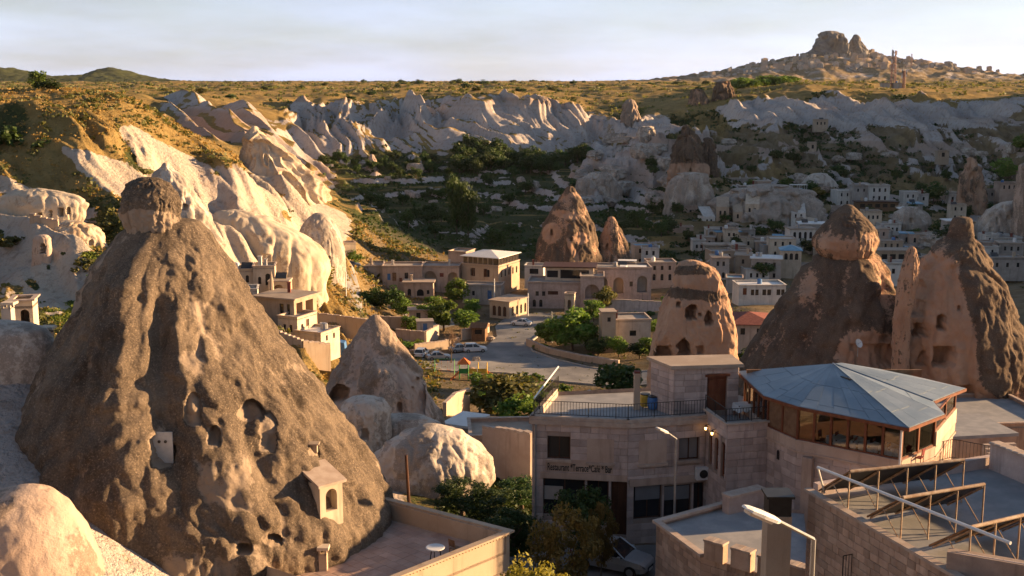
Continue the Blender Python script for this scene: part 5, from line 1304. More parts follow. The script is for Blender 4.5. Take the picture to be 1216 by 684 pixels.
for i, s in enumerate((.75, 2.15, 3.5, 4.9)):
    q = V2(K2) + d * s; m = MB(); m.box((q.x, q.y, ZK + .42), (1.0, .42, .86), rz); o = m.build('merlon', 'ashlar_warm', CR)
    for k_ in range(4):
        q2 = V2(K2) + d * (s - .39 + k_ * .26); m = MB(); m.box((q2.x, q2.y, ZK + .9 + .01 * (k_ % 2)), (.245, .56, .1), rz); m.build('coping_stone', 'coping', o)
b0, b1 = atz(862, 590, 39.3), atz(905, 580, 39.3); m = MB()
T = thing('garden_wall', 'low stepped stone wall between the crenellated roof and the pavilion base', 'wall', (b0.x, b0.y, 34)); parapet(b0, b1, 34, 39.3, .5, 'ashlar', 'wall_body', T); parapet(b0, b1, 39.303, 39.42, .7, 'coping', 'wall_coping', T)
pc = at(920, 684, 44.5); T = thing('chimney_stack', 'tall square plastered chimney with a soot black top behind the near street lamp', 'chimney', (pc.x, pc.y, 36))
ztp = at(920, 586, 44.5).z; m = MB(); m.box((pc.x, pc.y, (36 + ztp - .8) / 2), (.95, .95, ztp - .8 - 36)); m.build('shaft', 'plaster_tan', T); m = MB(); m.box((pc.x, pc.y, ztp - .42), (.9, .9, .75)); m.build('sooty_top', 'metal_black', T); m = MB(); m.box((pc.x, pc.y, ztp), (1.1, 1.1, .1)); m.build('cap', 'metal_black', T)
# ---- street lamps
def street_lamp(base, top, arm_to, head_to, label, r=.045, hw=.13):
    T = thing('street_lamp', label, 'street lamp', base)
    m = MB(); m.tube(base, top, r * 1.3, r, n=10); m.build('pole', 'metal_grey', T)
    m = MB(); m.tube(top, arm_to, r * .7, n=8); m.build('arm', 'metal_grey', T)
    a, b = Vector(arm_to), Vector(head_to); d = (b - a).normalized(); s = d.cross(Vector((0, 0, 1))).normalized() ; u = s.cross(d)
    m = MB(); st = [(0, .45, .5), (.12, .8, .9), (.5, 1.0, 1.0), (.85, .95, .8), (1, .6, .45)]; L = (b - a).length; rings = []
    for t_, ws, hs in st:
        c_ = a + d * L * t_; rings.append([c_ + s * (hw * ws * x) + u * (hw * .55 * hs * y) for x, y in ((-1, -.6), (1, -.6), (1, .2), (.6, .8), (-.6, .8), (-1, .2))])
    v = [p for r_ in rings for p in r_]; k = 6
    fs = [(i * k + j, i * k + (j + 1) % k, (i + 1) * k + (j + 1) % k, (i + 1) * k + j) for i in range(len(st) - 1) for j in range(k)] + [tuple(range(k - 1, -1, -1)), tuple((len(st) - 1) * k + j for j in range(k))]
    m.poly(v, fs); o = m.build('lamp_head', 'metal_white', T)
    m = MB(); c_ = a + d * L * .55 - u * (hw * .36); m.hexa([c_ + d * x * L * .32 + s * y * hw * .75 - u * .04 for x, y in ((-1, -1), (1, -1), (1, 1), (-1, 1))], [c_ + d * x * L * .34 + s * y * hw * .85 + u * .01 for x, y in ((-1, -1), (1, -1), (1, 1), (-1, 1))]); m.build('lamp_cover', 'plaster_cream', o)
    return T
p = at(966, 640, 19); street_lamp((p.x, p.y, gz(p.x, p.y) - .3), p, at(925, 619, 18.6), at(884, 602, 18.4), 'large street lamp head on a bent pole in front of the plastered chimney', .045, .13)
p = at(803, 521, 58); street_lamp((p.x, p.y, gz(p.x, p.y) - .2), p, at(793, 514, 57.4), at(780, 508, 57.0), 'street lamp standing in the street in front of the restaurant facade', .055, .17)
p = at(707, 466, 100); street_lamp((p.x, p.y, 27), p, at(702, 464, 100), at(693, 466, 100), 'small street lamp with a drooping head behind the roof terrace railing', .05, .2)
# ---- tiled terrace beside the big cone
ZU = 39.15
U0, U1 = atz(452, 592, ZU), atz(605, 632, ZU); U2 = atz(420, 706, ZU); U3 = U2 + (U0 - U1) * 1.0
TR = thing('terrace_building', 'tan plastered terrace with parapet walls and tiled floor beside the big cone', 'terrace', (-4, 52, 33))
m = MB(); up = [U0, U1, U2, U3]
upr = [U3, U2, U1, U0]
for i in range(4): add_wall(m, upr[i], upr[(i + 1) % 4], 32, ZU)
TW = m.build('outer_wall', 'plaster_tan', TR)
for a, b in ((U0, U1), (U1, U2)):
    dd = (V2(b) - V2(a)).normalized(); nn = Vector((dd.y, -dd.x)) ; nn = nn if nn @ (V2(U3) - V2(a)) > 0 else -nn
    parapet(Vector((*(V2(a) + nn * .14), 0)), Vector((*(V2(b) + nn * .14), 0)), ZU - 1.0, ZU - .01, .26, 'plaster_tan', 'parapet', TR)
coping_ring([U0, U1, U2], ZU, .36, .09, TR, 'plaster_tan', closed=False)
dd = (V2(U2) - V2(U1)).normalized(); nn = Vector((-dd.y, dd.x)); 
for k_ in range(46):           # dentils under the coping
    q = V2(U1) + dd * (.12 + k_ * .2); m = MB() if k_ == 0 else m; m.box((q.x + nn.x * .06, q.y + nn.y * .06, ZU - .06), (.09, .1, .09), math.atan2(dd.y, dd.x))
m.build('dentils', 'plaster_tan', TR)
c_ = (V2(U1) + V2(U2)) / 2 + nn * .1; m = MB(); m.box((c_.x, c_.y, ZU - 1.9), ((V2(U2) - V2(U1)).length + .3, .3, .16), math.atan2(dd.y, dd.x)); m.build('ledge', 'plaster_tan', TR)
m = MB(); m.prism([V2(v) for v in up], ZU - 1.0, ZU - .87); TFl = m.build('floor_slab', 'plaster_pink', TR)
slabs(TFl, BLK['tile_floor'], [V2(v) for v in up], ZU - .86, .55, math.atan2(dd.y, dd.x), 'floor_tile', limit=290, inset=.45)
for ch in TFl.children: ch.rotation_euler = (-math.pi / 2, 0, ch.rotation_euler[2]); ch.scale = (.54, .04, .54)
def round_table(p, label):
    T = thing('round_table', label, 'table', p); m = MB(); m.lathe(p + Vector((0, 0, .7)), [(.40, 0), (.44, .02), (.44, .05), (.40, .06)], 20); m.build('table_top', 'paint_white', T)
    for i in range(3):
        t_ = 2.1 * i + .4; m = MB(); m.tube(p + Vector((.32 * math.cos(t_), .32 * math.sin(t_), 0)), p + Vector((.2 * math.cos(t_), .2 * math.sin(t_), .7)), .025, n=6); m.build('leg', 'metal_black', T)
pt = atz(517, 668, ZU - .84); round_table(pt, 'small round table with a pale top on the tiled terrace')
pc = atz(541, 662, ZU - .84); chair(pc.x, pc.y, ZU - .84, 2.4, 'wooden chair beside the round table on the tiled terrace', 'wood_brown', 'wood_brown')
# ---- carved arch and stubs on the cone
def portal():
    p = surf(CONE, 388, 598); rz = .75; d = Vector((math.cos(rz), math.sin(rz))); n = Vector((d.y, -d.x))
    a, b = V2(p) - d * .62 + n * .42, V2(p) + d * .62 + n * .42; z0, z1 = p.z - 1.0, p.z + 1.05
    m = MB(); ops = [(.62, .75, .62, 1.05, 'a')]; add_wall(m, a, b, z0, z1, ops, .5); c1, c2 = b - n * 1.6, a - n * 1.6
    add_wall(m, b, c1, z0, z1); add_wall(m, c2, a, z0, z1); o = m.build('niche_frame', 'plaster_cream', cone)
    m = MB(); q = (a + b) / 2 - n * .55; m.box((q.x, q.y, (z0 + z1) / 2), (1.2, .06, z1 - z0 - .02), rz); m.build('niche_back', 'plaster_tan', o)
    m = MB(); P = lambda v, z: (v.x, v.y, z)
    e0, e1, e2, e3 = a - d * .15 + n * .15, b + d * .15 + n * .15, c1 + d * .15, c2 - d * .15
    m.hexa([P(e0, z1 - .05), P(e1, z1 - .05), P(e2, z1 + .5), P(e3, z1 + .5)], [P(e0, z1 + .07), P(e1, z1 + .07), P(e2, z1 + .62), P(e3, z1 + .62)]); m.build('niche_roof', 'coping', o)
portal()
def flue(px, py_top, py_bot, D, label, wd=.45, mat='plaster_tan'):
    a, b = at(px, py_bot, D), at(px, py_top, D); T = thing('chimney_stack', label, 'chimney', a - Vector((0, 0, .6)))
    hh = b.z - a.z; m = MB(); m.box((a.x, a.y, a.z + (hh - .35) / 2 - .3), (wd, wd, hh - .35 + .6)); m.build('shaft', mat, T)
    m = MB()
    for sx in (-1, 1):
        for sy in (-1, 1): m.box((a.x + sx * wd * .38, a.y + sy * wd * .38, b.z - .27), (wd * .24, wd * .24, .24))
    m.build('pot_posts', mat, T); m = MB(); m.box((b.x, b.y, b.z - .08), (wd + .16, wd + .16, .14)); m.build('cap', 'plaster_cream', T)
flue(57, 387, 412, 60, 'short tan chimney on the bluish rock roof left of the big cone', .52); flue(11, 358, 392, 64.5, 'grey chimney in front of the small sunlit arched house', .55, 'plaster_grey')
q = surf(CONE, 384, 660); flue(384, 648, 668, q.y - .15, 'stubby stone flue below the carved arch of the big cone', .36, 'plaster_tan')
q = surf(CONE, 372, 536); m = MB(); m.box((q.x, q.y - .35, q.z + .1), (.3, .3, .42)); m.box((q.x, q.y - .35, q.z + .34), (.5, .5, .06)); m.build('vent_stub', 'plaster_tan', cone)
p = at(482, 540, 70); T = thing('timber_post', 'dark timber pole standing in front of the whale backed dome', 'pole', at(486, 600, 70)); m = MB(); m.tube(at(486, 604, 70), p, .11, .09, n=8); m.build('shaft', 'wood_dark', T)

# ================================================================ TOWN HOUSES
HZ = {}
def arches(n, w, zb, ww, wh, mt=None, mg=.5, kind='a'): return row(n, w, zb, ww, wh, kind, mt, mg)
def hotel_extra(T, A, B, C, E, z0, z1):
    # glazed top floor with white hipped roof
    m = MB(); poly = [A, B, C, E]; c_ = (A + C) / 2
    dr = (B - A).normalized(); bk = (E - A).normalized(); ins = .25
    q = [A + dr * ins + bk * ins, B - dr * ins + bk * ins, C - dr * ins - bk * ins, E + dr * ins - bk * ins]
    m.prism(q, z1 + .02, z1 + 1.7); m.build('glazed_storey', 'glass_warm', T)
    for a, b in ((q[0], q[1]), (q[1], q[2])):
        for i in range(8): v = a.lerp(b, i / 7); m = MB(); m.box((v.x, v.y, z1 + .86), (.2, .2, 1.68), 0); m.build('mullion', 'plaster_tan', T)
    o = [A - dr * .3 - bk * .3, B + dr * .3 - bk * .3, C + dr * .3 + bk * .3, E - dr * .3 + bk * .3]
    m = MB(); u = [(v.x, v.y, z1 + 1.75) for v in o]; l = [(v.x, v.y, z1 + 1.6) for v in o]; t_ = (c_.x, c_.y, z1 + 2.7)
    m.face(l[::-1])
    for i in range(4): m.face([l[i], l[(i + 1) % 4], u[(i + 1) % 4], u[i]]); m.face([u[i], u[(i + 1) % 4], t_])
    m.build('hip_roof', 'roof_white', T)
house('three storey cream hotel with a glazed top floor under a white hipped roof', 570, 340, 262, 9.4, 10.5, 5.0, -27, row(2, 9.4, 2.3, .8, 1.6) + [(3, 2.2, .9, 1.9, 'd', None), (6.1, 2.2, .9, 1.9, 'd', None)], row(5, 10.5, 2.2, .7, 1.5), wall='plaster_tan', extra=hotel_extra, name='hotel', cat='hotel')
house('plain pink block joined to the back of the hotel', 543, 330, 275, 4.5, 6, 6.3, -20, wall='plaster_pink', name='annex', cat='annex')
house('low grey annex with small windows below the hotel front', 572, 356, 252, 8.5, 5, 3.2, -8, row(2, 8.5, .9, .6, 1.0) + [(6, .1, .9, 2.0, 'd', 'paint_blue')], row(2, 5, .9, .6, 1.0), wall='plaster_grey', name='annex', cat='annex')
house('pink arcade house with two great dark arches and a round plaque', 523, 345, 262, 8.4, 6, 5.6, -4, [(1.9, .8, 2.8, 3.6, 'ao', None), (7.0, .8, 2.2, 3.4, 'ao', None), (4.5, 3.1, .9, .9, 'w', 'terracotta')], (), wall='plaster_pink', name='arcade_house')
house('long low pink house with blue shutters beside the arcade', 478, 341, 260, 8.8, 6, 4.8, 2, [(1.4, 1.6, .7, 1.5, 'w', 'paint_blue'), (2.6, 1.4, .9, 1.9, 'd', 'wood_brown'), (5.3, 1.4, .8, 1.9, 'w', None), (6.4, 1.6, .6, 1.5, 'w', 'paint_blue'), (4.0, 1.2, .6, .9, 'w', 'terracotta')], wall='plaster_pink')
house('long blank grey walled house at the end of the low row', 441, 338, 262, 5.8, 7, 4.3, 6, wall='plaster_grey')
house('little pink terrace house with arched cellar doors under the shuttered house', 497, 352, 254, 6.4, 4, 3.0, 0, [(1.2, .1, .8, 1.6, 'a', None), (3.6, .1, 1.5, 1.5, 'a', None), (5.3, .5, .6, .9)], wall='plaster_pink', roof='slab')
house('low corner shop with arched arcade and sunlit side by the road', 593, 377, 238, 4.8, 7.6, 3.3, -32, arches(3, 4.8, .3, .85, 2.1, 'wood_dark'), arches(4, 7.6, .4, .8, 1.9, 'glass_warm'), wall='plaster_tan', name='corner_shop', cat='shop', roof='slab', oh=.25)
house('rough stone hall with timber roof terrace under the tall pointed cone', 664, 366, 248, 13.5, 8, 5.6, -6, [(2.0, 2.6, .7, 1.0), (3.4, 2.6, .7, 1.0), (5.4, 2.9, 2.2, .8, 'w', 'wood_dark'), (1.4, .2, .7, 1.6, 'a', None), (2.8, .2, .7, 1.6, 'a', None), (8.2, .2, .8, 2.0, 'a', 'glass_warm')], wall='ashlar', name='stone_hall', cat='hall', group=None)
house('upper pavilion with dark overhanging roof on the stone hall', 676, 334, 252, 10.5, 6, 3.0, -6, [(1.6, .8, 2.4, 1.5, 'w', None), (6.4, .6, 6.2, 1.9, 'w', None)], wall='plaster_cream', roof='slab', rmat='wood_dark', oh=.6, name='roof_pavilion', cat='pavilion')
house('small white box house on the roofs left of the dark pavilion', 634, 330, 262, 4.2, 4, 2.8, -8, row(1, 4.2, .9, 2.0, 1.2), wall='plaster_white')
house('big vaulted stone archway beside the stone hall', 703, 356, 246, 5.0, 7, 5.0, -4, [(2.5, .3, 3.0, 3.0, 'ao', 'mortar')], wall='ashlar', name='vaulted_house')
house('long stone arcade house with four tall arches and a lawn in front', 738, 351, 254, 13.0, 7, 6.2, 2, [(2.1, .5, 2.6, 3.7, 'ao', 'plaster_grey'), (5.8, .5, 2.2, 3.5, 'ao', None), (8.6, 2.0, .7, 1.1), (11.0, .7, 2.2, 3.6, 'ao', 'plaster_grey')], wall='ashlar', name='arcade_house')
house('slim sunlit gate pillar house with a niche on the road', 676, 375, 236, 2.0, 1.6, 4.6, -12, [(1.0, 1.4, .7, 1.9, 'ao', None)], wall='plaster_cream', name='gate_house', cat='gate')
house('low flat roofed grey house with creepers below the arcade lawn', 745, 403, 206, 8.4, 6, 3.6, 5, [(1.0, 1.6, .6, .9), (5.2, .6, 1.2, 1.0)], wall='plaster_grey', left=(), name='flat_house')
house('small boxy stair house at the corner of the flat grey house', 723, 402, 203, 2.4, 3, 4.6, 5, row(1, 2.4, 3.0, .6, .8), wall='plaster_tan', roof='slab', oh=.2, name='stair_house')
house('dull pink house with three windows behind the lawn', 786, 336, 268, 6.5, 6, 4.8, 2, row(3, 6.5, 3.0, .6, 1.0) + arches(3, 6.5, .6, .7, 1.5), wall='plaster_pink', name='stone_house')
for i, (px, py, D, lab) in enumerate(((745, 309, 262, 'white canopy on the arcade roof below the small cone'), (752, 316, 256, 'larger white canopy in front on the arcade roof'))):
    T = thing('roof_canopy', lab, 'canopy', at(px, py + 8, D)); p = at(px, py, D); m = MB(); m.box(p, (4.2 + i * 1.6, 2.6, .08), -.1); m.build('canopy_sheet', 'roof_white', T)
    for sx in (-1, 1):
        for sy in (-1, 1): m = MB(); m.tube(p + Vector((sx * 1.8, sy * 1.1, 0)), p + Vector((sx * 1.8, sy * 1.1, -2.0)), .05, n=6); m.build('post', 'metal_white', T)
# left hill houses
house('cream cave house front with two tall windows under the sunlit dome', 289, 346, 186, 3.8, 4, 3.6, 10, [(1.1, 1.3, .5, 1.2, 'a', None), (2.6, 1.4, .5, 1.2, 'a', None)], wall='plaster_cream', name='cave_house')
house('sunlit arched cave house with two dark doors beside the dome', 314, 341, 186, 3.4, 4, 3.4, 8, [(1.0, .5, .5, 1.2, 'a', None), (2.3, .3, .8, 1.9, 'a', None)], wall='plaster_cream', name='cave_house')
house('white railed terrace house at the flank of the big cone', 288, 362, 178, 4.6, 4, 2.4, 10, row(3, 4.6, .6, .8, 1.2, 'w', 'glass_curtain'), wall='plaster_white', name='terrace_house')
house('flat slab roofed porch house with open terrace on the slope', 327, 381, 172, 6.8, 6.0, 3.4, -24, [(4.6, 1.0, .7, 1.7, 'w', None), (5.8, 1.0, .5, 1.7)], [(1.4, .9, 1.6, 1.9, 'o', None), (4.0, .9, 2.0, 1.9, 'o', None)], wall='plaster_tan', roof='slab', oh=.5, name='porch_house')
house('cream lower house with a dark doorway below the porch house', 342, 399, 168, 3.4, 5, 2.9, -24, row(2, 3.4, .6, .5, 1.1), [(1.2, .3, .6, 1.4), (2.6, .2, .8, 2.0, 'd', None)], wall='plaster_cream', name='lower_house')
house('single storey cream extension with a pale flat roof by the blue tarp', 366, 411, 166, 4.4, 5, 2.1, -24, (), row(2, 5, .7, .5, .8), wall='plaster_cream', rmat='roof_white', name='extension_house')
house('low tan arched shed beside the pointed garden chimney', 331, 349, 184, 3.2, 3, 1.9, 0, [(1.6, .1, 1.6, 1.4, 'ao', None)], wall='plaster_tan', roof='slab', oh=.1, name='garden_shed', cat='shed')
p = at(323, 352, 178); T = thing('pointed_chimney', 'slender pointed stone chimney above the slab roof', 'chimney', p - Vector((0, 0, 1.5))); m = MB(); m.lathe(p - Vector((0, 0, 1.5)), [(.42, 0), (.36, 2.2), (.28, 4.0), (.03, 5.4)], 8); m.build('shaft', 'plaster_tan', T)
house('tiny white ruin on the grassy spur above the grey bell dome', 416, 297, 262, 2.6, 3, 1.7, 20, wall='plaster_cream', name='ruin', cat='ruin')
house('little sunlit arched house behind the grey chimney', 27, 386, 66, 1.2, 1.6, 1.4, 12, [(.75, .1, .5, .8, 'ao', None)], wall='plaster_cream', name='arched_house')
# the right-hand village, seen from its front
VG = 'houses of the cave village'
V_ = [
 ('white cottage with two windows at the left foot of the village rock', 830, 299, 322, 3.6, 4, 3.3, 0, row(2, 3.6, 1, .6, 1.0), 'plaster_white', 'parapet', None),
 ('white house with a blue door under the village rock', 849, 284, 332, 5.0, 4, 3.0, 0, [(1.4, .4, 1.2, 1.8, 'ao', None), (3.5, .5, .9, 1.6, 'd', 'paint_blue'), (4.4, 1.2, .4, .6)], 'plaster_white', 'parapet', None),
 ('tall narrow three storey stone house with small paired windows', 868, 297, 326, 3.8, 4, 6.0, 0, row(2, 3.8, 3.9, .6, .9) + row(2, 3.8, 1.2, .6, 1.0), 'plaster_cream', 'parapet', None),
 ('pale house with a wide dark balcony opening beside the tall narrow one', 887, 286, 334, 4.6, 4, 3.2, 0, [(1.6, .7, 2.2, 1.7, 'o', None), (3.8, .8, .6, 1.0)], 'plaster_grey', 'parapet', None),
 ('long plaster house with arched entry at the foot of the village steps', 911, 301, 322, 6.4, 5, 4.2, 2, [(1.2, .3, 1.3, 2.0, 'ao', None)] + row(3, 6.4, 2.4, .5, .9), 'plaster_grey', 'parapet', None),
 ('arched window house under a pale blue tin roof', 939, 322, 284, 4.8, 5, 5.0, -8, arches(3, 4.8, 2.8, .8, 1.6, None), 'plaster_cream', 'hip', 'blue_roof'),
 ('white house with tall arched windows against the rock above the blue roof', 953, 286, 322, 7.0, 5, 3.2, 4, arches(4, 7.0, .6, .8, 1.9), 'plaster_white', 'slab', None),
 ('sunlit cream box house behind the broken cave rock', 845, 326, 286, 2.6, 4, 3.0, -20, row(2, 2.6, 1.2, .5, .9), 'plaster_cream', 'parapet', None),
 ('grey house with a bright blue roof terrace', 858, 332, 280, 3.2, 4, 3.9, 0, [(1.6, 1.8, .7, 1.0)], 'plaster_grey', 'parapet', 'paint_blue'),
 ('long white single storey house with paired windows by the tiled roof', 905, 357, 236, 9.6, 6, 3.2, 2, row(2, 9.6, 1.1, .9, 1.2)[:0] + [(1.2, 1.2, .8, 1.4, 'd', 'wood_red'), (2.8, 1.1, .7, 1.2), (3.7, 1.1, .7, 1.2), (5.2, 1.1, .8, 1.2), (6.2, 1.1, .8, 1.2), (8.1, 1.1, .8, 1.2), (9.0, 1.1, .7, 1.2)], 'plaster_white', 'parapet', 'roof_white'),
 ('house with a broad red tiled roof behind the broken cave rock', 893, 404, 172, 6.4, 9.0, 2.3, -4, row(2, 6, .8, .7, 1.0), 'plaster_pink', 'hip', 'terracotta'),
 ('pale house with a row of arched windows under the upper trees', 881, 224, 412, 10.6, 5, 3.4, 2, arches(6, 10.6, .7, .8, 1.7), 'plaster_grey', 'parapet', None),
 ('two storey white hotel with paired windows in the upper village', 1044, 240, 392, 6.8, 5, 5.6, 0, row(3, 6.8, 3.4, .7, 1.2) + row(3, 6.8, .7, .7, 1.3), 'plaster_white', 'parapet', None),
 ('plain two storey grey wing left of the white upper hotel', 1022, 239, 394, 5.2, 5, 5.2, 0, row(2, 5.2, 3.2, .6, 1.0), 'plaster_grey', 'parapet', None),
 ('low white house with three dark windows right of the upper hotel', 1089, 241, 394, 7.6, 5, 3.0, 0, row(3, 7.6, .8, .7, 1.2), 'plaster_white', 'parapet', None),
 ('long brown timber restaurant roof below the upper hotel', 1042, 249, 384, 13.5, 4, 2.4, 0, row(5, 13.5, .7, 1.6, 1.2, 'w', 'glass_warm'), 'wood_brown', 'slab', 'wood_dark'),
 ('white two storey house with four windows in front of the carved rock', 1057, 279, 346, 6.4, 5, 3.4, 0, row(4, 6.4, 1.1, .6, 1.1), 'plaster_white', 'parapet', None),
 ('cream house with tall windows left of the carved rock', 1036, 276, 350, 5.2, 5, 6.4, 0, row(3, 5.2, 4.0, .6, 1.1) + row(2, 5.2, 1.0, .7, 1.3), 'plaster_cream', 'parapet', None),
 ('single white hut beside the slim reddish spire', 1131, 241, 396, 2.6, 3, 2.8, 0, row(1, 2.6, .7, .8, 1.4), 'plaster_white', 'parapet', None),
 ('grey terrace house right of the slim spire', 1181, 235, 390, 8.0, 5, 2.6, 0, row(4, 8.0, .7, .6, 1.0), 'plaster_grey', 'parapet', None),
 ('pink house with two windows on the top terrace by the blunt tower', 1198, 231, 386, 6.2, 5, 3.9, 0, row(3, 6.2, 1.8, .6, 1.2), 'plaster_pink', 'parapet', None),
 ('white walled yard house above the row of parked cars', 1196, 296, 322, 8.0, 6, 3.2, 0, row(3, 8, 1, .7, 1.1), 'plaster_white', 'parapet', None),
 ('pale blue grey house half hidden behind the hollowed cone', 1196, 322, 290, 9.0, 6, 3.4, 0, row(3, 9, 1, .7, 1.1), 'plaster_grey', 'parapet', None),
 ('small cave front house on the slope below the white band', 965, 178, 470, 3.0, 3, 3.0, 0, row(1, 3, .5, .9, 1.5), 'plaster_tan', 'parapet', None),
 ('cream cave front set high in the white slope', 975, 150, 520, 6.0, 3, 3.0, 0, row(3, 6, .7, .6, 1.2), 'plaster_tan', 'parapet', None),
 ('tan walled cave front at the right of the white slope', 1120, 188, 465, 4.5, 3, 3.0, 0, row(1, 4.5, .6, 1.2, 1.6), 'plaster_tan', 'parapet', None),
 ('low stone house under the ribbed brown cone', 812, 214, 398, 5.0, 4, 3.2, 0, [(3.6, .5, .7, 1.5)], 'rock_pink', 'parapet', None),
 ('pink stone house at the valley side of the village rock', 812, 283, 345, 5.6, 4, 3.4, 0, row(1, 5.6, .9, .8, 1.2), 'plaster_pink', 'parapet', None),
 ('pink walled house higher on the valley side of the village', 820, 258, 366, 4.4, 4, 3.6, 0, row(1, 4.4, 1.2, .7, 1.1), 'plaster_pink', 'parapet', None),
 ('grey flat house at the bend below the village steps', 884, 318, 292, 6.5, 5, 2.6, -4, row(3, 6.5, .7, .7, 1.1), 'plaster_grey', 'slab', None),
 ('dark walled shop row facing the village car park', 1060, 312, 296, 12.0, 5, 3.0, 0, row(5, 12, .4, 1.5, 1.8, 'w', None), 'plaster_tan', 'slab', None),
 ('white boxy house at the car park behind the two cones', 1066, 330, 276, 5.5, 5, 3.6, 0, row(2, 5.5, 1, .8, 1.2), 'plaster_white', 'parapet', None),
 ('slate roofed house between the broken rock and the blue tin roof', 872, 346, 258, 3.6, 5, 3.0, -10, row(1, 3.6, 1.0, .7, 1.1), 'plaster_grey', 'parapet', 'blue_roof'),
]
for lab, px, py, D, w_, d_, h_, rot, ops, wl, rf, rm in V_:
    house(lab, px, py, D, w_, d_, h_, rot, ops, wall=wl, roof=rf, rmat=rm, name='village_house', cat='house', group=VG)
# smaller neighbours packed between the named houses
rg = random.Random(91)
LB = {('plaster_white', 1): 'small white flat roofed cottage squeezed among the village rocks', ('plaster_grey', 1): 'small grey flat roofed cottage squeezed among the village rocks', ('plaster_cream', 1): 'small cream cottage squeezed among the village rocks', ('plaster_tan', 1): 'small tan cottage squeezed among the village rocks', ('plaster_pink', 1): 'small pink cottage squeezed among the village rocks'}
LB.update({(k[0], 2): v.replace('small', 'two storey').replace('cottage', 'house') for k, v in list(LB.items())})
cand = [(rg.uniform(826, 975), rg.uniform(285, 335), 0) for _ in range(22)] + [(rg.uniform(1000, 1216), rg.uniform(238, 320), 0) for _ in range(30)] + [(rg.uniform(880, 1010), rg.uniform(226, 262), 0) for _ in range(10)] + [(rg.uniform(640, 800), rg.uniform(300, 322), 0) for _ in range(6)]
for px, py, _ in cand:
    g_ = ground_at(px, py, 240, 460); st_ = rg.choice((1, 1, 2)); wl = rg.choice(('plaster_white', 'plaster_grey', 'plaster_cream', 'plaster_tan', 'plaster_pink', 'plaster_grey')); w_ = rg.uniform(3.2, 7.5); nn_ = max(1, int(w_ / 1.9)); hh_ = 2.9 if st_ == 1 else 5.4
    ops = row(nn_, w_, .9, .6, 1.1) if rg.random() < .6 else row(nn_, w_, .6, .65, 1.4, 'a')
    if st_ == 2: ops = ops + row(nn_, w_, 3.5, .6, 1.1)
    house(LB[(wl, st_)], px, py, g_.y, w_, rg.uniform(3.5, 6), hh_, rg.uniform(-14, 10), ops, wall=wl, roof=rg.choice(('parapet', 'parapet', 'slab')), rmat=rg.choice((None, None, 'roof_white', 'roof_dust', 'blue_roof')), name='village_cottage', cat='house', group='cottages packed among the village rocks', z=g_.z - .2)
for px, py in ((842, 268), (858, 258), (876, 262), (893, 255), (912, 264), (930, 270), (948, 262), (921, 280), (962, 276)):
    w_ = rg.uniform(2.6, 4.6); wl = rg.choice(('plaster_white', 'plaster_grey', 'plaster_cream', 'plaster_tan')); nn_ = max(1, int(w_ / 1.7))
    house('low %s cave house front set into the grey outcrop' % dict(plaster_white='white', plaster_grey='grey', plaster_cream='cream', plaster_tan='tan')[wl], px, py, 356, w_, 5, rg.uniform(2.4, 3.4), rg.uniform(-12, 12), row(nn_, w_, .7, .6, 1.3, rg.choice(('a', 'w'))), wall=wl, roof='cave', name='cave_house', cat='cave house', group='cave fronts in the grey outcrop')
# rock hewn steps, parasols, pergolas
def parasol(px, py, D, lab, w_=3.2):
    p = at(px, py, D); T = thing('parasol', lab, 'parasol', p - Vector((0, 0, 2.6)), 'white parasols on the village rock'); m = MB(); q = [p + Vector((sx * w_ / 2, sy * w_ / 2, -.5)) for sx, sy in ((-1, -1), (1, -1), (1, 1), (-1, 1))]
    for i in range(4): m.face([q[i], q[(i + 1) % 4], p])
    for i in range(4): a, b = q[i], q[(i + 1) % 4]; dn = Vector((0, 0, -.2)); m.face([a + dn, b + dn, b, a])
    m.build('canopy', 'roof_white', T); m = MB(); m.tube(p - Vector((0, 0, 2.6)), p - Vector((0, 0, .05)), .05, n=6); m.build('pole', 'wood_brown', T)
parasol(1073, 245, 356, 'white parasol on the carved rock nearer the upper hotel', 3.4); parasol(1084, 245.5, 356, 'white parasol on the carved rock nearer the slim spire', 3.4)
def pergola(px, py, D, w_, d_, h_, lab, post, roof, sh=.14):
    p = at(px, py, D); T = thing('pergola', lab, 'pergola', p)
    for sx in (-1, 0, 1):
        for sy in (0, 1): m = MB(); q = p + Vector((sx * w_ / 2, sy * d_, 0)); m.box(q + Vector((0, 0, h_ / 2 - .5)), (.2, .2, h_ + 1)); m.build('post', post, T)
    m = MB(); m.box(p + Vector((0, d_ / 2, h_ + sh / 2)), (w_ + .8, d_ + .8, sh)); m.build('roof', roof, T)
pergola(851, 305, 316, 6.4, 4, 2.9, 'brown timber pergola with a thatched roof in front of the village', 'wood_brown', 'roof_dust', .5); pergola(949, 231, 405, 5.0, 3, 3.2, 'white framed pergola on the top edge of the village rock', 'plaster_white', 'plaster_white')
pergola(905, 225, 410, 5.5, 3, 2.6, 'dark garden pergola beside the trees above the village', 'wood_dark', 'wood_dark')
# caves cut in the left hill: window row with rubble wall
def cave_front(lab, px0, px1, py_b, D, h_, ops, wall='plaster_cream', rot=0):
    D = ground_at((px0 + px1) / 2, py_b, 120, 300).y + 1.2
    a, b = at(px0, py_b, D), at(px1, py_b, D); c_ = (a + b) / 2; w_ = (b - a).length
    house(lab, (px0 + px1) / 2, py_b, D, w_, 5, h_, rot, ops, wall=wall, roof='cave', name='cave_house', cat='cave house')
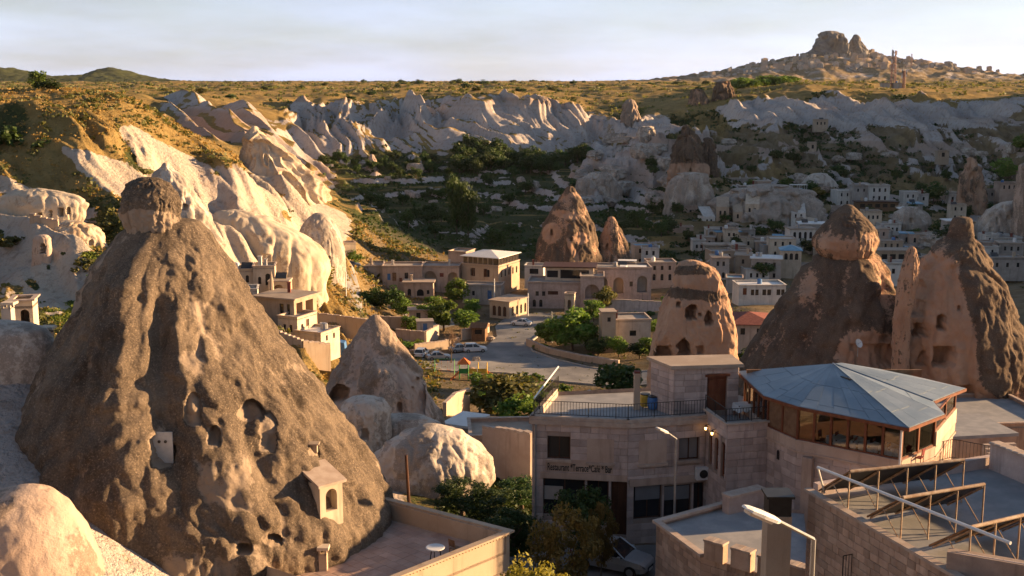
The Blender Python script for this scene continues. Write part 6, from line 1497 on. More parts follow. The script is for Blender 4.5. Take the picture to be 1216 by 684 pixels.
# rubble walls
def rubble_wall(lab, pts, h_, mat='mortar', th=.45, name='stone_wall', z=None):
    P_ = [ground_at(px, py, 60, 420) if D is None else at(px, py, D) for px, py, D in pts]
    T = thing(name, lab, 'wall', P_[0]); m = MB()
    for a, b in zip(P_, P_[1:]):
        d = (b - a); d.z = 0; n = Vector((-d.y, d.x, 0)).normalized() * th / 2
        lo = Vector((0, 0, 2.0)); up_ = Vector((0, 0, h_))
        m.hexa([a - n - lo, b - n - lo, b + n - lo, a + n - lo] if n.y > 0 else [a + n - lo, b + n - lo, b - n - lo, a - n - lo], [a - n + up_, b - n + up_, b + n + up_, a + n + up_] if n.y > 0 else [a + n + up_, b + n + up_, b - n + up_, a - n + up_])
    m.build('wall_body', mat, T)
    m = MB()
    for a, b in zip(P_, P_[1:]):
        L = (b - a).length; k = max(1, int(L / .7)); rz = math.atan2(b.y - a.y, b.x - a.x)
        for i in range(k):
            q = a.lerp(b, (i + .5) / k); m.box(q + Vector((0, 0, h_ + rng.uniform(.02, .10))), (L / k * .94, th * 1.1, .2), rz + rng.uniform(-.05, .05))
    o = m.build('cap_stones', 'coping', T); o['kind'] = 'stuff'
rubble_wall('curved stone retaining wall round the road bend below the big roadside tree', [(626, 410, 212), (650, 421, 206), (690, 430, 200), (735, 437, 196)], 1.2, 'plaster_tan')
rubble_wall('low stone wall with a sunlit end above the playground gully', [(528, 492, 138), (540, 480, 143), (556, 474, 148)], 1.3, 'plaster_tan')
rubble_wall('long tan garden wall behind the small grey cone', [(360, 382, 192), (400, 386, 192), (440, 392, 190)], 1.6, 'plaster_tan')
rubble_wall('rough stone terrace wall under the cream lower house', [(330, 408, 160), (360, 420, 158), (392, 424, 160)], 1.8, 'plaster_tan')
rubble_wall('broken rubble wall under the row of cave windows', [(36, 263, 174), (50, 268, 174), (70, 272, 174)], 1.2, 'plaster_tan')
rubble_wall('pinkish yard wall beyond the dome towards the restaurant', [(560, 527, 98), (600, 524, 99), (632, 520, 100)], 1.6, 'plaster_pink', .4)
rubble_wall('long low wall of the lower yard between dome and restaurant', [(575, 540, 88), (605, 545, 86), (632, 549, 84)], 2.2, 'plaster_pink', .4)
rubble_wall('stone garden wall along the arcade lawn', [(706, 362, 240), (745, 364, 240), (785, 366, 240)], 1.3, 'ashlar')
rubble_wall('dark garden wall running below the three dark trees', [(420, 380, 222), (455, 383, 221), (490, 384, 221)], 1.1, 'plaster_tan')
rubble_wall('crooked rubble wall beside the junction tree', [(470, 397, 214), (505, 400, 213), (520, 392, 219)], .9, 'plaster_pink')
rubble_wall('short stone wall behind the parked cars', [(492, 416, 206), (515, 413, 208), (545, 408, 211)], 1.0, 'plaster_tan')
rubble_wall('stone wall at the corner shop side of the junction', [(548, 398, 218), (565, 396, 220), (580, 390, 225)], 1.0, 'plaster_cream')
rubble_wall('low wall in front of the little terrace house', [(470, 366, 243), (500, 368, 242), (520, 364, 245)], 1.0, 'plaster_pink')
house('tiny tin roofed garden shed among the walls near the junction', 505, 394, 216, 3.0, 2.6, 1.8, 8, row(1, 3, .2, .8, 1.4, 'd', 'paint_blue'), wall='plaster_grey', roof='slab', rmat='roof_flat', oh=.15, name='garden_shed', cat='shed')
house('brown timber kiosk with a pitched roof by the junction', 568, 399, 217, 2.6, 2.2, 1.5, -12, row(1, 2.6, .3, 1.4, .9), wall='wood_brown', roof='gable', rmat='wood_brown', rise=.9, name='kiosk', cat='kiosk')
house('pink stone shed behind the junction tree', 497, 381, 226, 3.6, 3, 2.0, 5, row(1, 3.6, .4, .8, 1.2), wall='plaster_pink', roof='slab', name='garden_shed', cat='shed')
house('low stone house beside the path and the three dark trees', 437, 358, 246, 4.4, 3, 2.0, 10, row(2, 4.4, .5, .6, 1.0), wall='plaster_tan', roof='slab', name='garden_house', cat='house')
house('low pale roofed shed with a sloping slab by the lower yard', 541, 524, 106, 2.6, 4.2, 1.4, -25, wall='plaster_grey', roof='slab', rmat='roof_white', oh=.15, name='yard_shed', cat='shed')
house('flat pink outbuilding between the whale backed dome and the restaurant', 600, 545, 92, 5.6, 5, 2.0, 4, row(1, 5.6, .6, .7, .9), wall='plaster_pink', rmat='roof_dust', name='outbuilding', cat='outbuilding')
house('low stone yard building right of the pavilion by the cave mouth', 1168, 545, 82, 5.0, 5, 1.6, 10, wall='ashlar_warm', roof='slab', rmat='paving', oh=.1, name='yard_building', cat='outbuilding')
house('paved terrace on a stone retaining wall before the cave mouths', 1190, 534, 92, 10.0, 9, 2.2, 6, wall='ashlar_warm', rmat='paving', name='terrace_platform', cat='terrace')
T = thing('stone_steps', 'flight of stone steps beside the terrace at the cave mouths', 'steps', at(1203, 562, 78))
p = at(1203, 562, 78)
for k_ in range(8): m = MB(); m.box(p + Vector((0, k_ * .36, k_ * .19 - .4)), (2.4, .36, .8 + .38 * 0), .15); m.build('step', 'coping', T)
# far hill town: a few hundred tiny houses on the slope under the castle rock
rg = random.Random(44)
fm = []
for k_ in range(6):
    m = MB(); w_, d_, h_ = (7, 8, 5) if k_ < 3 else (11, 8, 7); m.box((0, 0, h_ / 2 - 2), (w_, d_, h_ + 4)); m.box((1, .3, h_ + .6), (w_ * .5, d_ * .5, 1.2))
    o = m.build('far_house', ('plaster_tan', 'plaster_grey', 'roof_flat', 'plaster_pink', 'plaster_grey', 'roof_dust')[k_], None, origin=Vector((0, 0, 0))); fm.append(o.data); bpy.data.objects.remove(o)
xs, ys = [], []
for i in range(270):
    px = rg.triangular(815, 1205, 1000); D = rg.uniform(2300, 2495); q = at(px, 90, D); xs.append(q.x); ys.append(D)
zs_ = ground_z(xs, ys)
for i, (x, y, z) in enumerate(zip(xs, ys, zs_)):
    o = bpy.data.objects.new('far_house', fm[i % 6]); COL.objects.link(o); o.location = (x, y, z); o.rotation_euler = (0, 0, rg.uniform(-.4, .4)); s_ = rg.uniform(.55, 1.1); o.scale = (s_, s_, s_)
    tag(o, 'tiny block house on the slope of the far hill town under the castle rock', 'house', 'houses of the far hill town')
# ================================================================ ROADS
from mathutils.geometry import delaunay_2d_cdt
def sheet(name, pts, mat, lift, step, kind='structure', label=None):
    poly = [V2(p) for p in pts]
    xs = [p.x for p in poly]; ys = [p.y for p in poly]; vin = [Vector((p.x, p.y)) for p in poly]; n0 = len(vin); k = len(poly)
    ed = [(i, (i + 1) % n0) for i in range(n0)]
    x = min(xs) + step / 2
    while x < max(xs):
        y = min(ys) + step / 2
        while y < max(ys):
            if in_poly(x, y, poly): vin.append(Vector((x, y)))
            y += step
        x += step
    vo, eo, fo, *_ = delaunay_2d_cdt(vin, ed, [], 1, 1e-4)
    zz = ground_z([v.x for v in vo], [v.y for v in vo])
    m = MB(); m.v = [(v.x, v.y, z + lift) for v, z in zip(vo, zz)]; m.f = [tuple(f) for f in fo]; m.mi = [0] * len(fo)
    return tag(m.build(name, mat, None, smooth=True, origin=Vector((0, 0, 0))), kind=kind)
RD = [(488, 430), (520, 420), (560, 414), (578, 406), (590, 395), (588, 384), (600, 374), (640, 368), (668, 373), (664, 384), (642, 394), (629, 403), (632, 413), (660, 423), (700, 432), (745, 438), (815, 440), (835, 470), (760, 460), (700, 454), (650, 448), (600, 441), (540, 443), (490, 442)]
rdp = [atz(px, py, 13.2) for px, py in RD]
rdp = [Vector((p.x, p.y, 0)) for p in rdp]
sheet('road', rdp, 'asphalt', .12, 2.2)
def kerb(pts, name='kerb'):
    m = MB(); P_ = []
    for a, b in zip(pts, pts[1:]):
        L = (V2(b) - V2(a)).length; k = max(1, int(L / 1.5)); P_ += [V2(a).lerp(V2(b), i / k) for i in range(k)]
    z = ground_z([p.x for p in P_], [p.y for p in P_])
    for i in range(len(P_) - 1):
        a, b = P_[i], P_[i + 1]; d = (b - a).normalized(); n = Vector((-d.y, d.x)) * .14
        f = lambda p, s, zz: (p.x + n.x * s, p.y + n.y * s, zz)
        m.hexa([f(a, -1, z[i] - .3), f(b, -1, z[i + 1] - .3), f(b, 1, z[i + 1] - .3), f(a, 1, z[i] - .3)], [f(a, -1, z[i] + .26), f(b, -1, z[i + 1] + .26), f(b, 1, z[i + 1] + .26), f(a, 1, z[i] + .26)])
    return tag(m.build(name, 'kerb', None, origin=Vector((0, 0, 0))), kind='structure')
kerb(rdp[10:17]); kerb(rdp[18:24])
sheet('street', [Vector((x, y, 0)) for x, y in ((-3, 62.5), (4, 63.5), (11, 63.5), (12, 60), (10, 56.5), (7, 52), (3, 50), (-1, 54))], 'asphalt', .06, 1.2)
sheet('path', [atz(px, py, 18) for px, py in ((430, 352), (424, 330), (412, 330), (408, 350), (414, 366), (430, 366))], 'asphalt', .12, 2.0)
sheet('plaza', [atz(px, py, 15) for px, py in ((474, 372), (520, 377), (540, 372), (532, 354), (494, 354))], 'asphalt', .10, 1.5)
# lawn by the arcade
sheet('lawn', [Vector((*V2(at(px, py, D)), 0)) for px, py, D in ((752, 360, 246), (790, 360, 246), (792, 354, 252), (756, 354, 252))], 'grass_green', .25, 1.0)

# ================================================================ VEGETATION
def crown_mesh(name, n, mat, seed, leaf=.06, shape='round', clumps=26):
    """unit crown (width 1, height 1, base at 0): leaf-sized faces grouped in clumps through the volume"""
    g = np.random.default_rng(seed); V = []; F = []
    cl = []
    while len(cl) < clumps:
        p = g.uniform(-1, 1, 3); r = np.linalg.norm(p)
        if r > 1 or r < .35: continue
        x, y, z = p * np.array([.40, .40, .42])
        if shape == 'tall': x *= .75; y *= .75
        if shape == 'low': z = abs(z) * 1.0 - .42
        if shape == 'loose': x *= 1 + .3 * g.random(); z *= 1.05
        cl.append((x, y, z + .5, g.uniform(.10, .19) * (1.25 if shape != 'loose' else .8)))
    per = n // clumps
    for x, y, z, r in cl:
        d = g.normal(size=(per, 3)); d /= np.linalg.norm(d, axis=1)[:, None]; rad = r * g.uniform(.35, 1.0, per) ** .6
        c_ = np.array([x, y, z]) + d * rad[:, None] * np.array([1, 1, .8])
        nn = d + g.normal(size=(per, 3)) * .7; nn /= np.linalg.norm(nn, axis=1)[:, None]
        t_ = np.cross(nn, g.normal(size=(per, 3))); t_ /= np.linalg.norm(t_, axis=1)[:, None]; b = np.cross(nn, t_)
        s = (leaf * g.uniform(.6, 1.3, per))[:, None]
        i0 = len(V) * 1
        q = np.stack([c_ - t_ * s - b * s * .5, c_ + t_ * s * .2 - b * s * .7, c_ + t_ * s + b * s * .4, c_ - t_ * s * .3 + b * s * .7], 1).reshape(-1, 3)
        V.append(q)
    V = np.concatenate(V); V[:, 2] = np.maximum(V[:, 2], .0); F = np.arange(len(V)).reshape(-1, 4)
    o = npmesh(name, V, F, mat, smooth=False); me = o.data; bpy.data.objects.remove(o); return me
def trunk_mesh(seed, h=.5, r=.03):
    rg = random.Random(seed); m = MB(); p = Vector((0, 0, -.08)); q = Vector((rg.uniform(-.03, .03), rg.uniform(-.03, .03), h * .55)); m.tube(p, q, r * 1.5, r, n=7)
    for i in range(6):
        a = 2 * math.pi * i / 6 + rg.random(); e = q + Vector((math.cos(a) * .22, math.sin(a) * .22, h * rg.uniform(.35, .8))); m.tube(q - Vector((0, 0, .03)), e, r * .7, r * .2, n=5)
    o = m.build('trunk', 'bark', None, origin=Vector((0, 0, 0))); me = o.data; bpy.data.objects.remove(o); return me
CM = {}
for nm, mt in (('leaf', 'leaf'), ('dark', 'leaf_dark'), ('yellow', 'leaf_yellow'), ('olive', 'leaf_olive'), ('rust', 'leaf_rust')):
    CM[nm] = [crown_mesh('crown', 1900, mt, 10 * len(CM) + k, .045, 'round', 30) for k in range(2)]
    CM[nm + '_fine'] = [crown_mesh('crown', 6000, mt, 10 * len(CM) + 5, .020, 'loose', 60)]
    CM[nm + '_shrub'] = [crown_mesh('foliage', 420, mt, 10 * len(CM) + k, .075, 'low', 14) for k in range(3)]
CM['poplar'] = [crown_mesh('crown', 2200, 'leaf_dark', 300 + k, .032, 'tall', 40) for k in range(2)]
TM = [trunk_mesh(k) for k in range(4)]
_ti = [0]
def tree(p, h, wd, kind, label, group=None, name='tree', trunk=True, cat='tree'):
    _ti[0] += 1; rg = random.Random(_ti[0])
    me = rg.choice(CM[kind])
    if trunk:
        T = thing(name, label, cat, p, group)
        T.rotation_euler = (0, 0, rg.uniform(0, 6.28))
        o = bpy.data.objects.new('crown', me); COL.objects.link(o); o.parent = T; o.location = (0, 0, h * .16); o.scale = (wd, wd, h * .84)
        o = bpy.data.objects.new('trunk', rg.choice(TM)); COL.objects.link(o); o.parent = T; o.scale = (wd * .8, wd * .8, h)
    else:
        o = bpy.data.objects.new(name, me); COL.objects.link(o); o.location = Vector(p) - Vector((0, 0, .15 * h)); o.scale = (wd, wd, h * 1.15); o.rotation_euler = (0, 0, rg.uniform(0, 6.28)); tag(o, label, cat, group)
def T_(px, py, D, h, wd, kind, label, group=None, **kw):
    p = at(px, py, D); z = gz(p.x, p.y)
    tree((p.x, p.y, min(p.z, z + .3) if D > 70 else z), h, wd, kind, label, group, **kw)
# named trees
T_(680, 420, 207, 8.2, 9.0, 'leaf', 'big bright green tree behind the curved roadside wall'); T_(662, 414, 212, 5.0, 5.0, 'leaf', 'smaller green tree left of the big roadside tree')
T_(710, 424, 203, 4.2, 5.0, 'dark', 'dark round tree at the right end of the roadside wall')
T_(598, 506, 132, 6.6, 8.6, 'olive', 'feathery olive green tree beside the playground'); T_(615, 524, 116, 5.2, 5.0, 'leaf', 'bright green tree left of the restaurant roof terrace'); T_(640, 488, 150, 3.6, 7.0, 'olive', 'low spreading olive tree behind the terrace railing')
T_(570, 488, 150, 3.4, 5.0, 'olive', 'small olive tree at the edge of the sunken yard')
T_(735, 478, 112, 4.6, 5.2, 'dark', 'dark dense tree just behind the roof terrace'); T_(800, 470, 120, 3.0, 4.0, 'dark', 'dark bush behind the stair tower')
T_(541, 362, 248, 6.0, 5.6, 'leaf', 'green tree in front of the arcade house'); T_(527, 392, 226, 6.4, 6.4, 'leaf', 'broad green tree at the road junction'); T_(552, 392, 226, 4.4, 5.6, 'leaf', 'low green tree beside the junction tree')
T_(549, 336, 268, 4.4, 2.6, 'dark', 'dark climber tree between arcade house and hotel')
for i, px in enumerate((437, 452, 468)): T_(px, 371, 236, 5.6, 5.2, 'dark', 'dark round tree in the row of three below the low pink house', 'row of three dark trees')
T_(378, 345, 214, 4.6, 8.0, 'yellow', 'broad yellow green tree at the foot of the sunlit dome'); T_(362, 340, 214, 3.2, 4.5, 'yellow', 'smaller yellow tree at the foot of the sunlit dome')
T_(419, 318, 262, 4.0, 4.5, 'leaf', 'green tree beside the grey bell dome')
T_(543, 290, 344, 23.0, 9.0, 'poplar', 'very tall dark poplar clump in the valley'); T_(556, 292, 342, 21.0, 8.0, 'poplar', 'second tall dark poplar in the valley clump'); T_(590, 294, 338, 6.5, 8.0, 'dark', 'round dark tree beside the poplars')
T_(870, 250, 392, 7.4, 9.6, 'dark', 'large dark tree above the left part of the village'); T_(893, 226, 410, 4.2, 5.4, 'leaf', 'green tree at the end of the arched pale house')
T_(934, 224, 412, 4.0, 6.0, 'leaf', 'green tree behind the white framed pergola'); T_(972, 230, 404, 3.6, 5.5, 'yellow', 'yellow green tree before the low pale dome')
T_(1108, 240, 398, 7.4, 9.0, 'dark', 'dark broad tree between the upper hotel and the slim spire'); T_(1195, 196, 448, 8.6, 11.0, 'leaf', 'broad tree on the slope above the slim spire'); T_(1213, 178, 470, 7.0, 9.0, 'leaf', 'tree beside the broad one above the blunt tower')
T_(1125, 292, 330, 6.0, 12.0, 'dark', 'dark tree mass below the carved rock'); T_(1086, 284, 340, 3.6, 5.0, 'dark', 'small dark tree at the foot of the carved rock'); T_(905, 330, 280, 5.2, 6.0, 'dark', 'dark tree between the village houses and the white long house'); T_(898, 322, 286, 4.0, 4.0, 'olive', 'olive tree beside the blue tin roof'); T_(850, 318, 298, 4.6, 6.5, 'dark', 'dark tree below the thatched pergola'); T_(838, 312, 305, 3.5, 5, 'dark', 'dark tree at the left of the thatched pergola')
T_(888, 414, 168, 4.4, 4.4, 'dark', 'dark tree in front of the red tiled house'); T_(720, 362, 240, 5.6, 5.2, 'olive', 'olive tree in front of the vaulted archway'); T_(705, 372, 232, 4.6, 4.6, 'leaf', 'green tree below the vaulted archway'); T_(760, 412, 200, 2.8, 5.0, 'dark', 'dark creeper bush on the flat grey house')
T_(46, 109, 246, 4.6, 4.2, 'leaf', 'upright tree on the skyline of the golden hill'); T_(63, 110, 244, 2.8, 5.6, 'dark', 'low dark tree beside the upright one on the golden hill')
for px, py, D, h, wd, lab in ((8, 160, 214, 5.2, 8.0, 'dark bush mass on the upper slope of the golden hill'), (30, 135, 226, 3.4, 6.0, 'dark bush just below the skyline trees'), (45, 172, 212, 3.0, 6.0, 'dark green bush lower on the golden slope'), (130, 272, 184, 2.6, 5.6, 'green bush in the hollow right of the cave windows'), (112, 268, 185, 2.2, 4.0, 'smaller green bush beside the cave windows'), (100, 318, 163, 2.4, 4.0, 'green bush above the bright grass gully'), (12, 280, 172, 2.4, 4.6, 'olive bush left of the arched cave porch'), (165, 202, 214, 2.6, 5.0, 'green bush among the white ribs of the hill'), (292, 278, 204, 1.0, 1.6, 'single small bush on the sunlit dome')):
    T_(px, py, D, h, wd, 'dark_shrub' if 'dark' in lab else 'olive_shrub', lab, trunk=False, name='shrub', cat='shrub')
# near plants below the restaurant
T_(690, 606, 60.5, 4.6, 4.0, 'dark_fine', 'dark leafy shrub against the restaurant ground floor'); T_(672, 664, 55, 5.4, 3.6, 'rust_fine', 'thin tree with rusty orange leaves beside the parked car'); T_(714, 640, 58, 4.6, 1.6, 'rust_fine', 'slim rusty sapling in front of the restaurant door')
T_(632, 700, 47, 5.4, 3.6, 'yellow_fine', 'sunlit yellow green bush beside the terrace corner'); T_(664, 706, 45, 4.6, 3.0, 'yellow_fine', 'sunlit yellow green bush below the rusty tree'); T_(702, 704, 46, 4.4, 3.0, 'yellow_fine', 'green bush next to the parked car')
for px, py, D, h, wd, lab in ((550, 602, 72, 2.4, 4.4, 'dark shrub under the whale backed dome'), (585, 606, 70, 2.6, 4.2, 'dark shrub by the drain pipe corner of the restaurant'), (610, 628, 64, 2.4, 3.4, 'dark shrub behind the terrace parapet corner'), (620, 588, 76, 2.2, 4.0, 'dark shrub on the bank left of the restaurant'), (566, 632, 63, 2.0, 3.4, 'low dark shrub outside the terrace wall')):
    T_(px, py, D, h, wd, 'dark_fine', lab)
T_(1197, 517, 84, 1.7, 1.5, 'leaf_fine', 'small round potted tree at the cave mouth', name='potted_tree')
for px, py, D, h, wd, k_, lab in ((448, 588, 56.5, .8, .9, 'yellow_fine', 'yellow tuft where the cone meets the terrace wall'), (100, 690, 40, 1.4, 3.4, 'yellow_fine', 'dry yellow bush at the foot of the big cone'), (150, 700, 40, 1.1, 2.4, 'olive_fine', 'olive bush at the foot of the big cone'), (390, 690, 47, .8, 1.2, 'yellow_fine', 'small dry plant below the stubby flue')):
    T_(px, py, D, h, wd, k_, lab, trunk=False, name='shrub', cat='shrub')
for i, (px, D) in enumerate(((95, 76), (120, 74), (140, 73), (75, 80), (160, 72))):
    p = at(px, 400, D); tree((p.x, p.y, gz(p.x, p.y) - .3), 1.8, 4.2, 'dark_shrub', 'dark shaded shrub in the gap between the bluish rock roof and the big cone', 'shrubs behind the big cone', name='shrub', trunk=False, cat='shrub')
for i, (px, py, D, h, wd, k_) in enumerate(((484, 408, 208, 1.6, 3.4, 'leaf'), (496, 404, 211, 1.8, 3.0, 'leaf'), (470, 404, 212, 1.4, 3.2, 'olive'), (508, 408, 209, 1.5, 3.4, 'leaf'), (640, 412, 210, 1.3, 3.6, 'leaf'), (650, 416, 208, 1.2, 3.0, 'yellow'), (700, 425, 203, 1.4, 3.0, 'leaf'), (655, 470, 172, 1.6, 4.0, 'olive'), (675, 474, 170, 1.7, 4.0, 'leaf'), (695, 470, 172, 1.5, 3.6, 'olive'), (720, 472, 168, 1.6, 3.4, 'dark'), (752, 372, 236, 1.4, 3.6, 'leaf'), (770, 374, 236, 1.5, 3.4, 'dark'), (735, 372, 236, 1.6, 3.4, 'dark'), (790, 352, 252, 1.3, 2.6, 'leaf'), (425, 385, 215, 1.5, 4.0, 'olive'), (450, 388, 214, 1.3, 4.2, 'olive'), (400, 372, 220, 1.5, 3.6, 'dark'), (520, 500, 138, 1.0, 2.4, 'leaf'), (556, 500, 137, 1.0, 2.0, 'rust'))):
    T_(px, py, D, h, wd, k_ + '_shrub', 'low %s shrub in the gardens round the town road' % dict(leaf='bright green', olive='olive', yellow='yellow', dark='dark', rust='rusty')[k_], 'garden shrubs of the town', trunk=False, name='shrub', cat='shrub')
for px, py, D, h, wd in ((515, 372, 240, 4.0, 4.4), (628, 470, 165, 4.2, 5.0), (655, 402, 216, 4.0, 4.0), (780, 392, 214, 3.4, 4.2), (575, 470, 165, 3.8, 5.4), (640, 498, 138, 3.4, 4.4), (505, 384, 228, 4.6, 5.0), (488, 392, 220, 3.6, 4.4), (648, 408, 214, 4.4, 4.6), (695, 414, 209, 5.4, 5.6), (590, 488, 148, 4.6, 5.4), (660, 486, 150, 4.0, 5.0), (735, 424, 202, 3.6, 4.4), (770, 420, 200, 3.8, 4.6), (560, 372, 240, 3.6, 4.0), (480, 378, 232, 4.0, 4.6)): T_(px, py, D, h, wd, 'leaf', 'bright green garden tree near the town road', 'garden trees of the town')
# bare tree by the parking
def bare_tree(p, h, label):
    T = thing('bare_tree', label, 'tree', p); rg = random.Random(3); m = MB(); tw = MB()
    def grow(a, d, L, r, lev, mb):
        b = a + d * L; mb.tube(a, b, r, r * .65, n=5, cap=False)
        if lev == 0: return
        for _ in range(4 if lev > 1 else 5):
            nd = (d + Vector((rg.gauss(0, .45), rg.gauss(0, .45), rg.gauss(.12, .25)))).normalized(); grow(a.lerp(b, rg.uniform(.5, 1)), nd, L * rg.uniform(.55, .8), r * .55, lev - 1, tw if lev < 4 else mb)
    grow(Vector(p) - Vector((0, 0, .3)), Vector((0, 0, 1)), h * .36, .14, 4, m); m.build('trunk', 'bark', T); tw.build('twigs', 'twig', T)
p = at(536, 428, 196); bare_tree(Vector((p.x, p.y, gz(p.x, p.y))), 8.0, 'leafless brown tree beside the parked cars')
# valley woods: each tree on its own
rg = random.Random(12)
lab_v = 'dark tree in the wood along the foot of the central cliffs'
pos = []
for i in range(46): pos.append((rg.uniform(545, 700), rg.uniform(505, 552), rg.uniform(6, 10), lab_v, 'trees under the central cliffs'))
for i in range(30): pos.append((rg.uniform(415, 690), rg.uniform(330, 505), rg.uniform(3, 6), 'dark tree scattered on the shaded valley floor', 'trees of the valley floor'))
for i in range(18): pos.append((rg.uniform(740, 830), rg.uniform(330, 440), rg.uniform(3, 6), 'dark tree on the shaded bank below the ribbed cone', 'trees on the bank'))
for i in range(30): pos.append((rg.uniform(380, 560), rg.uniform(505, 545), rg.uniform(3, 6), 'dark tree at the left foot of the central cliffs', 'trees at the left foot of the cliffs'))
for i in range(22): pos.append((rg.uniform(850, 1215), rg.uniform(410, 470), rg.uniform(3, 5.5), 'dark tree on the slope behind the upper village', 'trees behind the upper village'))
for i in range(20): pos.append((rg.uniform(820, 1215), rg.uniform(300, 390), rg.uniform(2.5, 4.5), 'small garden tree among the village houses', 'garden trees of the village'))
for i in range(45): pos.append((rg.uniform(150, 900), rg.uniform(640, 1000), rg.uniform(1.5, 3.6), 'small round tree dotted over the golden plateau', 'trees of the plateau'))
for i in range(70): pos.append((rg.uniform(430, 1216), rg.uniform(1000, 1700), rg.uniform(2.5, 5.5), 'distant tree along the plateau skyline', 'skyline trees'))
for i in range(26): pos.append((rg.uniform(865, 945), rg.uniform(690, 740), rg.uniform(4, 6), 'green orchard tree on the plateau rim beside the knoll', 'orchard on the plateau rim'))
P3 = [at(px, 200, D) for px, D, *_ in pos]; zz = ground_z([p.x for p in P3], [p.y for p in P3])
for (px, D, h, lab, gp), p, z in zip(pos, P3, zz):
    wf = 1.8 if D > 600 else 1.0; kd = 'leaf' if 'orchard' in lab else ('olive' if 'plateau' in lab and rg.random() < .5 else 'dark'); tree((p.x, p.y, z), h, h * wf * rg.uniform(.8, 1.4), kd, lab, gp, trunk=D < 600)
# scrub and dry tufts: ground cover
def scatter(name, n, mat, cond, size, seed, hz=.7, q=5):
    g = np.random.default_rng(seed); idx = np.flatnonzero(cond)
    wgt = (RR * np.gradient(rad)[None, :]).ravel()[idx] ; wgt = wgt * np.minimum(1, 260 / D_[idx]); wgt = wgt / wgt.sum()
    ch = g.choice(idx, n, p=wgt); c_ = np.stack([xr[ch], yr[ch], Z.ravel()[ch]], 1); c_[:, :2] += g.normal(size=(n, 2)) * .4
    s = size * g.uniform(.5, 1.5, n) * np.clip(D_[ch] / 250, .8, 3.0)
    out = []
    for k in range(q):
        a = g.uniform(0, 2 * math.pi, n); o = np.stack([np.cos(a), np.sin(a), g.uniform(.0, .8, n) * hz], 1) * (s * .5)[:, None]; b = c_ + o
        t_ = g.normal(size=(n, 3)); t_ /= np.linalg.norm(t_, axis=1)[:, None]; u = np.cross(t_, g.normal(size=(n, 3))); u /= np.linalg.norm(u, axis=1)[:, None]
        r = (s * g.uniform(.28, .5, n))[:, None]
        out.append(np.stack([b - t_ * r, b - u * r * .7, b + t_ * r, b + u * r * .7], 1))
    V = np.concatenate([o.reshape(-1, 3) for o in out]); F = np.arange(len(V)).reshape(-1, 4)
    return tag(npmesh(name, V, F, mat, smooth=False), kind='stuff')
veg = (tuff < .38)
inview = (ppx > -60) & (ppx < 1276) & (yr > 0)
nzb = nz1 + nz2
scatter('hillside_scrub', 5200, 'leaf_olive', veg & inview & (D_ > 130) & (D_ < 300) & (ppx < 520) & (nzb > .02), .9, 1)
scatter('dry_grass', 9000, 'grass_dry', veg & inview & (D_ > 130) & (D_ < 300) & (ppx < 520), .55, 2, .9, 4)
scatter('plateau_scrub', 7000, 'leaf_olive', veg & inview & (D_ > 560) & (D_ < 1500) & (nzb > 0), .75, 3)
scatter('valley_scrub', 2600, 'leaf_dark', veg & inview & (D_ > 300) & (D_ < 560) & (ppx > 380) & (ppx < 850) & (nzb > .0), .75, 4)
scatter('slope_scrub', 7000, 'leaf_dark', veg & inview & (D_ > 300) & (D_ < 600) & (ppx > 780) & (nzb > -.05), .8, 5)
scatter('town_weeds', 2500, 'leaf_olive', inview & (D_ > 70) & (D_ < 300) & (ppx > 430) & (nzb > .12) & ~np.array([False]), .45, 6)
scatter('green_grass', 2200, 'grass_green', inview & (D_ > 120) & (D_ < 200) & (ell(ppx, ppy, 95, 345, 45, 45, 40, .4) > .4) & veg, .5, 7, .9)
scatter('bank_weeds', 2600, 'leaf_dark', inview & (D_ > 55) & (D_ < 95) & (ppx > 520) & (ppx < 640), .5, 8)

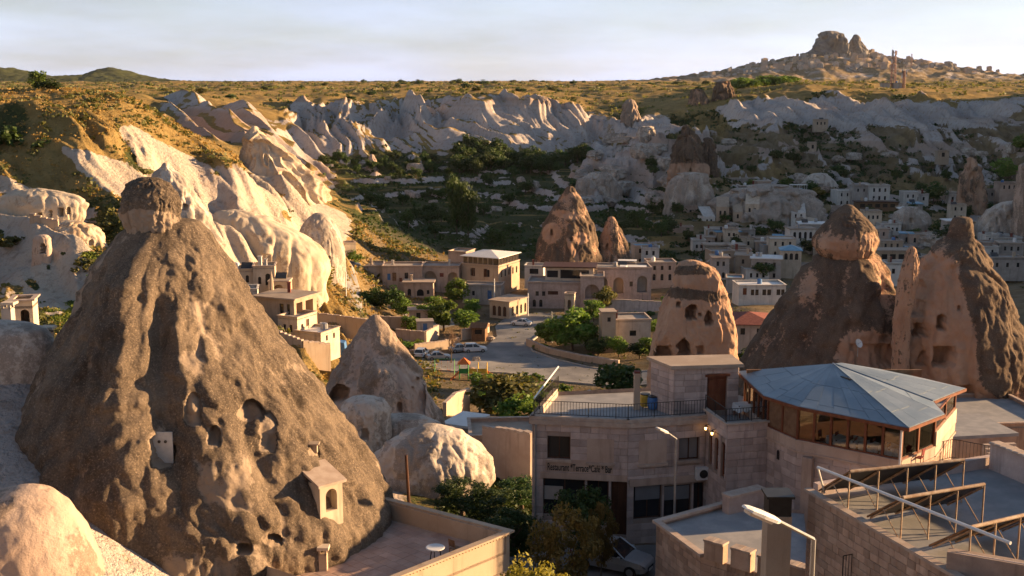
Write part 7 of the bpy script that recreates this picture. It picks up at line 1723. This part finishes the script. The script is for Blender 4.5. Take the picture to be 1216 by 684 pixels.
# ================================================================ VEHICLES
def car_proto(kind, mat):
    suv = kind == 'suv'; L = 2.15; zt = 1.62 if suv else 1.44
    T = thing('parked_car', 'x', 'car', (0, 0, 0))
    m = MB()
    st = [(-2.16, .74, .45, .88), (-2.02, .84, .34, 1.0), (-1.2, .89, .28, 1.02), (.55, .89, .28, .99), (1.0, .885, .28, .96), (1.85, .83, .30, .84), (2.08, .72, .36, .72), (2.15, .62, .42, .62)]
    if not suv: st = [(x, w_, a - .06, b - .10) for x, w_, a, b in st]
    rings = []
    for x, w_, a, b in st:
        mid = a + (b - a) * .55
        rings.append([(x, -w_ * .93, a), (x, -w_, mid), (x, -w_ * .94, b), (x, -w_ * .6, b + .035), (x, w_ * .6, b + .035), (x, w_ * .94, b), (x, w_, mid), (x, w_ * .93, a)])
    k = 8; v = [p for r in rings for p in r]; n = len(rings)
    m.poly(v, [(i * k + j, (i + 1) * k + j, (i + 1) * k + (j + 1) % k, i * k + (j + 1) % k) for i in range(n - 1) for j in range(k)] + [tuple(range(k)), tuple((n - 1) * k + j for j in range(k - 1, -1, -1))])
    zb = .98 if suv else .86
    b0, b1, t0, t1 = (-2.0, .98, -1.72, .12) if suv else (-1.62, 1.02, -.92, .12)
    wl, wh = .82, .64
    # roof and pillars in body colour
    m.hexa([(t0, -wh, zt - .06), (t1, -wh, zt - .06), (t1, wh, zt - .06), (t0, wh, zt - .06)], [(t0 + .12, -wh * .86, zt), (t1 - .15, -wh * .86, zt), (t1 - .15, wh * .86, zt), (t0 + .12, wh * .86, zt)])
    for s in (-1, 1):
        for (xb, xt) in ((b0, t0), (-.45, -.45), (b1, t1)):
            m.tube((xb, s * wl, zb), (xt, s * wh, zt - .04), .045, n=5)
    B = m.build('body', mat, T, origin=Vector((0, 0, 0)), smooth=False); ORG[B] = Vector((0, 0, 0))
    m = MB(); e = .012
    m.hexa([(b0 + .03, -wl + e, zb), (b1 - .03, -wl + e, zb), (b1 - .03, wl - e, zb), (b0 + .03, wl - e, zb)], [(t0, -wh + e, zt - .062), (t1, -wh + e, zt - .062), (t1, wh - e, zt - .062), (t0, wh - e, zt - .062)]); m.build('window_glass', 'glass_dark', T, origin=Vector((0, 0, 0)))
    for sx in (-1.32, 1.32):
        for s in (-1, 1):
            m = MB(); m.tube((sx, s * .70, .33), (sx, s * .905, .33), .33, n=16); w_ = m.build('wheel', 'rubber', T, origin=Vector((0, 0, 0)))
            m = MB(); m.tube((sx, s * .905, .33), (sx, s * .915, .33), .20, n=12); m.build('rim', 'metal_grey', w_, origin=Vector((0, 0, 0)))
    for s in (-1, 1):
        m = MB(); m.hexa([(2.02, s * .60 - .14, .60), (2.125, s * .56 - .12, .58), (2.125, s * .56 + .12, .58), (2.02, s * .66 + .10, .60)], [(1.96, s * .62 - .14, .75), (2.075, s * .58 - .12, .70), (2.075, s * .58 + .10, .70), (1.96, s * .68 + .08, .75)]); m.build('headlight', 'glass_curtain', T, origin=Vector((0, 0, 0)))
        m = MB(); m.box((-2.12, s * .66, .80), (.12, .22, .18)); m.build('tail_light', 'cloth_red', T, origin=Vector((0, 0, 0)))
    m = MB(); m.box((2.13, 0, .50), (.06, .8, .16)); m.build('grille', 'metal_black', T, origin=Vector((0, 0, 0)))
    m = MB(); m.box((2.17, 0, .42), (.02, .5, .11)); m.build('number_plate', 'paint_white', T, origin=Vector((0, 0, 0)))
    for s in (-1, 1):
        m = MB(); m.box((.72, s * .97, zb + .06), (.16, .2, .13)); m.build('mirror', mat, T, origin=Vector((0, 0, 0)))
        m = MB()
        for x in (-.3, -1.15): m.box((x, s * .885, .86 if suv else .76), (.18, .03, .03))
        m.build('door_handle', 'metal_grey', T, origin=Vector((0, 0, 0)))
    return T
protos = {}
def car(px, py, D, rz, kind, mat, label, group=None, zoff=.10):
    p = at(px, py, D); z = gz(p.x, p.y) + zoff
    key = (kind, mat)
    if key not in protos: o = protos[key] = car_proto(kind, mat)
    else: o = copy_tree(protos[key])
    o.location = (p.x, p.y, z); o.rotation_euler = (0, 0, R(rz)); o['label'] = label
    if group: o['group'] = group
    return o
car(728, 655, 59.8, -28, 'suv', 'car_silver', 'silver car parked behind the rusty tree in the restaurant street', zoff=.07)
car(619, 385, 230, 160, 'sedan', 'car_white', 'white saloon driving up the road past the corner shop')
car(501, 428, 201, 78, 'suv', 'car_white', 'white car parked nose in beside the leafless tree'); car(521, 429, 199, 12, 'sedan', 'car_silver', 'silver saloon parked along the road below the junction')
car(547, 417, 207, 20, 'sedan', 'car_silver', 'silver car parked right behind the leafless tree'); car(564, 416, 207, 10, 'suv', 'car_white', 'white car at the end of the parked row by the junction')
car(417, 329, 254, 15, 'suv', 'car_dark', 'dark car parked on the path left of the blank grey house')
for i, px in enumerate((1183, 1193, 1203, 1213)): car(px, 318, 300, 85, 'sedan', 'car_blue', 'pale blue car in the row below the yard wall', 'row of pale blue cars')
car(1077, 297, 322, 20, 'sedan', 'car_blue', 'pale blue car in the village car park nearest the carved rock'); car(1068, 303, 312, 10, 'sedan', 'car_white', 'white car in the village car park'); car(1052, 303, 312, 5, 'sedan', 'car_white', 'white car parked at the left of the village car park')
# ================================================================ STREET FURNITURE
def pole(px, y0, y1, D, label, r=.10, mat='metal_white', arms=0):
    a = at(px, y1, D); b = at(px, y0, D); z = min(a.z, gz(a.x, a.y)); T = thing('utility_pole', label, 'pole', (a.x, a.y, z))
    m = MB(); m.tube((a.x, a.y, z - .3), b, r * 1.3, r, n=8); m.build('shaft', mat, T)
    if arms: m = MB(); m.box(b - Vector((0, 0, .3)), (1.4, .12, .12), .3); m.build('crossarm', mat, T)
pole(411, 323, 376, 226, 'slim pale pole beside the path and yellow trees'); pole(655, 370, 409, 214, 'grey pole at the road bend by the white saloon', .13, 'metal_grey', 1); pole(587, 331, 362, 246, 'slim pole in front of the hotel corner'); pole(627, 348, 372, 240, 'slim pole beside the corner shop')
def lattice(px, y0, y1, D, w0, w1, label, mat='steel_mast'):
    a = at(px, y1, D); b = at(px, y0, D); z0 = min(a.z, gz(a.x, a.y)); h = b.z - z0; T = thing('antenna_mast', label, 'mast', (a.x, a.y, z0)); legs = []
    W = lambda t_: w0 + (w1 - w0) * t_
    for sx, sy in ((-1, -1), (1, -1), (1, 1), (-1, 1)):
        m = MB(); m.tube((a.x + sx * w0 / 2, a.y + sy * w0 / 2, z0 - .5), (a.x + sx * w1 / 2, a.y + sy * w1 / 2, z0 + h), .24, .18, n=5); m.build('mast_leg', mat, T)
    m = MB(); N = 11; cs = ((-1, -1), (1, -1), (1, 1), (-1, 1))
    for i in range(N):
        t0, t1 = i / N, (i + 1) / N
        for j in range(4):
            c0, c1 = cs[j], cs[(j + 1) % 4]; m.tube((a.x + c0[0] * W(t0) / 2, a.y + c0[1] * W(t0) / 2, z0 + h * t0), (a.x + c1[0] * W(t1) / 2, a.y + c1[1] * W(t1) / 2, z0 + h * t1), .11, n=4)
    m.build('bracing', mat, T)
    for t_, dx in ((.72, -1), (.80, 1), (.88, -1), (.94, 1), (.97, -1)):
        m = MB(); m.box((a.x + dx * 1.1, a.y, z0 + h * t_), (.7, .5, 2.2)); m.build('antenna_panel', 'metal_white', T)
    m = MB(); m.tube((b.x, b.y, b.z), (b.x, b.y, b.z + 2.5), .06, n=5); m.build('tip_rod', 'metal_grey', T)
lattice(1060, 60, 104, 655, 2.6, 1.2, 'tall red lattice antenna mast on the plateau knoll'); lattice(1073, 84, 104, 660, 1.2, .7, 'short lattice mast beside the tall red one'); lattice(1082, 64, 80, 2380, 2.5, 1.5, 'faint thin mast standing on the far hill town')
for i, (px, lab) in enumerate(((1052, 'grey equipment hut left of the antenna masts'), (1066, 'grey equipment hut between the antenna masts'))):
    house(lab, px, 105, 652, 4.5, 3.5, 2.8, 0, row(1, 4.5, .3, 1, 2.0, 'd', 'metal_grey'), wall='plaster_grey', roof='slab', name='equipment_hut', cat='hut')
# playground
def playground():
    p = at(562, 448, 183); z = gz(p.x, p.y); T = thing('play_tower', 'colourful play tower with orange roof, slides and yellow panels', 'playground', (p.x, p.y, z))
    def bx(name, c_, s, mat, rz=.3): m = MB(); m.box((p.x + c_[0], p.y + c_[1], z + c_[2]), s, rz); return m.build(name, mat, T)
    for dx in (-2.2, -.8, .8, 2.2):
        for dy in (-.7, .7): m = MB(); m.tube((p.x + dx, p.y + dy, z - .2), (p.x + dx, p.y + dy, z + 2.7), .07, n=6); m.build('post', 'paint_green' if dx < 0 else 'paint_yellow', T)
    bx('platform', (-1.5, 0, 1.25), (1.5, 1.5, .12), 'paint_green', 0); bx('platform', (1.5, 0, 1.25), (1.5, 1.5, .12), 'paint_yellow', 0); bx('bridge', (0, 0, 1.2), (1.6, .9, .1), 'paint_yellow', 0)
    for dx, mt in ((-1.5, 'paint_green'), (1.5, 'paint_yellow'), (0, 'paint_yellow')): bx('panel', (dx, -.75, 1.65), (1.3, .06, .7), mt, 0)
    m = MB(); q = [(p.x - 1.5 + sx * 1.0, p.y + sy * 1.0, z + 2.7) for sx, sy in ((-1, -1), (1, -1), (1, 1), (-1, 1))]; ap = (p.x - 1.5, p.y, z + 3.7)
    for i in range(4): m.face([q[i], q[(i + 1) % 4], ap])
    m.face(q[::-1]); m.build('tower_roof', 'paint_orange', T)
    for a, b, nm in (((2.2, -.2, 1.3), (4.3, -.9, .2), 'slide'), ((-2.2, -.2, 1.3), (-3.6, -1.6, .2), 'slide')):
        A_, B_ = Vector((p.x, p.y, z)) + Vector(a), Vector((p.x, p.y, z)) + Vector(b); n = Vector((0, .35, 0)); m = MB()
        m.hexa([A_ - n - Vector((0, 0, .06)), B_ - n - Vector((0, 0, .06)), B_ + n - Vector((0, 0, .06)), A_ + n - Vector((0, 0, .06))], [A_ - n, B_ - n, B_ + n, A_ + n])
        for s in (-1, 1): m.tube(A_ + n * s + Vector((0, 0, .14)), B_ + n * s + Vector((0, 0, .14)), .08, n=6)
        m.build(nm, 'paint_orange', T)
    p2 = at(528, 444, 187); z2 = gz(p2.x, p2.y); S = thing('swing_frame', 'green swing frame on the dusty patch left of the play tower', 'swing', (p2.x, p2.y, z2))
    for dx in (-1.6, 1.6):
        m = MB()
        for dy in (-.8, .8): m.tube((p2.x + dx, p2.y + dy, z2 - .2), (p2.x + dx, p2.y, z2 + 2.4), .06, n=6)
        m.build('a_frame', 'paint_green', S)
    m = MB(); m.tube((p2.x - 1.7, p2.y, z2 + 2.4), (p2.x + 1.7, p2.y, z2 + 2.4), .06, n=6); m.build('top_bar', 'paint_green', S)
    for dx in (-.7, .7):
        m = MB(); m.box((p2.x + dx, p2.y, z2 + .55), (.5, .2, .05))
        for s in (-.2, .2): m.tube((p2.x + dx + s, p2.y, z2 + .55), (p2.x + dx + s, p2.y, z2 + 2.4), .015, n=4)
        m.build('swing_seat', 'paint_orange', S)
playground()
p = at(402, 414, 178); T = thing('water_tank', 'blue tarpaulin covered tank beside the cream extension', 'tank', (p.x, p.y, p.z)); m = MB(); m.hexa([p + Vector((-1.1, 0, -1)), p + Vector((1.1, -.3, -1)), p + Vector((1.2, 1.6, -1)), p + Vector((-1, 1.8, -1))], [p + Vector((-.9, .1, 1.1)), p + Vector((.9, -.1, .9)), p + Vector((1, 1.4, 1.0)), p + Vector((-.8, 1.6, 1.2))]); m.build('tarpaulin', 'paint_blue', T)
p = at(1197, 521, 83.5); T = thing('flower_pot', 'terracotta pot holding the small round tree', 'pot', p - Vector((0, 0, .5))); m = MB(); m.lathe(p - Vector((0, 0, .5)), [(.22, 0), (.34, .5), (.38, .52), (.38, .62), (.30, .62)], 14); m.build('pot_body', 'terracotta', T)
def dish(px, py, D, lab, r=.55, rz=.6):
    p = at(px, py, D); T = thing('satellite_dish', lab, 'satellite dish', p); m = MB(); N = 14; ax = Vector((math.sin(rz), -math.cos(rz), .5)).normalized(); s = ax.orthogonal().normalized(); t_ = ax.cross(s); prev = None
    for rr_ in (.02, .4, .75, 1.0):
        ring_ = [p + ax * (.3 * r * rr_ * rr_) + (s * math.cos(2 * math.pi * i / N) + t_ * math.sin(2 * math.pi * i / N)) * r * rr_ for i in range(N)]
        if prev:
            for i in range(N): m.face([prev[i], prev[(i + 1) % N], ring_[(i + 1) % N], ring_[i]])
        prev = ring_
    m.build('dish', 'metal_white', T); m = MB(); m.tube(p, p - Vector((0, 0, 1.2)), .04, n=6); m.tube(p, p + ax * r * .8, .02, n=5); m.build('mount', 'metal_grey', T)
dish(1019, 408, 103, 'white satellite dish on the rock behind the blue grey roof', .42); dish(907, 342, 240, 'white dish on the long white house', .5); dish(745, 318, 255, 'white dish on the arcade roof', .5)

# ================================================================ AIR
m = MB(); m.box((300, 4200, 95), (9000, 9400, 240))
HZ_ = m.build('haze', 'paint_white', None, origin=Vector((0, 0, 0))); HZ_.data.materials.clear()
t = NT('haze'); t.t.nodes.remove(t.bsdf)
pv_ = t.n('ShaderNodeVolumePrincipled'); pv_.inputs['Color'].default_value = (.86, .90, 1.0, 1); pv_.inputs['Density'].default_value = 0.000013; pv_.inputs['Anisotropy'].default_value = .3
t.t.links.new(pv_.outputs[0], t.out.inputs['Volume']); HZ_.data.materials.append(t.m); tag(HZ_, kind='stuff')

for o in scene.objects:
    if o.parent is None and 'label' in o and 'kind' not in o: o['kind'] = 'thing'
